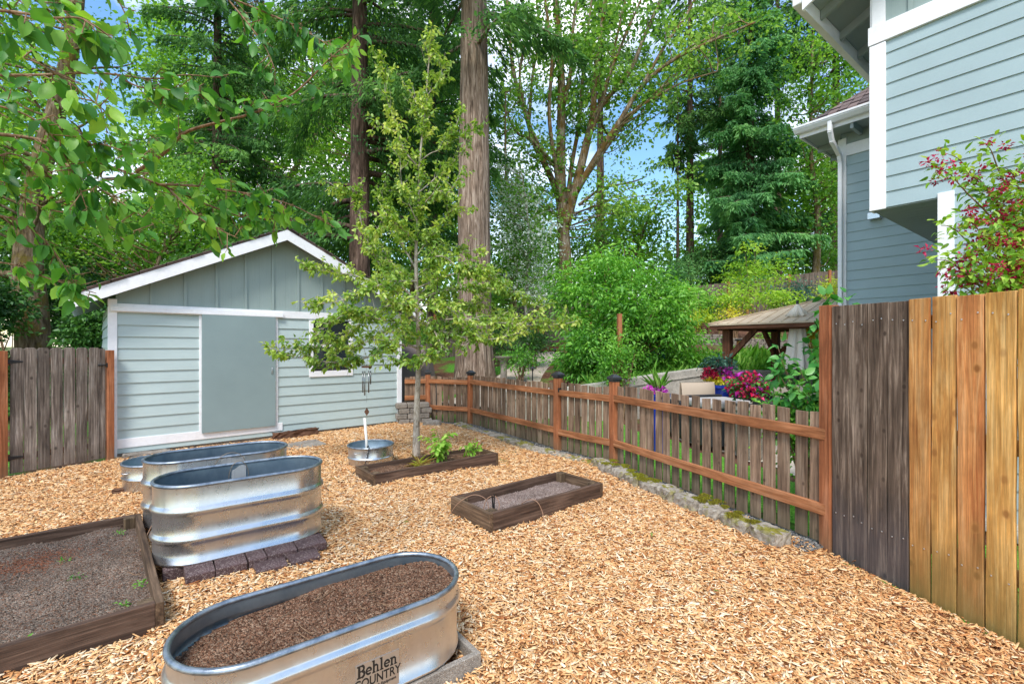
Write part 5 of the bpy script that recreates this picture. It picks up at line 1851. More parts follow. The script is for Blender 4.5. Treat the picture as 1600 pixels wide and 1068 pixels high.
# big maple with many mossy stems
Ym = 24.0
mb = gbase(884, Ym, -0.1)
def A(u, v, Y=Ym): return tuple(at(u, v, Y))
mt = thing("maple_tree", "big moss covered maple fanning out many bare stems", "tree", mb)
stems = [
    ([mb, A(884, 420), A(878, 330), A(876, 270), A(877, 180), A(876, 95), A(868, 0), A(862, -60)], 0.62, 0.14),
    ([A(882, 340), A(862, 280), A(838, 230), A(822, 180), A(804, 120), A(795, 40), A(790, -40)], 0.3, 0.09),
    ([A(884, 350), A(900, 290), A(915, 230), A(926, 180), A(930, 120), A(942, 30), A(950, -50)], 0.42, 0.1),
    ([A(926, 180), A(952, 150), A(985, 110), A(1008, 55), A(1032, 0), A(1050, -50)], 0.24, 0.08),
    ([A(900, 300), A(935, 240, 23.4), A(968, 190, 23), A(1003, 135, 22.6), A(1050, 95, 22.2), A(1110, 65, 22), A(1180, 35, 21.8)], 0.28, 0.05),
    ([A(905, 290), A(940, 240, 24.8), A(985, 180, 25.2), A(1030, 140, 25.5), A(1075, 112, 25.7), A(1110, 80, 26)], 0.26, 0.05),
    ([A(876, 270), A(850, 240, 23), A(825, 215, 22.4), A(806, 205, 22), A(780, 150, 21.6)], 0.2, 0.05),
    ([A(877, 180), A(892, 110), A(896, 40), A(905, -30)], 0.2, 0.07),
    ([A(940, 160), A(955, 100), A(968, 40), A(985, -30)], 0.16, 0.05),
    ([A(1003, 135, 22.6), A(1040, 70, 22.6), A(1075, 20, 22.6), A(1100, -40, 22.6)], 0.15, 0.04),
    ([A(826, 200), A(832, 120), A(842, 60), A(838, 0)], 0.14, 0.05),
    ([A(905, 320), A(940, 295, 24.5), A(985, 285, 24.8), A(1010, 276, 25)], 0.14, 0.03),
    ([A(930, 170, 24), A(960, 220, 26), A(1005, 190, 28)], 0.12, 0.03),
]
stems += [
    ([A(878, 330), A(868, 260, 23.2), A(858, 180, 22.8), A(862, 90, 22.5), A(852, 0, 22.3), A(850, -50, 22.2)], 0.2, 0.06),
    ([A(884, 345), A(893, 260, 24.8), A(905, 190, 25.2), A(912, 100, 25.4), A(922, 20, 25.5), A(930, -40, 25.5)], 0.22, 0.06),
    ([A(915, 230), A(938, 170, 23.2), A(955, 110, 22.9), A(980, 50, 22.6), A(1010, -20, 22.4)], 0.17, 0.05),
    ([A(850, 240, 23), A(826, 190, 22.6), A(812, 120, 22.3), A(822, 50, 22.2), A(815, -20, 22.2)], 0.14, 0.04),
    ([A(968, 190, 23), A(1010, 160, 22.6), A(1065, 130, 22.2), A(1120, 112, 22)], 0.13, 0.03),
]
mpaths = []
for i, (pts, r0, r1) in enumerate(stems):
    r0, r1 = r0 * 0.6, r1 * 0.75
    lp = local(pts, mb)
    trunk_mesh(mt, lp, r0, r1, M["bark_maple"], 12, name="trunk" if i == 0 else "stem", rough=0.05)
    mpaths.append(smooth_path(lp, 6))
TP = np.concatenate(mpaths[:])
cs = []
for P in mpaths[1:]:
    ln = path_len(P)
    k = int(ln * 1.5)
    q, d = sample_path(P, rng.uniform(0.25, 1.0, k) * ln)
    cs.append(q + rng.normal(0, 0.75, (k, 3)) + np.array([0, 0, 0.1]))
C = np.concatenate(cs)
mo = np.array(mb)
C2 = crown_clusters([(np.array(A(830, 250)) - mo, (2.2, 2.2, 2.4), 16), (np.array(A(990, 120)) - mo, (3.4, 2.5, 2.6), 15), (np.array(A(1040, 300)) - mo, (1.5, 2, 1.6), 9), (np.array(A(1130, 40)) - mo, (2.8, 2, 1.3), 22),
                     (np.array(A(850, 60)) - mo, (2.6, 2.4, 2.8), 12), (np.array(A(960, 330)) - mo, (1.8, 1.6, 2.0), 18), (np.array(A(920, 10)) - mo, (4.5, 3, 2.0), 12), (np.array(A(835, 330)) - mo, (1.5, 1.5, 2.0), 20)])
C = np.concatenate([C, C2])
leaf_clusters(mt, C, 56, 0.42, 0.16, 0.13, M["maple"], droop=0.5, flat=0.4)
twig_mesh(mt, C, TP, M["bark_maple"], 0.035, step=2, rise=0.3)

# left mossy trunk behind the gate
b0 = (-11.0, 11.0, -0.1)
broadleaf("mossy_tree", "thick mossy trunked tree at the left behind the gate", "tree", b0,
          [b0, tuple(at(50, 500, 11)), tuple(at(44, 400, 11)), tuple(at(60, 280, 11.2)), tuple(at(110, 80, 11.6)), tuple(at(130, -120, 12))], 0.36, 0.12,
          [(tuple(at(60, 250, 11)), (3.2, 2.6, 1.8), 46), (tuple(at(0, 60, 11)), (3.2, 2.6, 2.2), 44), (tuple(at(-120, 300, 11)), (2.4, 2.5, 2.6), 40)],
          80, 0.34, 0.1, 0.06, M["wood_leaf"], M["bark_moss"], twig=0.04, rough=0.05,
          extra=[([tuple(at(40, 430, 11)), tuple(at(-10, 425, 10.8)), tuple(at(-70, 400, 10.5))], 0.12), ([tuple(at(80, 200, 11.3)), tuple(at(130, 210, 11.5)), tuple(at(160, 280, 11.5))], 0.06)])

# leafy woodland trees: (u, Y, v_top, crown list in u,v,ru,rv, count)
WOODS = [
    ("leafy woodland tree behind the left gable of the shed", 230, 17.0, 0.12, [(230, 400, 150, 90, 90), (330, 330, 90, 70, 40), (120, 420, 80, 60, 36)], 0.13),
    ("bright leafy tree glowing between the two conifer trunks", 640, 26.0, 0.2, [(640, 330, 90, 130, 80), (620, 180, 80, 90, 46), (500, 240, 80, 100, 40), (590, 90, 80, 80, 40)], 0.17),
    ("loose leafy tree right of the giant fir trunk", 800, 20.0, 0.12, [(800, 330, 52, 110, 40), (790, 180, 36, 60, 12), (775, 440, 46, 60, 28)], 0.12),
    ("leafy tree filling the far left corner of the garden", -40, 16.0, 0.25, [(-20, 330, 130, 150, 90), (20, 160, 60, 120, 34), (-150, 200, 160, 200, 80)], 0.14),
    ("tall leafy tree between the cedar and the house", 1272, 26.0, 0.22, [(1270, 130, 55, 130, 38), (1290, 320, 50, 120, 56), (1330, 240, 40, 180, 40)], 0.17),
    ("broad leafy tree on the ridge below the maple", 985, 30.0, 0.2, [(960, 370, 60, 56, 30), (910, 400, 60, 56, 30), (1030, 350, 30, 60, 14)], 0.19),
    ("bright leafy tree showing high above the shed", 440, 30.0, 0.25, [(440, 130, 130, 120, 64), (300, 100, 100, 120, 40), (560, 40, 90, 80, 32)], 0.2),
    ("leafy tree far behind the house roof", 1420, 30.0, 0.25, [(1400, 250, 90, 240, 70)], 0.2),
    ("leafy tree leaning in behind the apple boughs", 60, 24.0, 0.2, [(70, 350, 110, 60, 50), (160, 330, 60, 50, 22)], 0.17),
]
for lab, u, Y, r, blobs, L in WOODS:
    b0 = gbase(u, Y, -0.1)
    k_ = Y / F
    B_ = [((tuple(at(cu, cv, Y + rng.uniform(-1, 1)))), (ru * k_, max(ru, rv) * k_ * 0.7, rv * k_), n) for cu, cv, ru, rv, n in blobs]
    topv = min(cv - rv * 0.6 for cu, cv, ru, rv, n in blobs)
    tu = [bb for bb in blobs if bb[1] - bb[3] * 0.6 == topv][0][0]
    broadleaf("leafy_tree", lab, "tree", b0, [b0, tuple(at(u + 6, (CV + topv) / 2 + 40, Y)), tuple(at((u + tu) / 2 - 4, (CV + topv) / 2 - 60, Y)), tuple(at(tu, topv, Y))], r, r * 0.2, B_,
              74, 0.032 * Y ** 0.9, L, L * 0.66, M["wood_leaf"], M["bark_moss"], "woodland trees beyond the garden", twig=0.04, step=2)

# dogwood with white blossom
Yd = 17.5
b0 = gbase(826, Yd, -0.05)
k_ = Yd / F
bl = [(tuple(at(820, 380, Yd)), (52 * k_, 1.2, 90 * k_), 62), (tuple(at(850, 450, Yd)), (44 * k_, 1.0, 46 * k_), 26), (tuple(at(790, 300, Yd)), (36 * k_, 1.0, 60 * k_), 22)]
dg_ = broadleaf("dogwood_tree", "airy dogwood dusted with white blossom right of the giant fir", "tree", b0, [b0, tuple(at(822, 470, Yd)), tuple(at(826, 360, Yd)), tuple(at(815, 270, Yd))], 0.07, 0.02, bl, 42, 0.3, 0.09, 0.05, M["wood_leaf"], M["bark_pear"], twig=0.018, step=1)
C = crown_clusters([(np.array(c) - np.array(b0), r, k * 2) for c, r, k in bl])
leaf_clusters(dg_, C, 16, 0.2, 0.085, 0.06, M["blossom"], "blossom", 0.1, 0.3)

# ================================================================ shrubs of the back garden
def gb(u, v, Y):
    p = at(u, v, Y)
    return (p.x, p.y, gz(p.x, p.y) - 0.05)
Ys = 12.2
b0 = gb(970, 590, Ys)
zc = hz(490, Ys) - b0[2]
k_ = Ys / F
bush("large_shrub", "large bright glossy green shrub between the path and patio", "shrub", b0, (98 * k_, 1.4, 78 * k_), 165, 84, 0.2, 0.105, 0.042, M["shrub"], stems=60, droop=0.7, flat=0.45, cz=zc, stem_r=0.03,
     extra_blobs=[((-55 * k_, -0.7, hz(560, Ys) - b0[2]), (44 * k_, 0.6, 36 * k_), 40), ((70 * k_, -0.3, hz(520, Ys) - b0[2]), (60 * k_, 0.8, 52 * k_), 40), ((-20 * k_, 0, hz(410, Ys) - b0[2]), (46 * k_, 0.7, 34 * k_), 22), ((88 * k_, 0, hz(455, Ys) - b0[2]), (34 * k_, 0.6, 20 * k_), 14), ((-82 * k_, 0.3, hz(450, Ys) - b0[2]), (26 * k_, 0.6, 44 * k_), 20)])
SHR = [
    ("young leafy plant climbing round the tall orange cedar post", 970, 560, 9.7, 26, 40, "shrub", 0.06, 26),
    # label, u, v centre, Y, ru, rv, mat, L, clusters
    ("lime green lacy maple tree on the slope left of the cedar foot", 1180, 425, 19.5, 50, 52, "lime", 0.13, 26),
    ("yellow green spreading shrub left of the gazebo roof", 1150, 464, 17.0, 26, 24, "lime", 0.1, 16),
    ("yellow green low shrub just above the gazebo roof ridge", 1222, 468, 16.4, 28, 12, "lime", 0.1, 12),
    ("green shrub at the foot of the upper fence", 1098, 478, 18.0, 28, 20, "shrub", 0.1, 22),
    ("round golden shrub on the bank left of the gazebo", 1094, 497, 15.6, 20, 14, "yellowgreen", 0.06, 22),
    ("small orange gold shrub behind the gazebo eave", 1138, 491, 16.0, 12, 6, "gold", 0.06, 9),
    ("dark blue green clipped hedge under the upper fence", 1250, 460, 18.5, 42, 12, "bluegreen", 0.07, 44),
    ("golden shrub against the house corner board", 1298, 455, 12.5, 12, 11, "yellowgreen", 0.05, 18),
    ("bright yellow shrub beyond the folded umbrella", 1284, 530, 8.6, 20, 24, "gold", 0.06, 26),
    ("small yellow shrub at the end of the big glossy shrub", 1046, 527, 13.6, 12, 10, "yellowgreen", 0.06, 10),
    ("dark green shrub by the birdbath and path", 832, 532, 15.0, 26, 26, "darkshrub", 0.07, 40),
    ("low green plant spilling toward the birdbath", 812, 560, 13.2, 22, 11, "shrub", 0.06, 20),
    ("green shrub between the giant fir and the grey fence", 776, 530, 16.5, 20, 26, "darkshrub", 0.07, 30),
    ("leafy green shrub right behind the shed corner", 648, 520, 15.0, 26, 22, "wood_leaf", 0.07, 30),
    ("small sprawling green shrub under the gazebo brace", 1205, 527, 14.5, 10, 16, "shrub", 0.06, 12),
    ("pale green shrub by the upper fence and house", 1262, 412, 28.0, 40, 26, "wood_leaf", 0.1, 34),
    ("bright green shrub on the ridge beside the house", 1294, 402, 28.0, 24, 24, "shrub", 0.1, 26),
    ("dark ivy shrub at the foot of the cedar", 1110, 412, 28.0, 46, 34, "darkshrub", 0.12, 50),
    ("dark shrub filling the ridge left of the cedar", 1060, 430, 27.0, 40, 28, "cedar", 0.12, 40),
]
for lab, u, v, Y, ru, rv, mt_, L, k in SHR:
    b0 = gb(u, v, Y)
    zc = hz(v, Y) - b0[2]
    k_ = Y / F
    nm = "lacy_maple" if "maple" in lab else ("hedge" if "hedge" in lab else "garden_shrub")
    bush(nm, lab, "tree" if "maple tree" in lab else ("hedge" if nm == "hedge" else "shrub"), b0, (ru * k_, max(ru, rv) * k_ * 0.7, rv * k_), k, 70, 0.0105 * Y + 0.03, L, L * 0.5, M[mt_], "shrubs of the back garden", stems=12, cz=zc, flat=0.5 if mt_ == "lime" else 0.8)

# dark understorey behind the left gate and behind the shed
UND = [("dark leafy shrub left of the mossy trunk", -30, 480, 9.8, 60, 60, 70), ("dark leafy shrub right of the mossy trunk", 105, 478, 12.5, 60, 56, 80), ("dark ivy clump beside the shed's left eave", 140, 520, 10.5, 36, 40, 40),
       ("dark leafy thicket behind the left grey fence", -110, 430, 10.5, 70, 90, 70), ("dark leafy thicket far left behind the mossy trunk", 20, 440, 15, 100, 70, 70)]
for lab, u, v, Y, ru, rv, k in UND:
    b0 = gb(u, v, Y)
    k_ = Y / F
    bush("understory_shrub", lab, "shrub", b0, (ru * k_, max(ru, rv) * k_ * 0.7, rv * k_), k, 90, 0.014 * Y, 0.085, 0.055, M["darkshrub"], "dark shrubs behind the gate", stems=10, cz=hz(v, Y) - b0[2], extra_blobs=[((0, 0, 0.7), (ru * k_, 0.8, 0.7), k // 2)])

# far wood closing the view, one mass of countless trees
Cs = []
for (u0, u1, vt, vb, Y, k) in ((-500, 60, 60, 520, 40, 340), (60, 230, 340, 520, 38, 110), (230, 720, 60, 520, 42, 900), (720, 860, 350, 520, 40, 110), (860, 1000, 400, 500, 42, 90), (1000, 1090, 385, 500, 42, 56), (1090, 1320, 230, 470, 44, 240), (1320, 2000, 100, 500, 46, 420)):
    u = rng.uniform(u0, u1, k)
    tv = vt + 40 * np.sin(u / 23.0) + 30 * np.sin(u / 61.0 + 1)
    v = tv + (vb - tv) * rng.random(k)
    Yk = Y + rng.uniform(-3, 4, k)
    Cs.append(np.stack([(u - CU) * Yk / F, Yk, EYE - (v - CV) * Yk / F], 1))
C = np.concatenate(Cs)
fw = leaf_clusters(None, C, 46, 1.05, 0.42, 0.26, M["wood_leaf"], "far_wood", 0.4, 0.7)
tag(fw, "far wood of leafy trees behind the whole garden", "wood", kind="stuff")

# ground cover on the planted bed behind the concrete wall, and under the trees
def cover(name, label, x0, x1, y0, y1, n, L, mat, keep=None, up=1.0, z=None):
    x, y = rng.uniform(x0, x1, n), rng.uniform(y0, y1, n)
    if keep is not None:
        m = keep(x, y)
        x, y = x[m], y[m]
    n = len(x)
    zz = ground_z(x, y) - 0.04
    D = unit(rng.normal(size=(n, 3)) * np.array([0.55, 0.55, 0.3]) + np.array([0, 0, up]))
    Ls = L * np.exp(rng.normal(0, 0.35, n)) * (0.6 + 0.5 * (0.5 + 0.5 * hill_n(x * 2.5, y * 2.5)).clip(0, 1.5))
    o = leaves(name, np.stack([x, y, zz], 1), D, rnd_dir(n), Ls, Ls * 0.16, mat, None, fold=0.15, curl=0.5)
    return tag(o, label, "ground cover", kind="stuff")
ywall = lambda x: np.interp(x, [1.3, 2.3, 4.4, 6.4, 8.0], [9.95, 10.2, 11.1, 11.1, 9.8])
cover("ground_cover", "feathery green plants in the bed behind the concrete wall", 1.7, 8.5, 9.8, 13.2, 15000, 0.16, M["grass"], lambda x, y: (y > ywall(x) + 0.08) & (y < ywall(x) + 1.5))
bk = grid("bark_bank", 2.0, 14.0, 11.8, 23.4, 0.125, lambda X, Y: ground_z(X, Y) - 0.02, M["barkground"], lambda x, y: (y > ywall(np.clip(x, 1.3, 8)) + 1.3) & (hill_n(x * 0.9 + 3, y * 0.9) > -0.9))
tag(bk, kind="structure")
cover("bank_plants", "scattered green plants on the bark covered bank", -4.5, 14, 13.5, 24, 6000, 0.16, M["shrub"], lambda x, y: (hill_n(x * 1.3, y * 1.3) > 0.6) & (np.abs(x - np.interp(y, [12.4, 14.2, 16.5, 19.5], [-0.2, .55, 1.0, 1.5])) > 1.1))

# ================================================================ structures of the back garden
def long_fence(label, pts, h, w=0.15, postevery=2.4, group="grey board fences at the garden edge"):
    root = thing("board_fence", label, "board fence", (pts[0][0], pts[0][1], gz(*pts[0])), 0, group)
    o = Vector(root.location)
    r = np.random.default_rng(len(pts) + int(abs(pts[0][0]) * 10))
    b, posts = MB(), []
    for (xa, ya), (xb, yb) in zip(pts, pts[1:]):
        L_ = math.hypot(xb - xa, yb - ya)
        d = Vector(((xb - xa) / L_, (yb - ya) / L_, 0))
        nrm = Vector((-d.y, d.x, 0)) * 0.01
        n = int(L_ / w)
        for i in range(n):
            p = Vector((xa, ya, 0)) + d * (i * w)
            z = gz(p.x, p.y)
            hh = h + r.normal(0, 0.012)
            e = d * (w - 0.008)
            jj = nrm * r.uniform(-0.6, 0.6)
            q = [p + jj - nrm, p + jj + e - nrm, p + jj + e + nrm, p + jj + nrm]
            b.hexa([(v.x - o.x, v.y - o.y, z - 0.1 - o.z) for v in q] + [(v.x - o.x, v.y - o.y, z + hh - o.z) for v in q])
        for i in range(int(L_ / postevery) + 1):
            p = Vector((xa, ya, 0)) + d * min(i * postevery, L_)
            posts.append((p.x, p.y, gz(p.x, p.y)))
    b.build("board_panel", M["farboard"], root)
    for p in posts:
        nn = Vector((0, 0, 0)) - Vector((p[0], p[1], 0))
        nn.normalize()
        MB().box(-0.06, 0.06, -0.06, 0.06, -0.1, h + 0.04).build("post", M["postwood"], root, (p[0] - o.x + nn.x * 0.07, p[1] - o.y + nn.y * 0.07, p[2] - o.z))
    return root
long_fence("grey board fence at the far end of the path behind the birdbath", [(-7.5, 19.5), (-3.2, 19.8), (1.2, 21.4), (4.5, 21.8)], 1.8)
long_fence("grey board fence climbing the hill top behind the gazebo", [(8.6, 23.0), (12.0, 24.2), (18.0, 25.2), (24, 25.5)], 1.75)

# concrete retaining wall
def wall_path(name, label, cat, pts, zt, th, mat, grooves=0.0):
    root = thing(name, label, cat, (pts[0][0], pts[0][1], 0))
    o = Vector(root.location)
    b = MB()
    n = len(pts)
    vs, fs = [], []
    for i, (x, y) in enumerate(pts):
        a, c = pts[max(i - 1, 0)], pts[min(i + 1, n - 1)]
        d = Vector((c[0] - a[0], c[1] - a[1], 0)).normalized()
        nm = Vector((-d.y, d.x, 0)) * th / 2
        z = zt[i]
        for q, zz in ((-nm, -0.1), (-nm, z), (nm, z), (nm, -0.1)):
            vs.append((x + q.x - o.x, y + q.y - o.y, zz))
    for i in range(n - 1):
        for k in range(4):
            k2 = (k + 1) % 4
            fs.append((4 * i + k, 4 * (i + 1) + k, 4 * (i + 1) + k2, 4 * i + k2))
    fs += [(0, 1, 2, 3), (4 * n - 1, 4 * n - 2, 4 * n - 3, 4 * n - 4)]
    b.add(vs, fs)
    b.build("wall_body", mat, root, bevel=0.01)
    return root, o
cw, o_ = wall_path("retaining_wall", "pale poured concrete retaining wall stepping up behind the patio", "wall", [(-0.2, 9.7), (1.3, 9.95), (2.3, 10.2), (3.3, 10.65), (4.4, 11.1)], [0.62, 0.7, 0.82, 0.93, 1.03], 0.2, M["cwall"])
b = MB()
pts = [(-0.2, 9.7), (1.3, 9.95), (2.3, 10.2), (3.3, 10.65), (4.4, 11.1)]
zs = [0.62, 0.7, 0.82, 0.93, 1.03]
for (p, q, z0, z1) in zip(pts, pts[1:], zs, zs[1:]):
    b.beam((p[0] - o_.x + 0.04, p[1] - o_.y - 0.1, z0 - 0.16), (q[0] - o_.x + 0.04, q[1] - o_.y - 0.1, z1 - 0.16), 0.03, 0.025)
b.build("wall_lip", M["cwall"], cw)
rc = [(4.4 + 0.0, 11.1), (4.9, 11.25), (5.5, 11.2), (6.1, 10.95), (6.7, 10.5), (7.2, 10.0)]
wall_path("retaining_wall", "curved grey concrete wall under the gazebo", "wall", rc, [1.03, 0.98, 0.98, 0.98, 0.98, 0.98], 0.2, M["concrete"])

# dry stacked stone steps of wall on the bank
def stone_wall(label, u0, u1, v, Y, courses, seed):
    p0, p1 = at(u0, v, Y), at(u1, v, Y)
    root = thing("stone_wall", label, "wall", (p0.x, p0.y, gz(p0.x, p0.y) - 0.05), 0, "stacked stone walls on the bank")
    r = np.random.default_rng(seed)
    L_ = p1.x - p0.x
    for c in range(courses):
        x = 0.0
        while x < L_:
            w = r.uniform(0.22, 0.42)
            q = MB()
            q.box(0, w - 0.012, -0.12 + r.uniform(-0.02, 0.02), 0.12, 0, 0.088)
            q.build("stone", M["slate"], root, (x, 0.04 * c, 0.09 * c + (gz(p0.x + x, p0.y) - gz(p0.x, p0.y)) * 0.5), (0, r.uniform(-0.02, 0.02), 0), bevel=0.012)
            x += w
M["slate"] = speckle("grey_brown_stacked_stone", [srgb(92, 84, 76), srgb(130, 120, 108), srgb(150, 142, 132), srgb(76, 68, 62)], 24, 0.95, 0.8, 0.02, 3)
stone_wall("low stacked stone wall beyond the gazebo posts", 1130, 1235, 548, 13.6, 3, 1)
stone_wall("low stacked stone wall below the turquoise stone", 1040, 1128, 540, 14.2, 4, 2)
stone_wall("low stacked stone wall behind the teal garden chair", 990, 1050, 556, 13.2, 3, 3)

# gazebo
GP0 = Vector((4.23, 9.3, 0))
gbz = thing("gazebo", "brown timber gazebo with a hipped tan metal roof", "gazebo", GP0, AH)
pw, GX, GY = 0.145, 2.06, 2.6
GH = hz(516, 9.3)
for (x, y) in ((0, 0), (GX, 0), (0, -GY), (GX, -GY)):
    MB().box(x - pw / 2, x + pw / 2, y - pw / 2, y + pw / 2, 0, GH + 0.02).build("post", M["gazwood"], gbz, bevel=0.006)
M["gazwood_x"] = wood("brown_gazebo_beam", srgb(70, 44, 30), srgb(108, 70, 50), srgb(132, 90, 66), "X", vary=0.1, streak=0.25)
M["gazwood_y"] = wood("brown_gazebo_side_beam", srgb(70, 44, 30), srgb(108, 70, 50), srgb(132, 90, 66), "Y", vary=0.1, streak=0.25)
for x in (0, GX):
    MB().box(x - 0.05, x + 0.05, -GY - 0.25, 0.2, GH, GH + 0.09).build("beam", M["gazwood_y"], gbz, bevel=0.006)
for y in (0, -GY):
    MB().box(0.052, GX - 0.052, y - 0.05, y + 0.05, GH, GH + 0.088).build("beam", M["gazwood_x"], gbz, bevel=0.006)
for (a, c) in (((0, -0.06, GH - 0.5), (0, -0.55, GH + 0.02)), ((0, -GY + 0.06, GH - 0.5), (0, -GY + 0.55, GH + 0.02)), ((GX, -0.06, GH - 0.5), (GX, -0.55, GH + 0.02)),
               ((GX - 0.06, 0, GH - 0.5), (GX - 0.55, 0, GH + 0.02)), ((GX, -GY + 0.06, GH - 0.5), (GX, -GY + 0.55, GH + 0.02))):
    MB().beam(a, c, 0.07, 0.1).build("brace", M["gazwood"], gbz, bevel=0.005)
t = NT("tan_ribbed_roof_panel")
ns = t.noise(t.coord((1, 1, 1), False), 3, 6, 0.65)
c = t.mix(t.maprange(ns, 0.3, 0.7, 0, 1), srgb(170, 152, 128), srgb(202, 184, 158))
M["gazroof"] = t.set(c, 0.65, 0.0, 0.3)
ov = 0.26
x0, x1, y0, y1 = -ov, GX + ov, -GY - ov, ov
zb, zt = GH + 0.12, GH + 0.12 + 0.42
ax = GX / 2
ya, yb = -GX / 2 - 0.1, -GY + GX / 2 + 0.1
b = MB()
P = [(x0, y1, zb), (x0, y0, zb), (x1, y0, zb), (x1, y1, zb), (ax, ya, zt), (ax, yb, zt)]
Pd = [(x, y, z - 0.03) for x, y, z in P]
b.add(P + Pd, [(0, 4, 5, 1), (1, 5, 2), (2, 5, 4, 3), (3, 4, 0), (7, 11, 10, 6), (8, 11, 7), (9, 10, 11, 8), (6, 10, 9), (0, 1, 7, 6), (1, 2, 8, 7), (2, 3, 9, 8), (3, 0, 6, 9)])
b.build("roof", M["gazroof"], gbz)
# standing ribs on the front slope
b = MB()
for k in range(1, 16):
    y = y1 + (y0 - y1) * k / 16
    f = min(1.0, (y1 - y) / (y1 - ya), (y - y0) / (yb - y0))
    b.beam((x0, y, zb + 0.004), (x0 + (ax - x0) * f, y, zb + 0.004 + (zt - zb) * f), 0.02, 0.016)
b.build("roof_ribs", M["gazroof"], gbz)
b = MB()
for a, c in ((P[0], P[4]), (P[1], P[5]), (P[4], P[5])):
    b.beam((a[0], a[1], a[2] + 0.012), (c[0], c[1], c[2] + 0.012), 0.07, 0.024)
b.build("ridge_cap", M["gazroof"], gbz)
b = MB()
b.box(x0 + 0.02, x0 + 0.045, y0 + 0.02, y1 - 0.02, zb - 0.1, zb - 0.032)
b.box(x1 - 0.045, x1 - 0.02, y0 + 0.02, y1 - 0.02, zb - 0.1, zb - 0.032)
b.build("roof_trim", M["gazwood_y"], gbz)

# folded umbrella
M["cream"] = paint("cream_canvas", srgb(222, 212, 198), 0.85, None, 0.08)
Yu = 8.4
ux = (1246 - CU) * Yu / F
um = thing("patio_umbrella", "folded cream patio umbrella on a dark pole", "umbrella", (ux, Yu, 0))
MB().tube([(0, 0, 0), (0, 0, 2.35)], 0.022, 12).build("pole", M["black"], um, smooth=True)
n, prof = 48, [(0.012, hz(474, Yu)), (0.06, hz(480, Yu)), (0.17, hz(493, Yu)), (0.08, hz(497, Yu)), (0.1, hz(510, Yu)), (0.13, hz(530, Yu)), (0.16, hz(550, Yu)), (0.2, hz(568, Yu)), (0.21, hz(576, Yu))]
vs, fs = [], []
for i, (r_, z_) in enumerate(prof):
    for k in range(n):
        a = 2 * PI * k / n
        q = r_ * (1 + 0.22 * math.sin(8 * a + 0.4 * i) * min(1, i / 3))
        vs.append((q * math.cos(a), q * math.sin(a), z_ + 0.015 * math.sin(8 * a) * (i > 6)))
for i in range(len(prof) - 1):
    for k in range(n):
        fs.append((i * n + (k + 1) % n, i * n + k, (i + 1) * n + k, (i + 1) * n + (k + 1) % n))
MB().add(vs, fs).build("canopy", M["cream"], um, smooth=True)
MB().lathe([(0.0, 0.0), (0.26, 0.0), (0.26, 0.05), (0.04, 0.1), (0.03, 0.3), (0.0, 0.3)], 24).build("base", M["black"], um, smooth=False)

# outdoor sofas
t = NT("dark_wicker")
ck = t.n("ShaderNodeTexChecker")
ck.inputs["Scale"].default_value = 70
t.l(t.coord((1, 1, 1), False), ck.inputs["Vector"])
c = t.mix(ck.outputs["Fac"], (0.012, 0.013, 0.016), (0.045, 0.047, 0.055))
t.bump(ck.outputs["Fac"], 0.6, 0.006)
M["wicker"] = t.set(c, 0.6, 0, 0.4)
M["beige"] = paint("beige_cushion_cloth", srgb(196, 178, 158), 0.9, None, 0.05)
M["greycloth"] = paint("grey_cushion_cloth", srgb(178, 174, 172), 0.9, None, 0.05)
def cushion(x0, x1, y0, y1, z0, z1):
    b = MB()
    n = 8
    vs, fs = [], []
    for i in range(n + 1):
        for j in range(n + 1):
            u, v = i / n, j / n
            bul = (math.sin(PI * min(max(u, 0.02), 0.98)) * math.sin(PI * min(max(v, 0.02), 0.98))) ** 0.35
            vs.append((x0 + (x1 - x0) * u, y0 + (y1 - y0) * 0.5 - (y1 - y0) * 0.5 * bul, z0 + (z1 - z0) * v))
    m = len(vs)
    vs += [(x, (y0 + y1) - y, z) for x, y, z in vs]
    for i in range(n):
        for j in range(n):
            a = i * (n + 1) + j
            fs.append((a, a + n + 1, a + n + 2, a + 1))
            fs.append((m + a, m + a + 1, m + a + n + 2, m + a + n + 1))
    return b.add(vs, fs)
def sofa(label, loc, rz, w):
    r = thing("outdoor_sofa", label, "sofa", loc, rz, "dark wicker patio seats")
    MB().box(-w / 2, w / 2, -0.4, 0.4, 0.06, 0.3).build("base", M["wicker"], r, bevel=0.015)
    MB().box(-w / 2 + 0.12, w / 2 - 0.12, 0.3, 0.4, 0.3, 0.72).build("back", M["wicker"], r, bevel=0.015)
    for s in (-1, 1):
        MB().box(min(s * w / 2, s * (w / 2 - 0.12)), max(s * w / 2, s * (w / 2 - 0.12)), -0.4, 0.4, 0.3, 0.62).build("arm", M["wicker"], r, bevel=0.015)
    MB().box(-w / 2 + 0.13, w / 2 - 0.13, -0.4, 0.28, 0.305, 0.43).build("seat_cushion", M["beige"], r, bevel=0.04, seg=3)
    cushion(-w / 2 + 0.14, w / 2 - 0.14, 0.1, 0.3, 0.42, 0.92).build("back_cushion", M["beige"], r, smooth=True)
    for x in (-1, 1):
        for y in (-1, 1):
            MB().box(x * (w / 2 - 0.05) - 0.025, x * (w / 2 - 0.05) + 0.025, y * 0.35 - 0.025, y * 0.35 + 0.025, 0, 0.06).build("leg", M["black"], r)
    return r
p = at(1078, 600, 8.4)
sofa("dark wicker patio sofa with a beige cushion in front of the concrete wall", (p.x, p.y, 0), math.radians(196), 0.95)
p = at(1180, 595, 9.6)
sofa("dark wicker patio seat with a beige cushion behind the red petunias", (p.x, p.y, 0), math.radians(10), 1.0)
p = at(1244, 605, 7.8)
sofa("dark wicker patio seat with a beige cushion behind the broad leaved vine", (p.x, p.y, 0), math.radians(170), 1.1)
p = at(1120, 620, 7.4)
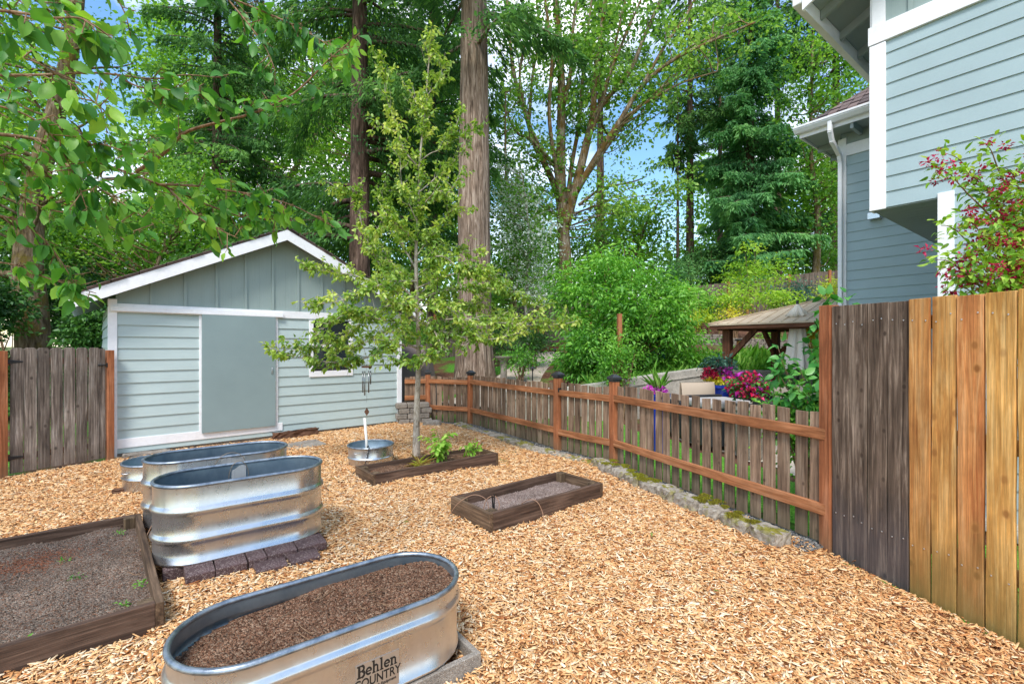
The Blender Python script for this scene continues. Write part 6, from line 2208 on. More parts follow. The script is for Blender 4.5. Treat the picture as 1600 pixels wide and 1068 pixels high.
r = thing("ottoman", "low wicker ottoman with a grey cushion beside the blue flower bowl", "ottoman", (p.x, p.y, 0), math.radians(12))
MB().box(-0.4, 0.4, -0.35, 0.35, 0.05, 0.6).build("base", M["wicker"], r, bevel=0.015)
MB().box(-0.38, 0.38, -0.33, 0.33, 0.6, 0.72).build("cushion", M["greycloth"], r, bevel=0.04, seg=3)

# pots of flowers
M["bluepot"] = NT("glazed_blue_pot").set((0.012, 0.04, 0.32), 0.12, 0, 0.7)
def pot(label, loc, r_, h, name="flower_pot", mat=None):
    root = thing(name, label, "flower pot", loc, 0, "pots of flowers on the patio")
    MB().lathe([(0.0, 0.0), (r_ * 0.66, 0.0), (r_ * 0.7, 0.02), (r_ * 0.95, h * 0.7), (r_, h - 0.05), (r_ * 1.06, h - 0.05), (r_ * 1.06, h), (r_ * 0.94, h), (r_ * 0.9, h - 0.05), (0.0, h - 0.05)], 28).build("pot", mat or M["bluepot"], root, smooth=False)
    return root
def flowers(root, C, n, spread, L, mat, name="flowers"):
    return leaf_clusters(root, np.asarray(C, float), n, spread, L, L * 0.9, mat, name, -0.3, 0.8)
p = at(1171, 604, 6.6)
pr = pot("big tub of red and purple petunias spilling over behind the low fence", (p.x, p.y, 0), 0.24, 0.72, mat=M["concrete"])
C = crown_clusters([((0, 0, p.z - 0.02), (0.27, 0.25, 0.15), 90)])
leaf_clusters(pr, C, 14, 0.05, 0.045, 0.025, M["vine"], "leaves", 0.4)
C = crown_clusters([((0, 0, p.z + 0.0), (0.31, 0.3, 0.18), 150)])
for m_, sl_ in ((M["petunia"], slice(0, 95)), (M["redflower"], slice(95, 130)), (M["purple"], slice(130, 150))):
    flowers(pr, C[sl_], 6, 0.012, 0.04, m_)
p = at(1122, 600, 8.6)
zb_ = p.z - 0.26
tb = thing("side_table", "dark wicker side table carrying the blue flower bowl", "table", (p.x, p.y, 0), 0.3)
MB().box(-0.26, 0.26, -0.26, 0.26, zb_ - 0.05, zb_).build("table_top", M["wicker"], tb, bevel=0.01)
for sx_ in (-1, 1):
    for sy_ in (-1, 1):
        MB().box(sx_ * 0.22 - 0.025, sx_ * 0.22 + 0.025, sy_ * 0.22 - 0.025, sy_ * 0.22 + 0.025, 0, zb_ - 0.05).build("leg", M["wicker"], tb)
pr = pot("blue glazed bowl of lime and burgundy foliage beside the petunias", (p.x, p.y, zb_), 0.24, 0.26)
p = Vector((p.x, p.y, 0.26))
leaf_clusters(pr, crown_clusters([((0, 0, p.z + 0.06), (0.24, 0.2, 0.06), 30)]), 16, 0.05, 0.05, 0.035, M["gold"], "leaves")
flowers(pr, crown_clusters([((-0.12, 0, p.z + 0.2), (0.18, 0.16, 0.12), 40)]), 7, 0.03, 0.045, M["redflower"])
flowers(pr, crown_clusters([((0.14, 0, p.z + 0.22), (0.16, 0.14, 0.1), 30)]), 6, 0.03, 0.045, M["purple"])
leaf_clusters(pr, crown_clusters([((0.05, 0.1, p.z + 0.34), (0.26, 0.2, 0.16), 40)]), 18, 0.06, 0.07, 0.03, M["bluegreen"], "leaves")
p = at(1029, 612, 6.9)
pr = pot("tall blue glazed pot with a spiky plant and purple flowers behind the low fence", (p.x, p.y, 0), 0.16, 0.86)
n = 22
D = unit(np.stack([rng.normal(0, 0.4, n), rng.normal(0, 0.4, n), np.abs(rng.normal(1.0, 0.35, n))], 1))
leaves("spiky_leaves", np.tile([[0, 0, 0.85]], (n, 1)) + rng.normal(0, 0.02, (n, 3)), D, unit(rng.normal(size=(n, 3)) + [0, 0, 1]), rng.uniform(0.25, 0.5, n), 0.014, M["grass"], pr, fold=0.1, curl=0.5)
flowers(pr, crown_clusters([((-0.06, -0.02, p.z + 0.0), (0.16, 0.14, 0.08), 36)]), 6, 0.02, 0.04, M["purple"])
flowers(pr, crown_clusters([((-0.14, -0.02, p.z - 0.02), (0.08, 0.1, 0.08), 14)]), 6, 0.02, 0.035, M["redflower"])

# birdbath
p = at(787, 582, 13.2)
bb = thing("birdbath", "grey stone birdbath beside the path right of the giant fir", "birdbath", (p.x, p.y, gz(p.x, p.y)))
hb = hz(557, 13.2) - gz(p.x, p.y)
MB().lathe([(0.0, 0.0), (0.15, 0.0), (0.16, 0.03), (0.1, 0.08), (0.085, hb * 0.6), (0.12, hb - 0.1), (0.0, hb - 0.1)], 24).build("pedestal", M["concrete"], bb, smooth=False)
MB().lathe([(0.0, hb - 0.1), (0.13, hb - 0.1), (0.24, hb - 0.02), (0.25, hb + 0.01), (0.22, hb + 0.01), (0.1, hb - 0.05), (0.0, hb - 0.06)], 28).build("bowl", M["concrete"], bb, smooth=False)

# path lights and cedar marker posts
def path_light(label, u, v, Y, h):
    p = at(u, v, Y)
    z = gz(p.x, p.y)
    r = thing("path_light", label, "path light", (p.x, p.y, z), 0, "black path lights")
    MB().tube([(0, 0, -0.05), (0, 0, h)], 0.014, 8).build("stem", M["black"], r)
    MB().lathe([(0.0, h + 0.045), (0.02, h + 0.04), (0.085, h), (0.08, h - 0.012), (0.03, h - 0.015), (0.03, h - 0.06), (0.0, h - 0.06)], 16).build("lamp_cap", M["cap"], r)
path_light("black path light just over the low fence left of the gate post", 832, 575, 11.6, hz(575, 11.6) - gz((832 - CU) * 11.6 / F, 11.6))
path_light("black path light halfway up the path before the big shrub", 867, 556, 14.6, 0.52)
path_light("small black path light in the green bed left of the gazebo", 1077, 556, 12.6, 0.42)
path_light("small black tilted lamp head beside the nearer path light", 820, 580, 12.0, 0.3)
def marker(label, u, v0, v1, Y, w, cap=False):
    p = at(u, v1, Y)
    z = gz(p.x, p.y)
    r = thing("marker_post", label, "post", (p.x, p.y, z), 0.2, "orange cedar posts in the back garden")
    MB().box(-w / 2, w / 2, -w / 2, w / 2, -0.1, hz(v0, Y) - z).build("post", M["postwood"], r, bevel=0.004)
    if cap:
        h = hz(v0, Y) - z
        MB().box(-w * 0.75, w * 0.75, -w * 0.75, w * 0.75, h, h + 0.05).build("post_cap", M["cap"], r, bevel=0.005)
marker("tall orange cedar post against the big glossy shrub", 968, 490, 600, 9.9, 0.085)
marker("short orange cedar post beside the teal chair", 1063, 536, 558, 13.0, 0.1)
marker("short orange cedar post with black cap right of the gazebo's front post", 1155, 532, 552, 13.0, 0.1, True)
# teal chair
M["teal"] = paint("teal_plastic", srgb(28, 128, 150), 0.45)
p = at(1012, 560, 12.9)
z = gz(p.x, p.y)
zz = hz(549, 12.9) - z
r = thing("garden_chair", "teal slatted garden chair beside the big shrub", "chair", (p.x, p.y, z), math.radians(-60))
MB().box(-0.28, 0.28, -0.3, 0.3, zz - 0.04, zz).build("seat", M["teal"], r, bevel=0.01)
b = MB()
for i in range(5):
    b.beam((-0.22 + 0.11 * i, 0.3, zz), (-0.26 + 0.13 * i, 0.48, zz + 0.42), 0.095, 0.02, up=(0, 1, 0))
b.build("backrest", M["teal"], r)
for s in (-1, 1):
    MB().box(s * 0.33 - 0.05, s * 0.33 + 0.05, -0.34, 0.36, zz + 0.16, zz + 0.185).build("arm", M["teal"], r, bevel=0.006)
    MB().box(s * 0.31 - 0.03, s * 0.31 + 0.03, -0.32, -0.24, 0, zz + 0.16).build("leg", M["teal"], r, bevel=0.004)
    MB().box(s * 0.31 - 0.03, s * 0.31 + 0.03, 0.22, 0.3, 0, zz + 0.16).build("leg", M["teal"], r, bevel=0.004)
# turquoise stone, pale stones, stump
p = at(1106, 529, 14.6)
z = gz(p.x, p.y)
def pebble(name, label, cat, x, y, z, s, mat, seed, group=None):
    nz = np.random.default_rng(seed)
    n, m = 14, 9
    vs, fs = [], []
    for i in range(m + 1):
        for k in range(n):
            th, ph = PI * i / m, 2 * PI * k / n
            d = 1 + 0.12 * math.sin(3 * ph + seed) * math.sin(th) + 0.08 * math.sin(2 * th + 5 * ph)
            vs.append((s[0] * d * math.sin(th) * math.cos(ph), s[1] * d * math.sin(th) * math.sin(ph), s[2] * d * math.cos(th)))
    for i in range(m):
        for k in range(n):
            fs.append((i * n + k, (i + 1) * n + k, (i + 1) * n + (k + 1) % n, i * n + (k + 1) % n))
    o = MB().add(vs, fs).build(name, mat, None, (x, y, z), smooth=True)
    return tag(o, label, cat, group)
M["turq"] = NT("turquoise_glazed_stone").set(srgb(40, 140, 168), 0.25, 0, 0.6)
M["pale"] = speckle("pale_river_stone", [srgb(190, 182, 172), srgb(214, 208, 200), srgb(166, 156, 148)], 14, 0.8, 0.3, 0.01, 4)
pebble("glazed_stone", "turquoise glazed stone on the bank left of the gazebo", "ornament", p.x, p.y, hz(529, 14.6), (0.17, 0.13, 0.11), M["turq"], 1)
PST = [(1090, 530, "palest"), (1120, 531, "rounded"), (1128, 528, "pinkish"), (1132, 534, "small flat"), (1166, 536, "lone"), (1099, 534, "low")]
for i, (u, v, w_) in enumerate(PST):
    p = at(u, v, 14.5 + 0.1 * i)
    pebble("river_stone", w_ + " pale stone on the bank, " + ["left of the turquoise one", "right beside the turquoise one", "further right toward the gazebo post", "just left of the gazebo post", "under the gazebo roof", "right below the turquoise one"][i], "stone", p.x, p.y, p.z, (0.09 + 0.02 * (i % 3), 0.08, 0.06 + 0.01 * (i % 2)), M["pale"], i + 3, "pale stones on the bank")
p = at(1109, 524, 15.2)
z = gz(p.x, p.y)
st = MB()
for i in range(9):
    a = i * 0.7
    x, y = 0.16 * math.cos(a) * (i % 3 + 1) / 2.2, 0.1 * math.sin(a)
    st.tube([(x, y, -0.3), (x * 1.05, y, hz(504 + 4 * (i % 4), 15.2) - z)], [0.1, 0.075], 7)
o = st.build("tree_stump", M["logwood"], None, (p.x, p.y, z))
tag(o, "splintered grey tree stump on the bank above the turquoise stone", "stump")
# timber step at the top of the path
p = at(872, 546, 18.5)
o = MB().box(-0.75, 0.75, -0.15, 0.15, -0.2, 0.22).build("timber_step", M["gazwood_x"], None, (p.x, p.y, gz(p.x, p.y) + 0.05), (0, 0, -0.05), bevel=0.02)
tag(o, "dark timber step at the top end of the path", "step")

# grey tarp over a pile behind the shed corner
M["tarp"] = paint("grey_brown_tarp", srgb(112, 100, 96), 0.6, None, 0.15)
p = at(644, 600, 11.2)
n = 26
nz = Noise2(10, 4, 16, 8)
X, Y_ = np.meshgrid(np.linspace(-0.55, 0.55, n), np.linspace(-0.4, 0.4, n))
hT = hz(541, 11.2)
prof_ = np.clip(1 - np.maximum(np.abs(X) / 0.55, np.abs(Y_) / 0.4) ** 5, 0, 1)
Z = prof_ * (hT + 0.1 * X) + 0.02 * nz(X, Y_) * prof_
V = np.stack([X * (1 + 0.1 * (1 - prof_)), Y_ * (1 + 0.1 * (1 - prof_)), Z], -1).reshape(-1, 3)
i, j = np.meshgrid(np.arange(n - 1), np.arange(n - 1))
a = (j * n + i).ravel()
o = np_mesh("tarp_cover", V, np.stack([a, a + 1, a + 1 + n, a + n], 1), M["tarp"], None, (p.x, p.y, 0), smooth=True)
tag(o, "grey tarp draped over a pile behind the shed corner", "tarp")

# ================================================================ pear tree in the yard
Yp = 6.68
pb = (gp(650, 712).x, Yp, -0.02)
pt = thing("pear_tree", "young pear tree with a pale slim trunk standing in the chips", "tree", pb)
def L3(pts): return local([tuple(at(*q)) for q in pts], pb)
tp = [(0, 0, -0.05)] + L3([(651, 640, Yp), (654, 560, Yp), (652, 480, 6.7), (650, 400, 6.7), (654, 320, 6.72), (656, 250, 6.7), (664, 170, 6.7), (670, 100, 6.65), (673, 62, 6.6)])
trunk_mesh(pt, tp, 0.049, 0.006, M["bark_pear"], 16, rough=0.04, flare=0.25, power=0.62)
PB = [
    [(654, 545, 6.68), (632, 538, 6.6), (604, 546, 6.4), (568, 560, 6.2), (530, 566, 6.05), (478, 560, 5.95), (425, 545, 5.9)],
    [(653, 500, 6.68), (620, 478, 6.5), (585, 486, 6.3), (545, 520, 6.2), (500, 540, 6.1), (450, 545, 6.0)],
    [(652, 475, 6.7), (610, 452, 6.5), (560, 432, 6.4), (515, 424, 6.3), (475, 420, 6.25)],
    [(651, 470, 6.7), (620, 440, 6.7), (588, 405, 6.6), (565, 350, 6.55), (556, 300, 6.5), (530, 296, 6.45)],
    [(650, 420, 6.7), (628, 380, 6.8), (608, 330, 6.9), (598, 300, 6.95), (640, 300, 6.9)],
    [(654, 580, 6.68), (668, 560, 6.7), (682, 540, 6.75), (705, 505, 6.9), (740, 480, 7.0), (760, 470, 7.1)],
    [(653, 510, 6.68), (690, 500, 6.6), (740, 498, 6.4), (790, 505, 6.3), (840, 508, 6.25), (886, 505, 6.2)],
    [(652, 470, 6.7), (690, 455, 6.8), (740, 450, 6.9), (790, 455, 7.0), (845, 480, 7.05)],
    [(651, 430, 6.7), (690, 405, 6.8), (720, 390, 6.9), (750, 395, 6.9)],
    [(651, 400, 6.7), (680, 360, 6.6), (705, 330, 6.6), (725, 330, 6.6)],
    [(655, 300, 6.7), (690, 270, 6.8), (720, 240, 6.85), (745, 200, 6.9)],
    [(656, 252, 6.7), (672, 240, 6.7), (700, 225, 6.75), (720, 175, 6.8)],
    [(656, 262, 6.7), (632, 235, 6.65), (618, 190, 6.6), (603, 150, 6.55), (600, 100, 6.5)],
    [(622, 205, 6.6), (600, 200, 6.55), (584, 198, 6.5)],
    [(652, 490, 6.7), (640, 480, 6.3), (640, 478, 5.9), (610, 470, 5.6), (600, 460, 5.5)],
    [(652, 460, 6.7), (665, 450, 7.1), (672, 430, 7.5), (690, 410, 7.8)],
    [(652, 530, 6.7), (640, 520, 6.3), (620, 530, 5.9), (590, 545, 5.7)],
    [(651, 440, 6.7), (630, 430, 7.0), (605, 400, 7.2), (590, 380, 7.3)],
    [(653, 350, 6.7), (640, 320, 6.5), (628, 290, 6.4), (625, 240, 6.35)],
    [(662, 190, 6.7), (650, 160, 6.75), (640, 140, 6.75)],
    [(666, 150, 6.68), (690, 120, 6.7), (684, 90, 6.7)],
    [(652, 480, 6.7), (680, 475, 6.4), (700, 480, 6.2), (740, 520, 6.1), (725, 540, 6.1)],
    [(652, 450, 6.7), (700, 430, 6.4), (740, 425, 6.3), (780, 440, 6.2)],
    [(653, 500, 6.7), (600, 500, 6.0), (560, 490, 5.8), (520, 500, 5.7), (500, 520, 5.7)],
    [(656, 250, 6.7), (664, 170, 6.7), (670, 100, 6.65), (674, 60, 6.6)],
    [(650, 400, 6.7), (654, 330, 6.72), (656, 250, 6.7)],
    [(652, 480, 6.7), (690, 540, 6.2), (660, 560, 5.9), (625, 565, 5.8)],
    [(653, 520, 6.7), (600, 520, 6.9), (560, 540, 7.0), (520, 545, 7.0)],
    [(652, 440, 6.7), (610, 440, 6.2), (570, 455, 6.0), (530, 470, 5.9), (495, 475, 5.9)],
    [(652, 470, 6.7), (700, 470, 7.0), (760, 490, 7.2), (800, 500, 7.3)],
    [(651, 380, 6.7), (620, 350, 6.3), (600, 340, 6.2), (585, 370, 6.1)],
    [(653, 330, 6.7), (680, 300, 6.5), (700, 300, 6.4), (715, 280, 6.4)],
    [(652, 500, 6.7), (700, 520, 6.4), (760, 530, 6.2), (810, 520, 6.2)],
    [(651, 410, 6.7), (690, 400, 6.4), (720, 420, 6.3), (760, 430, 6.3)],
]
Ps, Ds, Ts = [], [], []
bm_ = MB()
for bi, br_ in enumerate(PB):
    P = smooth_path(L3(br_), 6)
    ln = path_len(P)
    bm_.tube([tuple(p) for p in P], taper(len(P), 0.004 + 0.006 * ln, 0.0025), 6, cap=False)
    # short spurs and side shoots
    ns_ = int(ln * (34 if bi < 10 or bi > 20 else 24))
    q, d = sample_path(P, (0.12 + 0.9 * rng.random(ns_)) * ln)
    for a, t_ in zip(q, d):
        e = a + (rnd_dir(1)[0] * 0.7 + t_ * 0.5 + np.array([0, 0, 0.25])) * rng.uniform(0.05, 0.28)
        bm_.tube([tuple(a), tuple((a + e) / 2 + rng.normal(0, 0.01, 3)), tuple(e)], [0.004, 0.003, 0.0018], 4, cap=False)
        k = rng.integers(8, 17)
        f = rng.random(k) ** 0.7
        pp = a + (e - a) * f[:, None] + rng.normal(0, 0.012, (k, 3))
        Ps.append(pp)
        Ds.append(rnd_dir(k) * 0.9 + (e - a) / np.linalg.norm(e - a) * 0.5 + np.array([0, 0, -0.45]))
        Ts.append(np.clip(rng.beta(2, 2.2, k) + rng.normal(0, 0.12), 0, 1))
P = np.concatenate(Ps); D = np.concatenate(Ds); T = np.concatenate(Ts)
n = len(P)
# petioles are implied by an offset
P = P + unit(D) * 0.012
leaves("leaves", P, D, unit(rng.normal(size=(n, 3)) * 0.6 + np.array([0, 0, 1])), 0.056 * np.exp(rng.normal(0, 0.25, n)), 0.036, M["pear"], pt, shape="full", curl=0.3, fold=0.2, tint=T)
bm_.build("branches", M["bark_pear"], pt, smooth=True)

# wind chime hanging from the pear bough
cx_, cy_ = at(573, 560, 6.15).x, 6.15
ch = thing("wind_chime", "metal wind chime with a diamond sail hanging under the pear tree", "wind chime", (cx_, cy_, hz(574, 6.15)))
MB().lathe([(0.0, 0.0), (0.062, 0.0), (0.066, 0.008), (0.06, 0.018), (0.0, 0.022)], 20).build("top_disk", M["gazwood"], ch)
b = MB()
b.tube([(0, 0, 0.02), (0.01, 0, 0.14)], 0.0015, 4)
b.tube([(0, 0, 0), (0.0, 0, hz(628, 6.15) - hz(574, 6.15))], 0.0012, 4)
b.build("cord", M["black"], ch)
M["chimetube"] = NT("grey_chime_tube").set((0.22, 0.23, 0.24), 0.3, 0.9)
for k in range(6):
    a = 2 * PI * k / 6 + 0.3
    z0 = -0.045
    MB().tube([(0.048 * math.cos(a), 0.048 * math.sin(a), z0), (0.048 * math.cos(a), 0.048 * math.sin(a), z0 - 0.17 - 0.035 * k * (1 if k < 5 else 0.6))], 0.0085, 8).build("tube", M["chimetube"], ch, smooth=True)
zs_ = hz(643, 6.15) - hz(574, 6.15)
MB().prism([(0, 0, zs_ + 0.055), (0.032, 0, zs_), (0, 0, zs_ - 0.055), (-0.032, 0, zs_)], (0, 0.006, 0)).build("wind_sail", M["logwood"], ch)

# ================================================================ apple boughs in the near left
ab = (-3.9, 2.2, -0.05)
ap = thing("apple_tree", "apple tree reaching leafy boughs in from the left over the yard", "tree", ab)
def LA(pts): return local([tuple(at(*q)) for q in pts], ab)
trunk_mesh(ap, [(0, 0, 0), (0.05, 0.0, 0.7), (0.15, 0.05, 1.3), (0.3, 0.1, 1.9), (0.5, 0.15, 2.6), (0.6, 0.2, 3.3)], 0.11, 0.04, M["bark_moss"], 14, rough=0.05)
hub = tuple(np.array((0.25, 0.08, 1.75)) + np.array(ab))
hub2 = tuple(np.array((0.55, 0.15, 2.5)) + np.array(ab))
BR = [
    (hub, [(-260, 190, 1.85), (-60, 205, 1.95), (60, 218, 2.05), (130, 245, 2.12), (200, 270, 2.2), (262, 293, 2.3), (330, 322, 2.42), (392, 342, 2.5), (450, 340, 2.55)], 0.0095, 26),
    (None, [(213, 268, 2.2), (255, 240, 2.2), (290, 207, 2.2), (345, 190, 2.2), (400, 175, 2.2), (460, 145, 2.2), (512, 95, 2.2), (562, 52, 2.2)], 0.0085, 20),
    (None, [(235, 288, 2.28), (300, 290, 2.3), (345, 296, 2.35), (400, 305, 2.4), (460, 322, 2.45), (522, 355, 2.5)], 0.006, 26),
    (None, [(262, 293, 2.3), (300, 330, 2.25), (330, 352, 2.25), (372, 372, 2.25)], 0.005, 28),
    (hub, [(-300, 120, 1.75), (-60, 118, 1.82), (60, 117, 1.88), (150, 114, 1.95), (240, 123, 2.0), (290, 117, 2.05), (345, 122, 2.1)], 0.007, 13),
    (None, [(180, 115, 1.95), (215, 135, 1.95), (260, 140, 2.0), (315, 150, 2.0)], 0.004, 30),
    (hub2, [(-200, -60, 1.3), (-60, 5, 1.35), (30, 20, 1.38), (80, 28, 1.4), (130, 30, 1.42), (175, 60, 1.45)], 0.006, 26),
    (hub2, [(-150, 60, 1.5), (-20, 80, 1.55), (50, 95, 1.6), (110, 130, 1.65), (160, 170, 1.7)], 0.005, 26),
    (hub, [(-200, 400, 2.1), (-50, 405, 2.15), (30, 415, 2.2), (62, 430, 2.2), (110, 445, 2.22), (150, 458, 2.22)], 0.0055, 24),
    (None, [(-40, 330, 2.1), (30, 345, 2.15), (70, 375, 2.2), (100, 415, 2.2), (118, 446, 2.2)], 0.005, 28),
    (hub2, [(150, -160, 2.2), (250, -60, 2.25), (350, -8, 2.3), (420, 22, 2.35), (470, 45, 2.35), (520, 75, 2.35), (545, 95, 2.35)], 0.007, 24),
    (None, [(350, -8, 2.3), (390, 40, 2.3), (415, 75, 2.3), (430, 110, 2.3)], 0.004, 26),
    (hub, [(-200, 240, 1.9), (-40, 270, 1.95), (20, 300, 2.0), (70, 325, 2.05), (120, 335, 2.1), (180, 345, 2.15)], 0.006, 28),
    (hub, [(-160, 150, 1.7), (-40, 160, 1.75), (30, 175, 1.8), (75, 205, 1.85), (110, 260, 1.9), (130, 310, 1.9)], 0.005, 26),
    (hub2, [(60, -140, 1.8), (140, -60, 1.85), (190, 10, 1.9), (205, 60, 1.9)], 0.005, 20),
    (hub2, [(-100, -100, 1.7), (0, -40, 1.75), (90, 0, 1.8), (150, 50, 1.85), (180, 90, 1.9)], 0.005, 24),
    (None, [(100, 235, 2.1), (150, 225, 2.05), (190, 235, 2.0), (230, 250, 2.0)], 0.004, 26),
    (None, [(60, 218, 2.05), (120, 270, 2.0), (180, 310, 2.0), (240, 350, 2.05)], 0.004, 28),
    (None, [(-40, 270, 1.95), (10, 240, 2.0), (60, 260, 2.05), (90, 290, 2.1)], 0.004, 30),
]
Ps, Ds, Ts, Lz = [], [], [], []
bm_ = MB()
for start, pts, r_, dens in BR:
    P = smooth_path(LA(pts), 6)
    if start is not None:
        P = np.concatenate([smooth_path([np.array(start) - np.array(ab), P[0]], 6)[:-1], P])
    ln = path_len(P)
    R_ = taper(len(P), r_ * 1.05, 0.0018)
    bm_.tube([tuple(p) for p in P], R_, 7, cap=False)
    Pv = smooth_path(LA(pts), 6)
    lv = path_len(Pv)
    ns_ = int(lv * dens * 1.2)
    ss_ = 0.06 + 0.96 * rng.random(ns_) ** 0.9
    q, d = sample_path(Pv, ss_ * lv)
    for a, t_ in zip(q, d):
        e = a + unit(rnd_dir(1)[0] * 0.8 + t_ * 0.5 + np.array([0, 0, 0.05])) * rng.uniform(0.02, 0.1)
        bm_.tube([tuple(a), tuple(e)], [0.0026, 0.0018], 4, cap=False)
        k = rng.integers(2, 6)
        f = rng.uniform(0.5, 1, k)
        dd = unit(rnd_dir(k) * 0.75 + t_ * 0.35 + np.array([0, 0, -0.6]))
        pp = a + (e - a) * f[:, None]
        p2 = pp + dd * rng.uniform(0.012, 0.024, (k, 1))
        for u0, u1 in zip(pp, p2):
            bm_.tube([tuple(u0), tuple(u1)], [0.0011, 0.0009], 3, cap=False)
        Ps.append(p2); Ds.append(dd)
        Ts.append(np.clip(rng.beta(2, 2, k), 0, 1))
        Lz.append(rng.uniform(0.036, 0.088, k))
P = np.concatenate(Ps); D = np.concatenate(Ds); T = np.concatenate(Ts); Lz = np.concatenate(Lz)
n = len(P)
leaves("leaves", P, D, unit(rng.normal(size=(n, 3)) * 0.55 + np.array([0, -0.25, 0.9])), Lz, Lz * rng.uniform(0.44, 0.64, n), M["apple"], ap, shape="full", curl=0.32, fold=0.16, tint=T)
bm_.build("branches", M["twig"], ap, smooth=True)

# ================================================================ weigela over the tall fence
wb = (4.05, 3.5, -0.05)
wg = thing("weigela_shrub", "arching weigela shrub with crimson flowers over the orange boards", "shrub", wb)
WT = [(1462, 262, 3.2), (1480, 240, 3.3), (1540, 225, 3.4), (1600, 232, 3.3), (1459, 405, 3.0), (1500, 338, 3.2), (1470, 352, 3.25), (1540, 300, 3.3), (1588, 290, 3.1), (1640, 270, 3.3),
      (1500, 425, 3.05), (1490, 450, 3.1), (1560, 350, 3.0), (1610, 340, 3.1), (1600, 400, 2.95), (1560, 430, 3.0), (1650, 420, 3.0), (1530, 370, 3.15), (1510, 268, 3.3), (1570, 262, 3.4), (1630, 320, 3.3), (1690, 300, 3.2), (1500, 395, 3.0), (1545, 400, 3.1), (1570, 320, 3.2),
      (1590, 440, 3.1), (1610, 300, 3.2), (1580, 370, 3.1), (1530, 440, 3.15), (1620, 380, 3.1)]
bm_ = MB()
lp_, ld_, fp_ = [], [], []
for (u_, v_, Y) in WT:
    tip = np.array(at(u_, v_, Y)) - np.array(wb)
    base = np.array([rng.normal(0, 0.1), rng.normal(0, 0.1), 0.0])
    mid = np.array([base[0] * 0.4 + tip[0] * 0.35, base[1] * 0.4 + tip[1] * 0.35, tip[2] * 0.74])
    P = smooth_path([base, mid, tip * 0.72 + mid * 0.28 + np.array([0, 0, 0.1]), tip], 7)
    ln = path_len(P)
    bm_.tube([tuple(p) for p in P], taper(len(P), 0.01, 0.0014), 5, cap=False)
    k = 170
    q, d = sample_path(P, (0.55 + 0.46 * rng.random(k)) * ln)
    side = rnd_dir(k)
    q = q + side * rng.uniform(0.0, 0.1, (k, 1))
    lp_.append(q); ld_.append(side * 0.8 + d * 0.6 + np.array([0, 0, -0.15]))
    kf = rng.integers(9, 17)
    q, d = sample_path(P, (0.62 + 0.4 * rng.random(kf)) * ln)
    fp_.append(q + rng.normal(0, 0.045, (kf, 3)) + np.array([0, 0, 0.02]))
P = np.concatenate(lp_); D = np.concatenate(ld_)
leaves("leaves", P, D, unit(rng.normal(size=P.shape) * 0.5 + np.array([0, 0, 1])), rng.uniform(0.036, 0.068, len(P)), 0.024, M["weigela"], wg, shape="full", curl=0.35, fold=0.2)
C = np.concatenate(fp_)
leaf_clusters(wg, C, 20, 0.014, 0.024, 0.014, M["redflower"], "flowers", 0.2, 0.9, jitterL=0.2)
bm_.build("branches", M["twig"], wg, smooth=True)

# broad leaved vine between low fence and the tall post
vb = (3.0, 4.45, -0.05)
vn = thing("climbing_vine", "broad leaved green vine beside the tall orange fence post", "vine", vb)
VT = [(1285, 482, 4.5), (1278, 520, 4.45), (1308, 470, 4.55), (1272, 500, 4.55), (1296, 556, 4.35), (1264, 530, 4.5), (1300, 500, 4.4), (1215, 540, 4.7), (1220, 560, 4.5), (1215, 582, 4.5), (1240, 600, 4.3), (1290, 462, 4.6), (1325, 465, 4.5), (1275, 560, 4.4), (1290, 590, 4.2), (1210, 570, 4.6), (1260, 615, 4.3), (1290, 500, 4.5), (1300, 520, 4.6), (1230, 620, 4.4), (1288, 540, 4.3), (1285, 620, 4.2), (1250, 575, 4.3)]
bm_ = MB(); lp_, ld_ = [], []
for (u, v, Y) in VT:
    tip = np.array(at(u, v, Y)) - np.array(vb)
    base = np.array([rng.normal(0, 0.06), rng.normal(0, 0.06), 0])
    P = smooth_path([base, base * 0.5 + tip * 0.5 + rng.normal(0, 0.05, 3) + np.array([0.08, 0.05, 0.12]), tip], 7)
    ln = path_len(P)
    bm_.tube([tuple(p) for p in P], taper(len(P), 0.01, 0.002), 5, cap=False)
    k = 46
    q, d = sample_path(P, (0.42 + 0.6 * rng.random(k)) * ln)
    sd_ = rnd_dir(k)
    lp_.append(q + sd_ * rng.uniform(0.01, 0.06, (k, 1))); ld_.append(sd_ * 0.7 + d * 0.3 + np.array([0, 0, -0.4]))
P = np.concatenate(lp_); D = np.concatenate(ld_)
Lz = rng.uniform(0.07, 0.12, len(P))
leaves("leaves", P, D, unit(rng.normal(size=P.shape) * 0.45 + np.array([0, -0.2, 1])), Lz, Lz * 0.62, M["vine"], vn, shape="full", curl=0.25, fold=0.12)
bm_.build("stems", M["twig"], vn, smooth=True)
lowb = (2.9, 4.55, -0.05)
bush("berry_shrub", "low leafy shrub behind the end of the low fence", "shrub", lowb, (0.42, 0.3, 0.32), 46, 44, 0.1, 0.05, 0.034, M["shrub"], stems=16, cz=0.85)

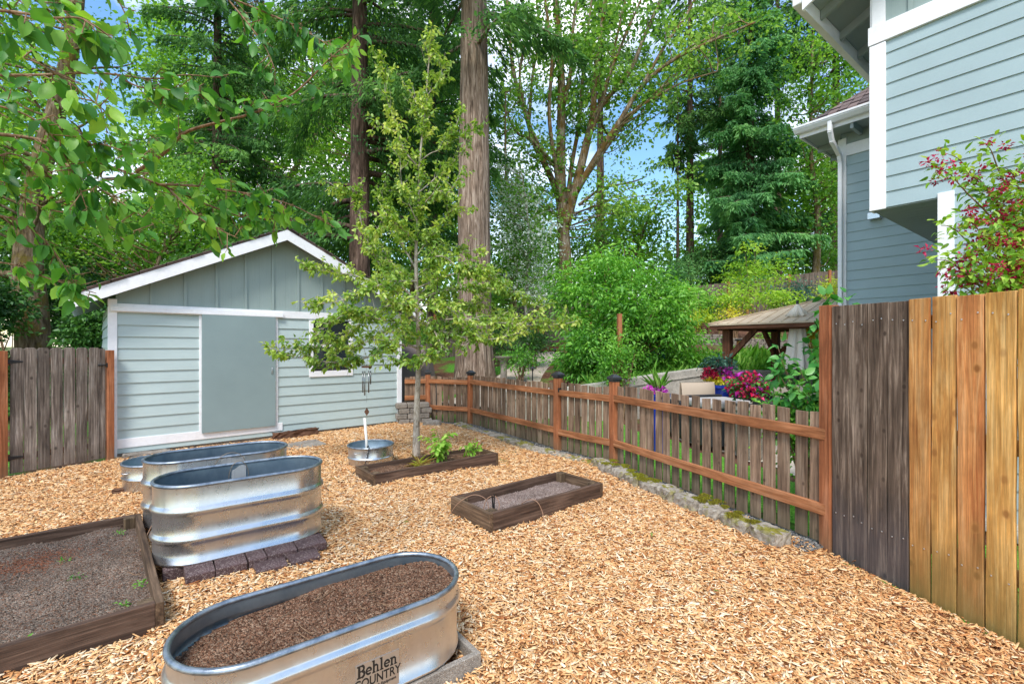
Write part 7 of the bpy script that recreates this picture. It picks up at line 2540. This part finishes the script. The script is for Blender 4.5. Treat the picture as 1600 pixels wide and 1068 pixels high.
# leafy plant in the long bed, dry leaves beside it
def bedpt(x, y, z): return in_bed((-1.52, 5.16), math.radians(38.8), x, y, z)
b0 = bedpt(1.02, 0.3, 0.08)
pl = thing("raspberry_plant", "light green leafy plant growing in the long bed", "plant", b0)
bm_ = MB(); lp_, ld_ = [], []
for i in range(11):
    a = rng.uniform(0, 2 * PI)
    rr, hh = rng.uniform(0.05, 0.3), rng.uniform(0.12, 0.42)
    tip = np.array([rr * math.cos(a) + 0.05, rr * math.sin(a), hh])
    P = smooth_path([(rng.normal(0, 0.06), rng.normal(0, 0.04), 0), tuple(tip * np.array([0.5, 0.5, 0.8])), tuple(tip)], 5)
    bm_.tube([tuple(p) for p in P], taper(len(P), 0.004, 0.0015), 5, cap=False)
    ln = path_len(P)
    k = 20
    q, d = sample_path(P, (0.35 + 0.68 * rng.random(k)) * ln)
    s_ = rnd_dir(k)
    lp_.append(q + s_ * 0.025); ld_.append(s_ * np.array([1, 1, 0.3]) + np.array([0, 0, -0.2]))
P = np.concatenate(lp_); D = np.concatenate(ld_)
Lz = rng.uniform(0.05, 0.09, len(P))
leaves("leaves", P, D, unit(rng.normal(size=P.shape) * 0.3 + np.array([0, 0, 1])), Lz, Lz * 0.58, M["raspberry"], pl, shape="full", curl=0.25, fold=0.12)
bm_.build("stems", M["raspberry"], pl)
b0 = bedpt(1.5, 0.28, 0.08)
bush("raspberry_plant", "small leafy sprig at the right end of the long bed", "plant", b0, (0.12, 0.1, 0.08), 8, 12, 0.03, 0.05, 0.028, M["raspberry"], stems=6, cz=0.1, stem_r=0.004)
M["dry"] = foliage("dry_strap_leaf", srgb(150, 120, 70), srgb(190, 170, 96), srgb(160, 170, 70), 0.3, 0.7, 0.2)
b0 = bedpt(0.72, 0.3, 0.08)
r = thing("strap_plant", "tuft of yellowing strap leaves left of the leafy plant", "plant", b0)
n = 46
D = unit(np.stack([rng.normal(0, 1, n), rng.normal(0, 0.8, n), np.abs(rng.normal(0.5, 0.3, n))], 1))
leaves("leaves", rng.normal(0, 0.025, (n, 3)) * [1, 1, 0.2], D, unit(rng.normal(size=(n, 3)) * 0.3 + [0, 0, 1]), rng.uniform(0.1, 0.22, n), 0.014, M["dry"], r, curl=0.5)
# twigs on the soils
def twigs(label, C, ext, rz, z, n, seed):
    rr = np.random.default_rng(seed)
    b = MB()
    for i in range(n):
        x, y = rr.uniform(-ext[0], ext[0]), rr.uniform(-ext[1], ext[1])
        a, l_ = rr.uniform(0, PI), rr.uniform(0.04, 0.14)
        q = [(x + math.cos(a) * l_ * (s - 0.5) + rr.normal(0, 0.004), y + math.sin(a) * l_ * (s - 0.5) + rr.normal(0, 0.004), rr.uniform(0.004, 0.02)) for s in (0, 0.35, 0.7, 1)]
        b.tube(q, [0.0026, 0.0024, 0.002, 0.0014], 5)
    o = b.build("fallen_twigs", M["twig"], None, (C.x, C.y, z), (0, 0, rz), smooth=True)
    tag(o, label, "twigs", kind="stuff")
twigs("thin twigs strewn on the soil of the foreground tank", TANK0, (0.36, 0.18), AH, 0.35, 12, 1)
twigs("thin twigs strewn on the wide left bed", cA, (0.6, 0.8), RZA, 0.07, 16, 2)
twigs("thin twigs strewn on the long bed's soil", cB, (0.6, 0.2), math.radians(38.8), 0.09, 40, 3)
# weeds in the left bed
n = 20
xs_, ys_ = rng.uniform(-0.6, 0.6, n), rng.uniform(-0.85, 0.85, n)
edge = rng.random(n) < 0.45
xs_ = np.where(edge, np.where(rng.random(n) < 0.5, 0.52, -0.45) + rng.normal(0, 0.06, n), xs_)
C = np.stack([xs_, ys_, np.full(n, 0.015)], 1)
C = C + 0
wl = leaf_clusters(None, C, 20, 0.014, 0.018, 0.01, M["shrub"], "bed_weeds", -0.4, 0.5)
wl.location = (cA.x, cA.y, 0.065)
wl.rotation_euler = (0, 0, RZA)
tag(wl, "small green weeds sprouting over the left bed's soil", "weeds", kind="stuff")
# rusty fir needles drifted on the left bed
n = 900
P = np.stack([rng.normal(0.05, 0.16, n), rng.normal(0.42, 0.12, n), np.full(n, 0.018)], 1)
M["rust"] = foliage("rust_needles", srgb(104, 62, 44), srgb(138, 84, 60), srgb(160, 108, 80), 0.1, 0.9, 0.1)
wl = leaves("fallen_needles", P, unit(rng.normal(size=(n, 3)) * [1, 1, 0.1]), np.tile([[0, 0, 1.0]], (n, 1)), 0.024, 0.004, M["rust"], None)
wl.location = (cA.x, cA.y, 0.062)
wl.rotation_euler = (0, 0, RZA)
tag(wl, "drift of rusty needles across the left bed's soil", "needles", kind="stuff")

# stray leaves fallen on the chips
n = 150
px_, py_ = rng.uniform(-5, 2.6, n), rng.uniform(0.8, 8.5, n)
m = yard_in(px_, py_)
px_, py_ = px_[m], py_[m]
n = len(px_)
P = np.stack([px_, py_, np.full(n, 0.035)], 1)
D = unit(rng.normal(size=(n, 3)) * [1, 1, 0.15])
M["deadleaf"] = foliage("fallen_leaf", srgb(96, 60, 40), srgb(140, 96, 60), srgb(120, 140, 70), 0.15, 0.8, 0.2)
tag(leaves("fallen_leaves", P, D, unit(rng.normal(size=(n, 3)) * 0.3 + [0, 0, 1]), rng.uniform(0.025, 0.05, n), 0.018, M["deadleaf"], None, shape="full", curl=0.3), "few brown leaves fallen on the wood chips", "leaves", kind="stuff")
make_chips()
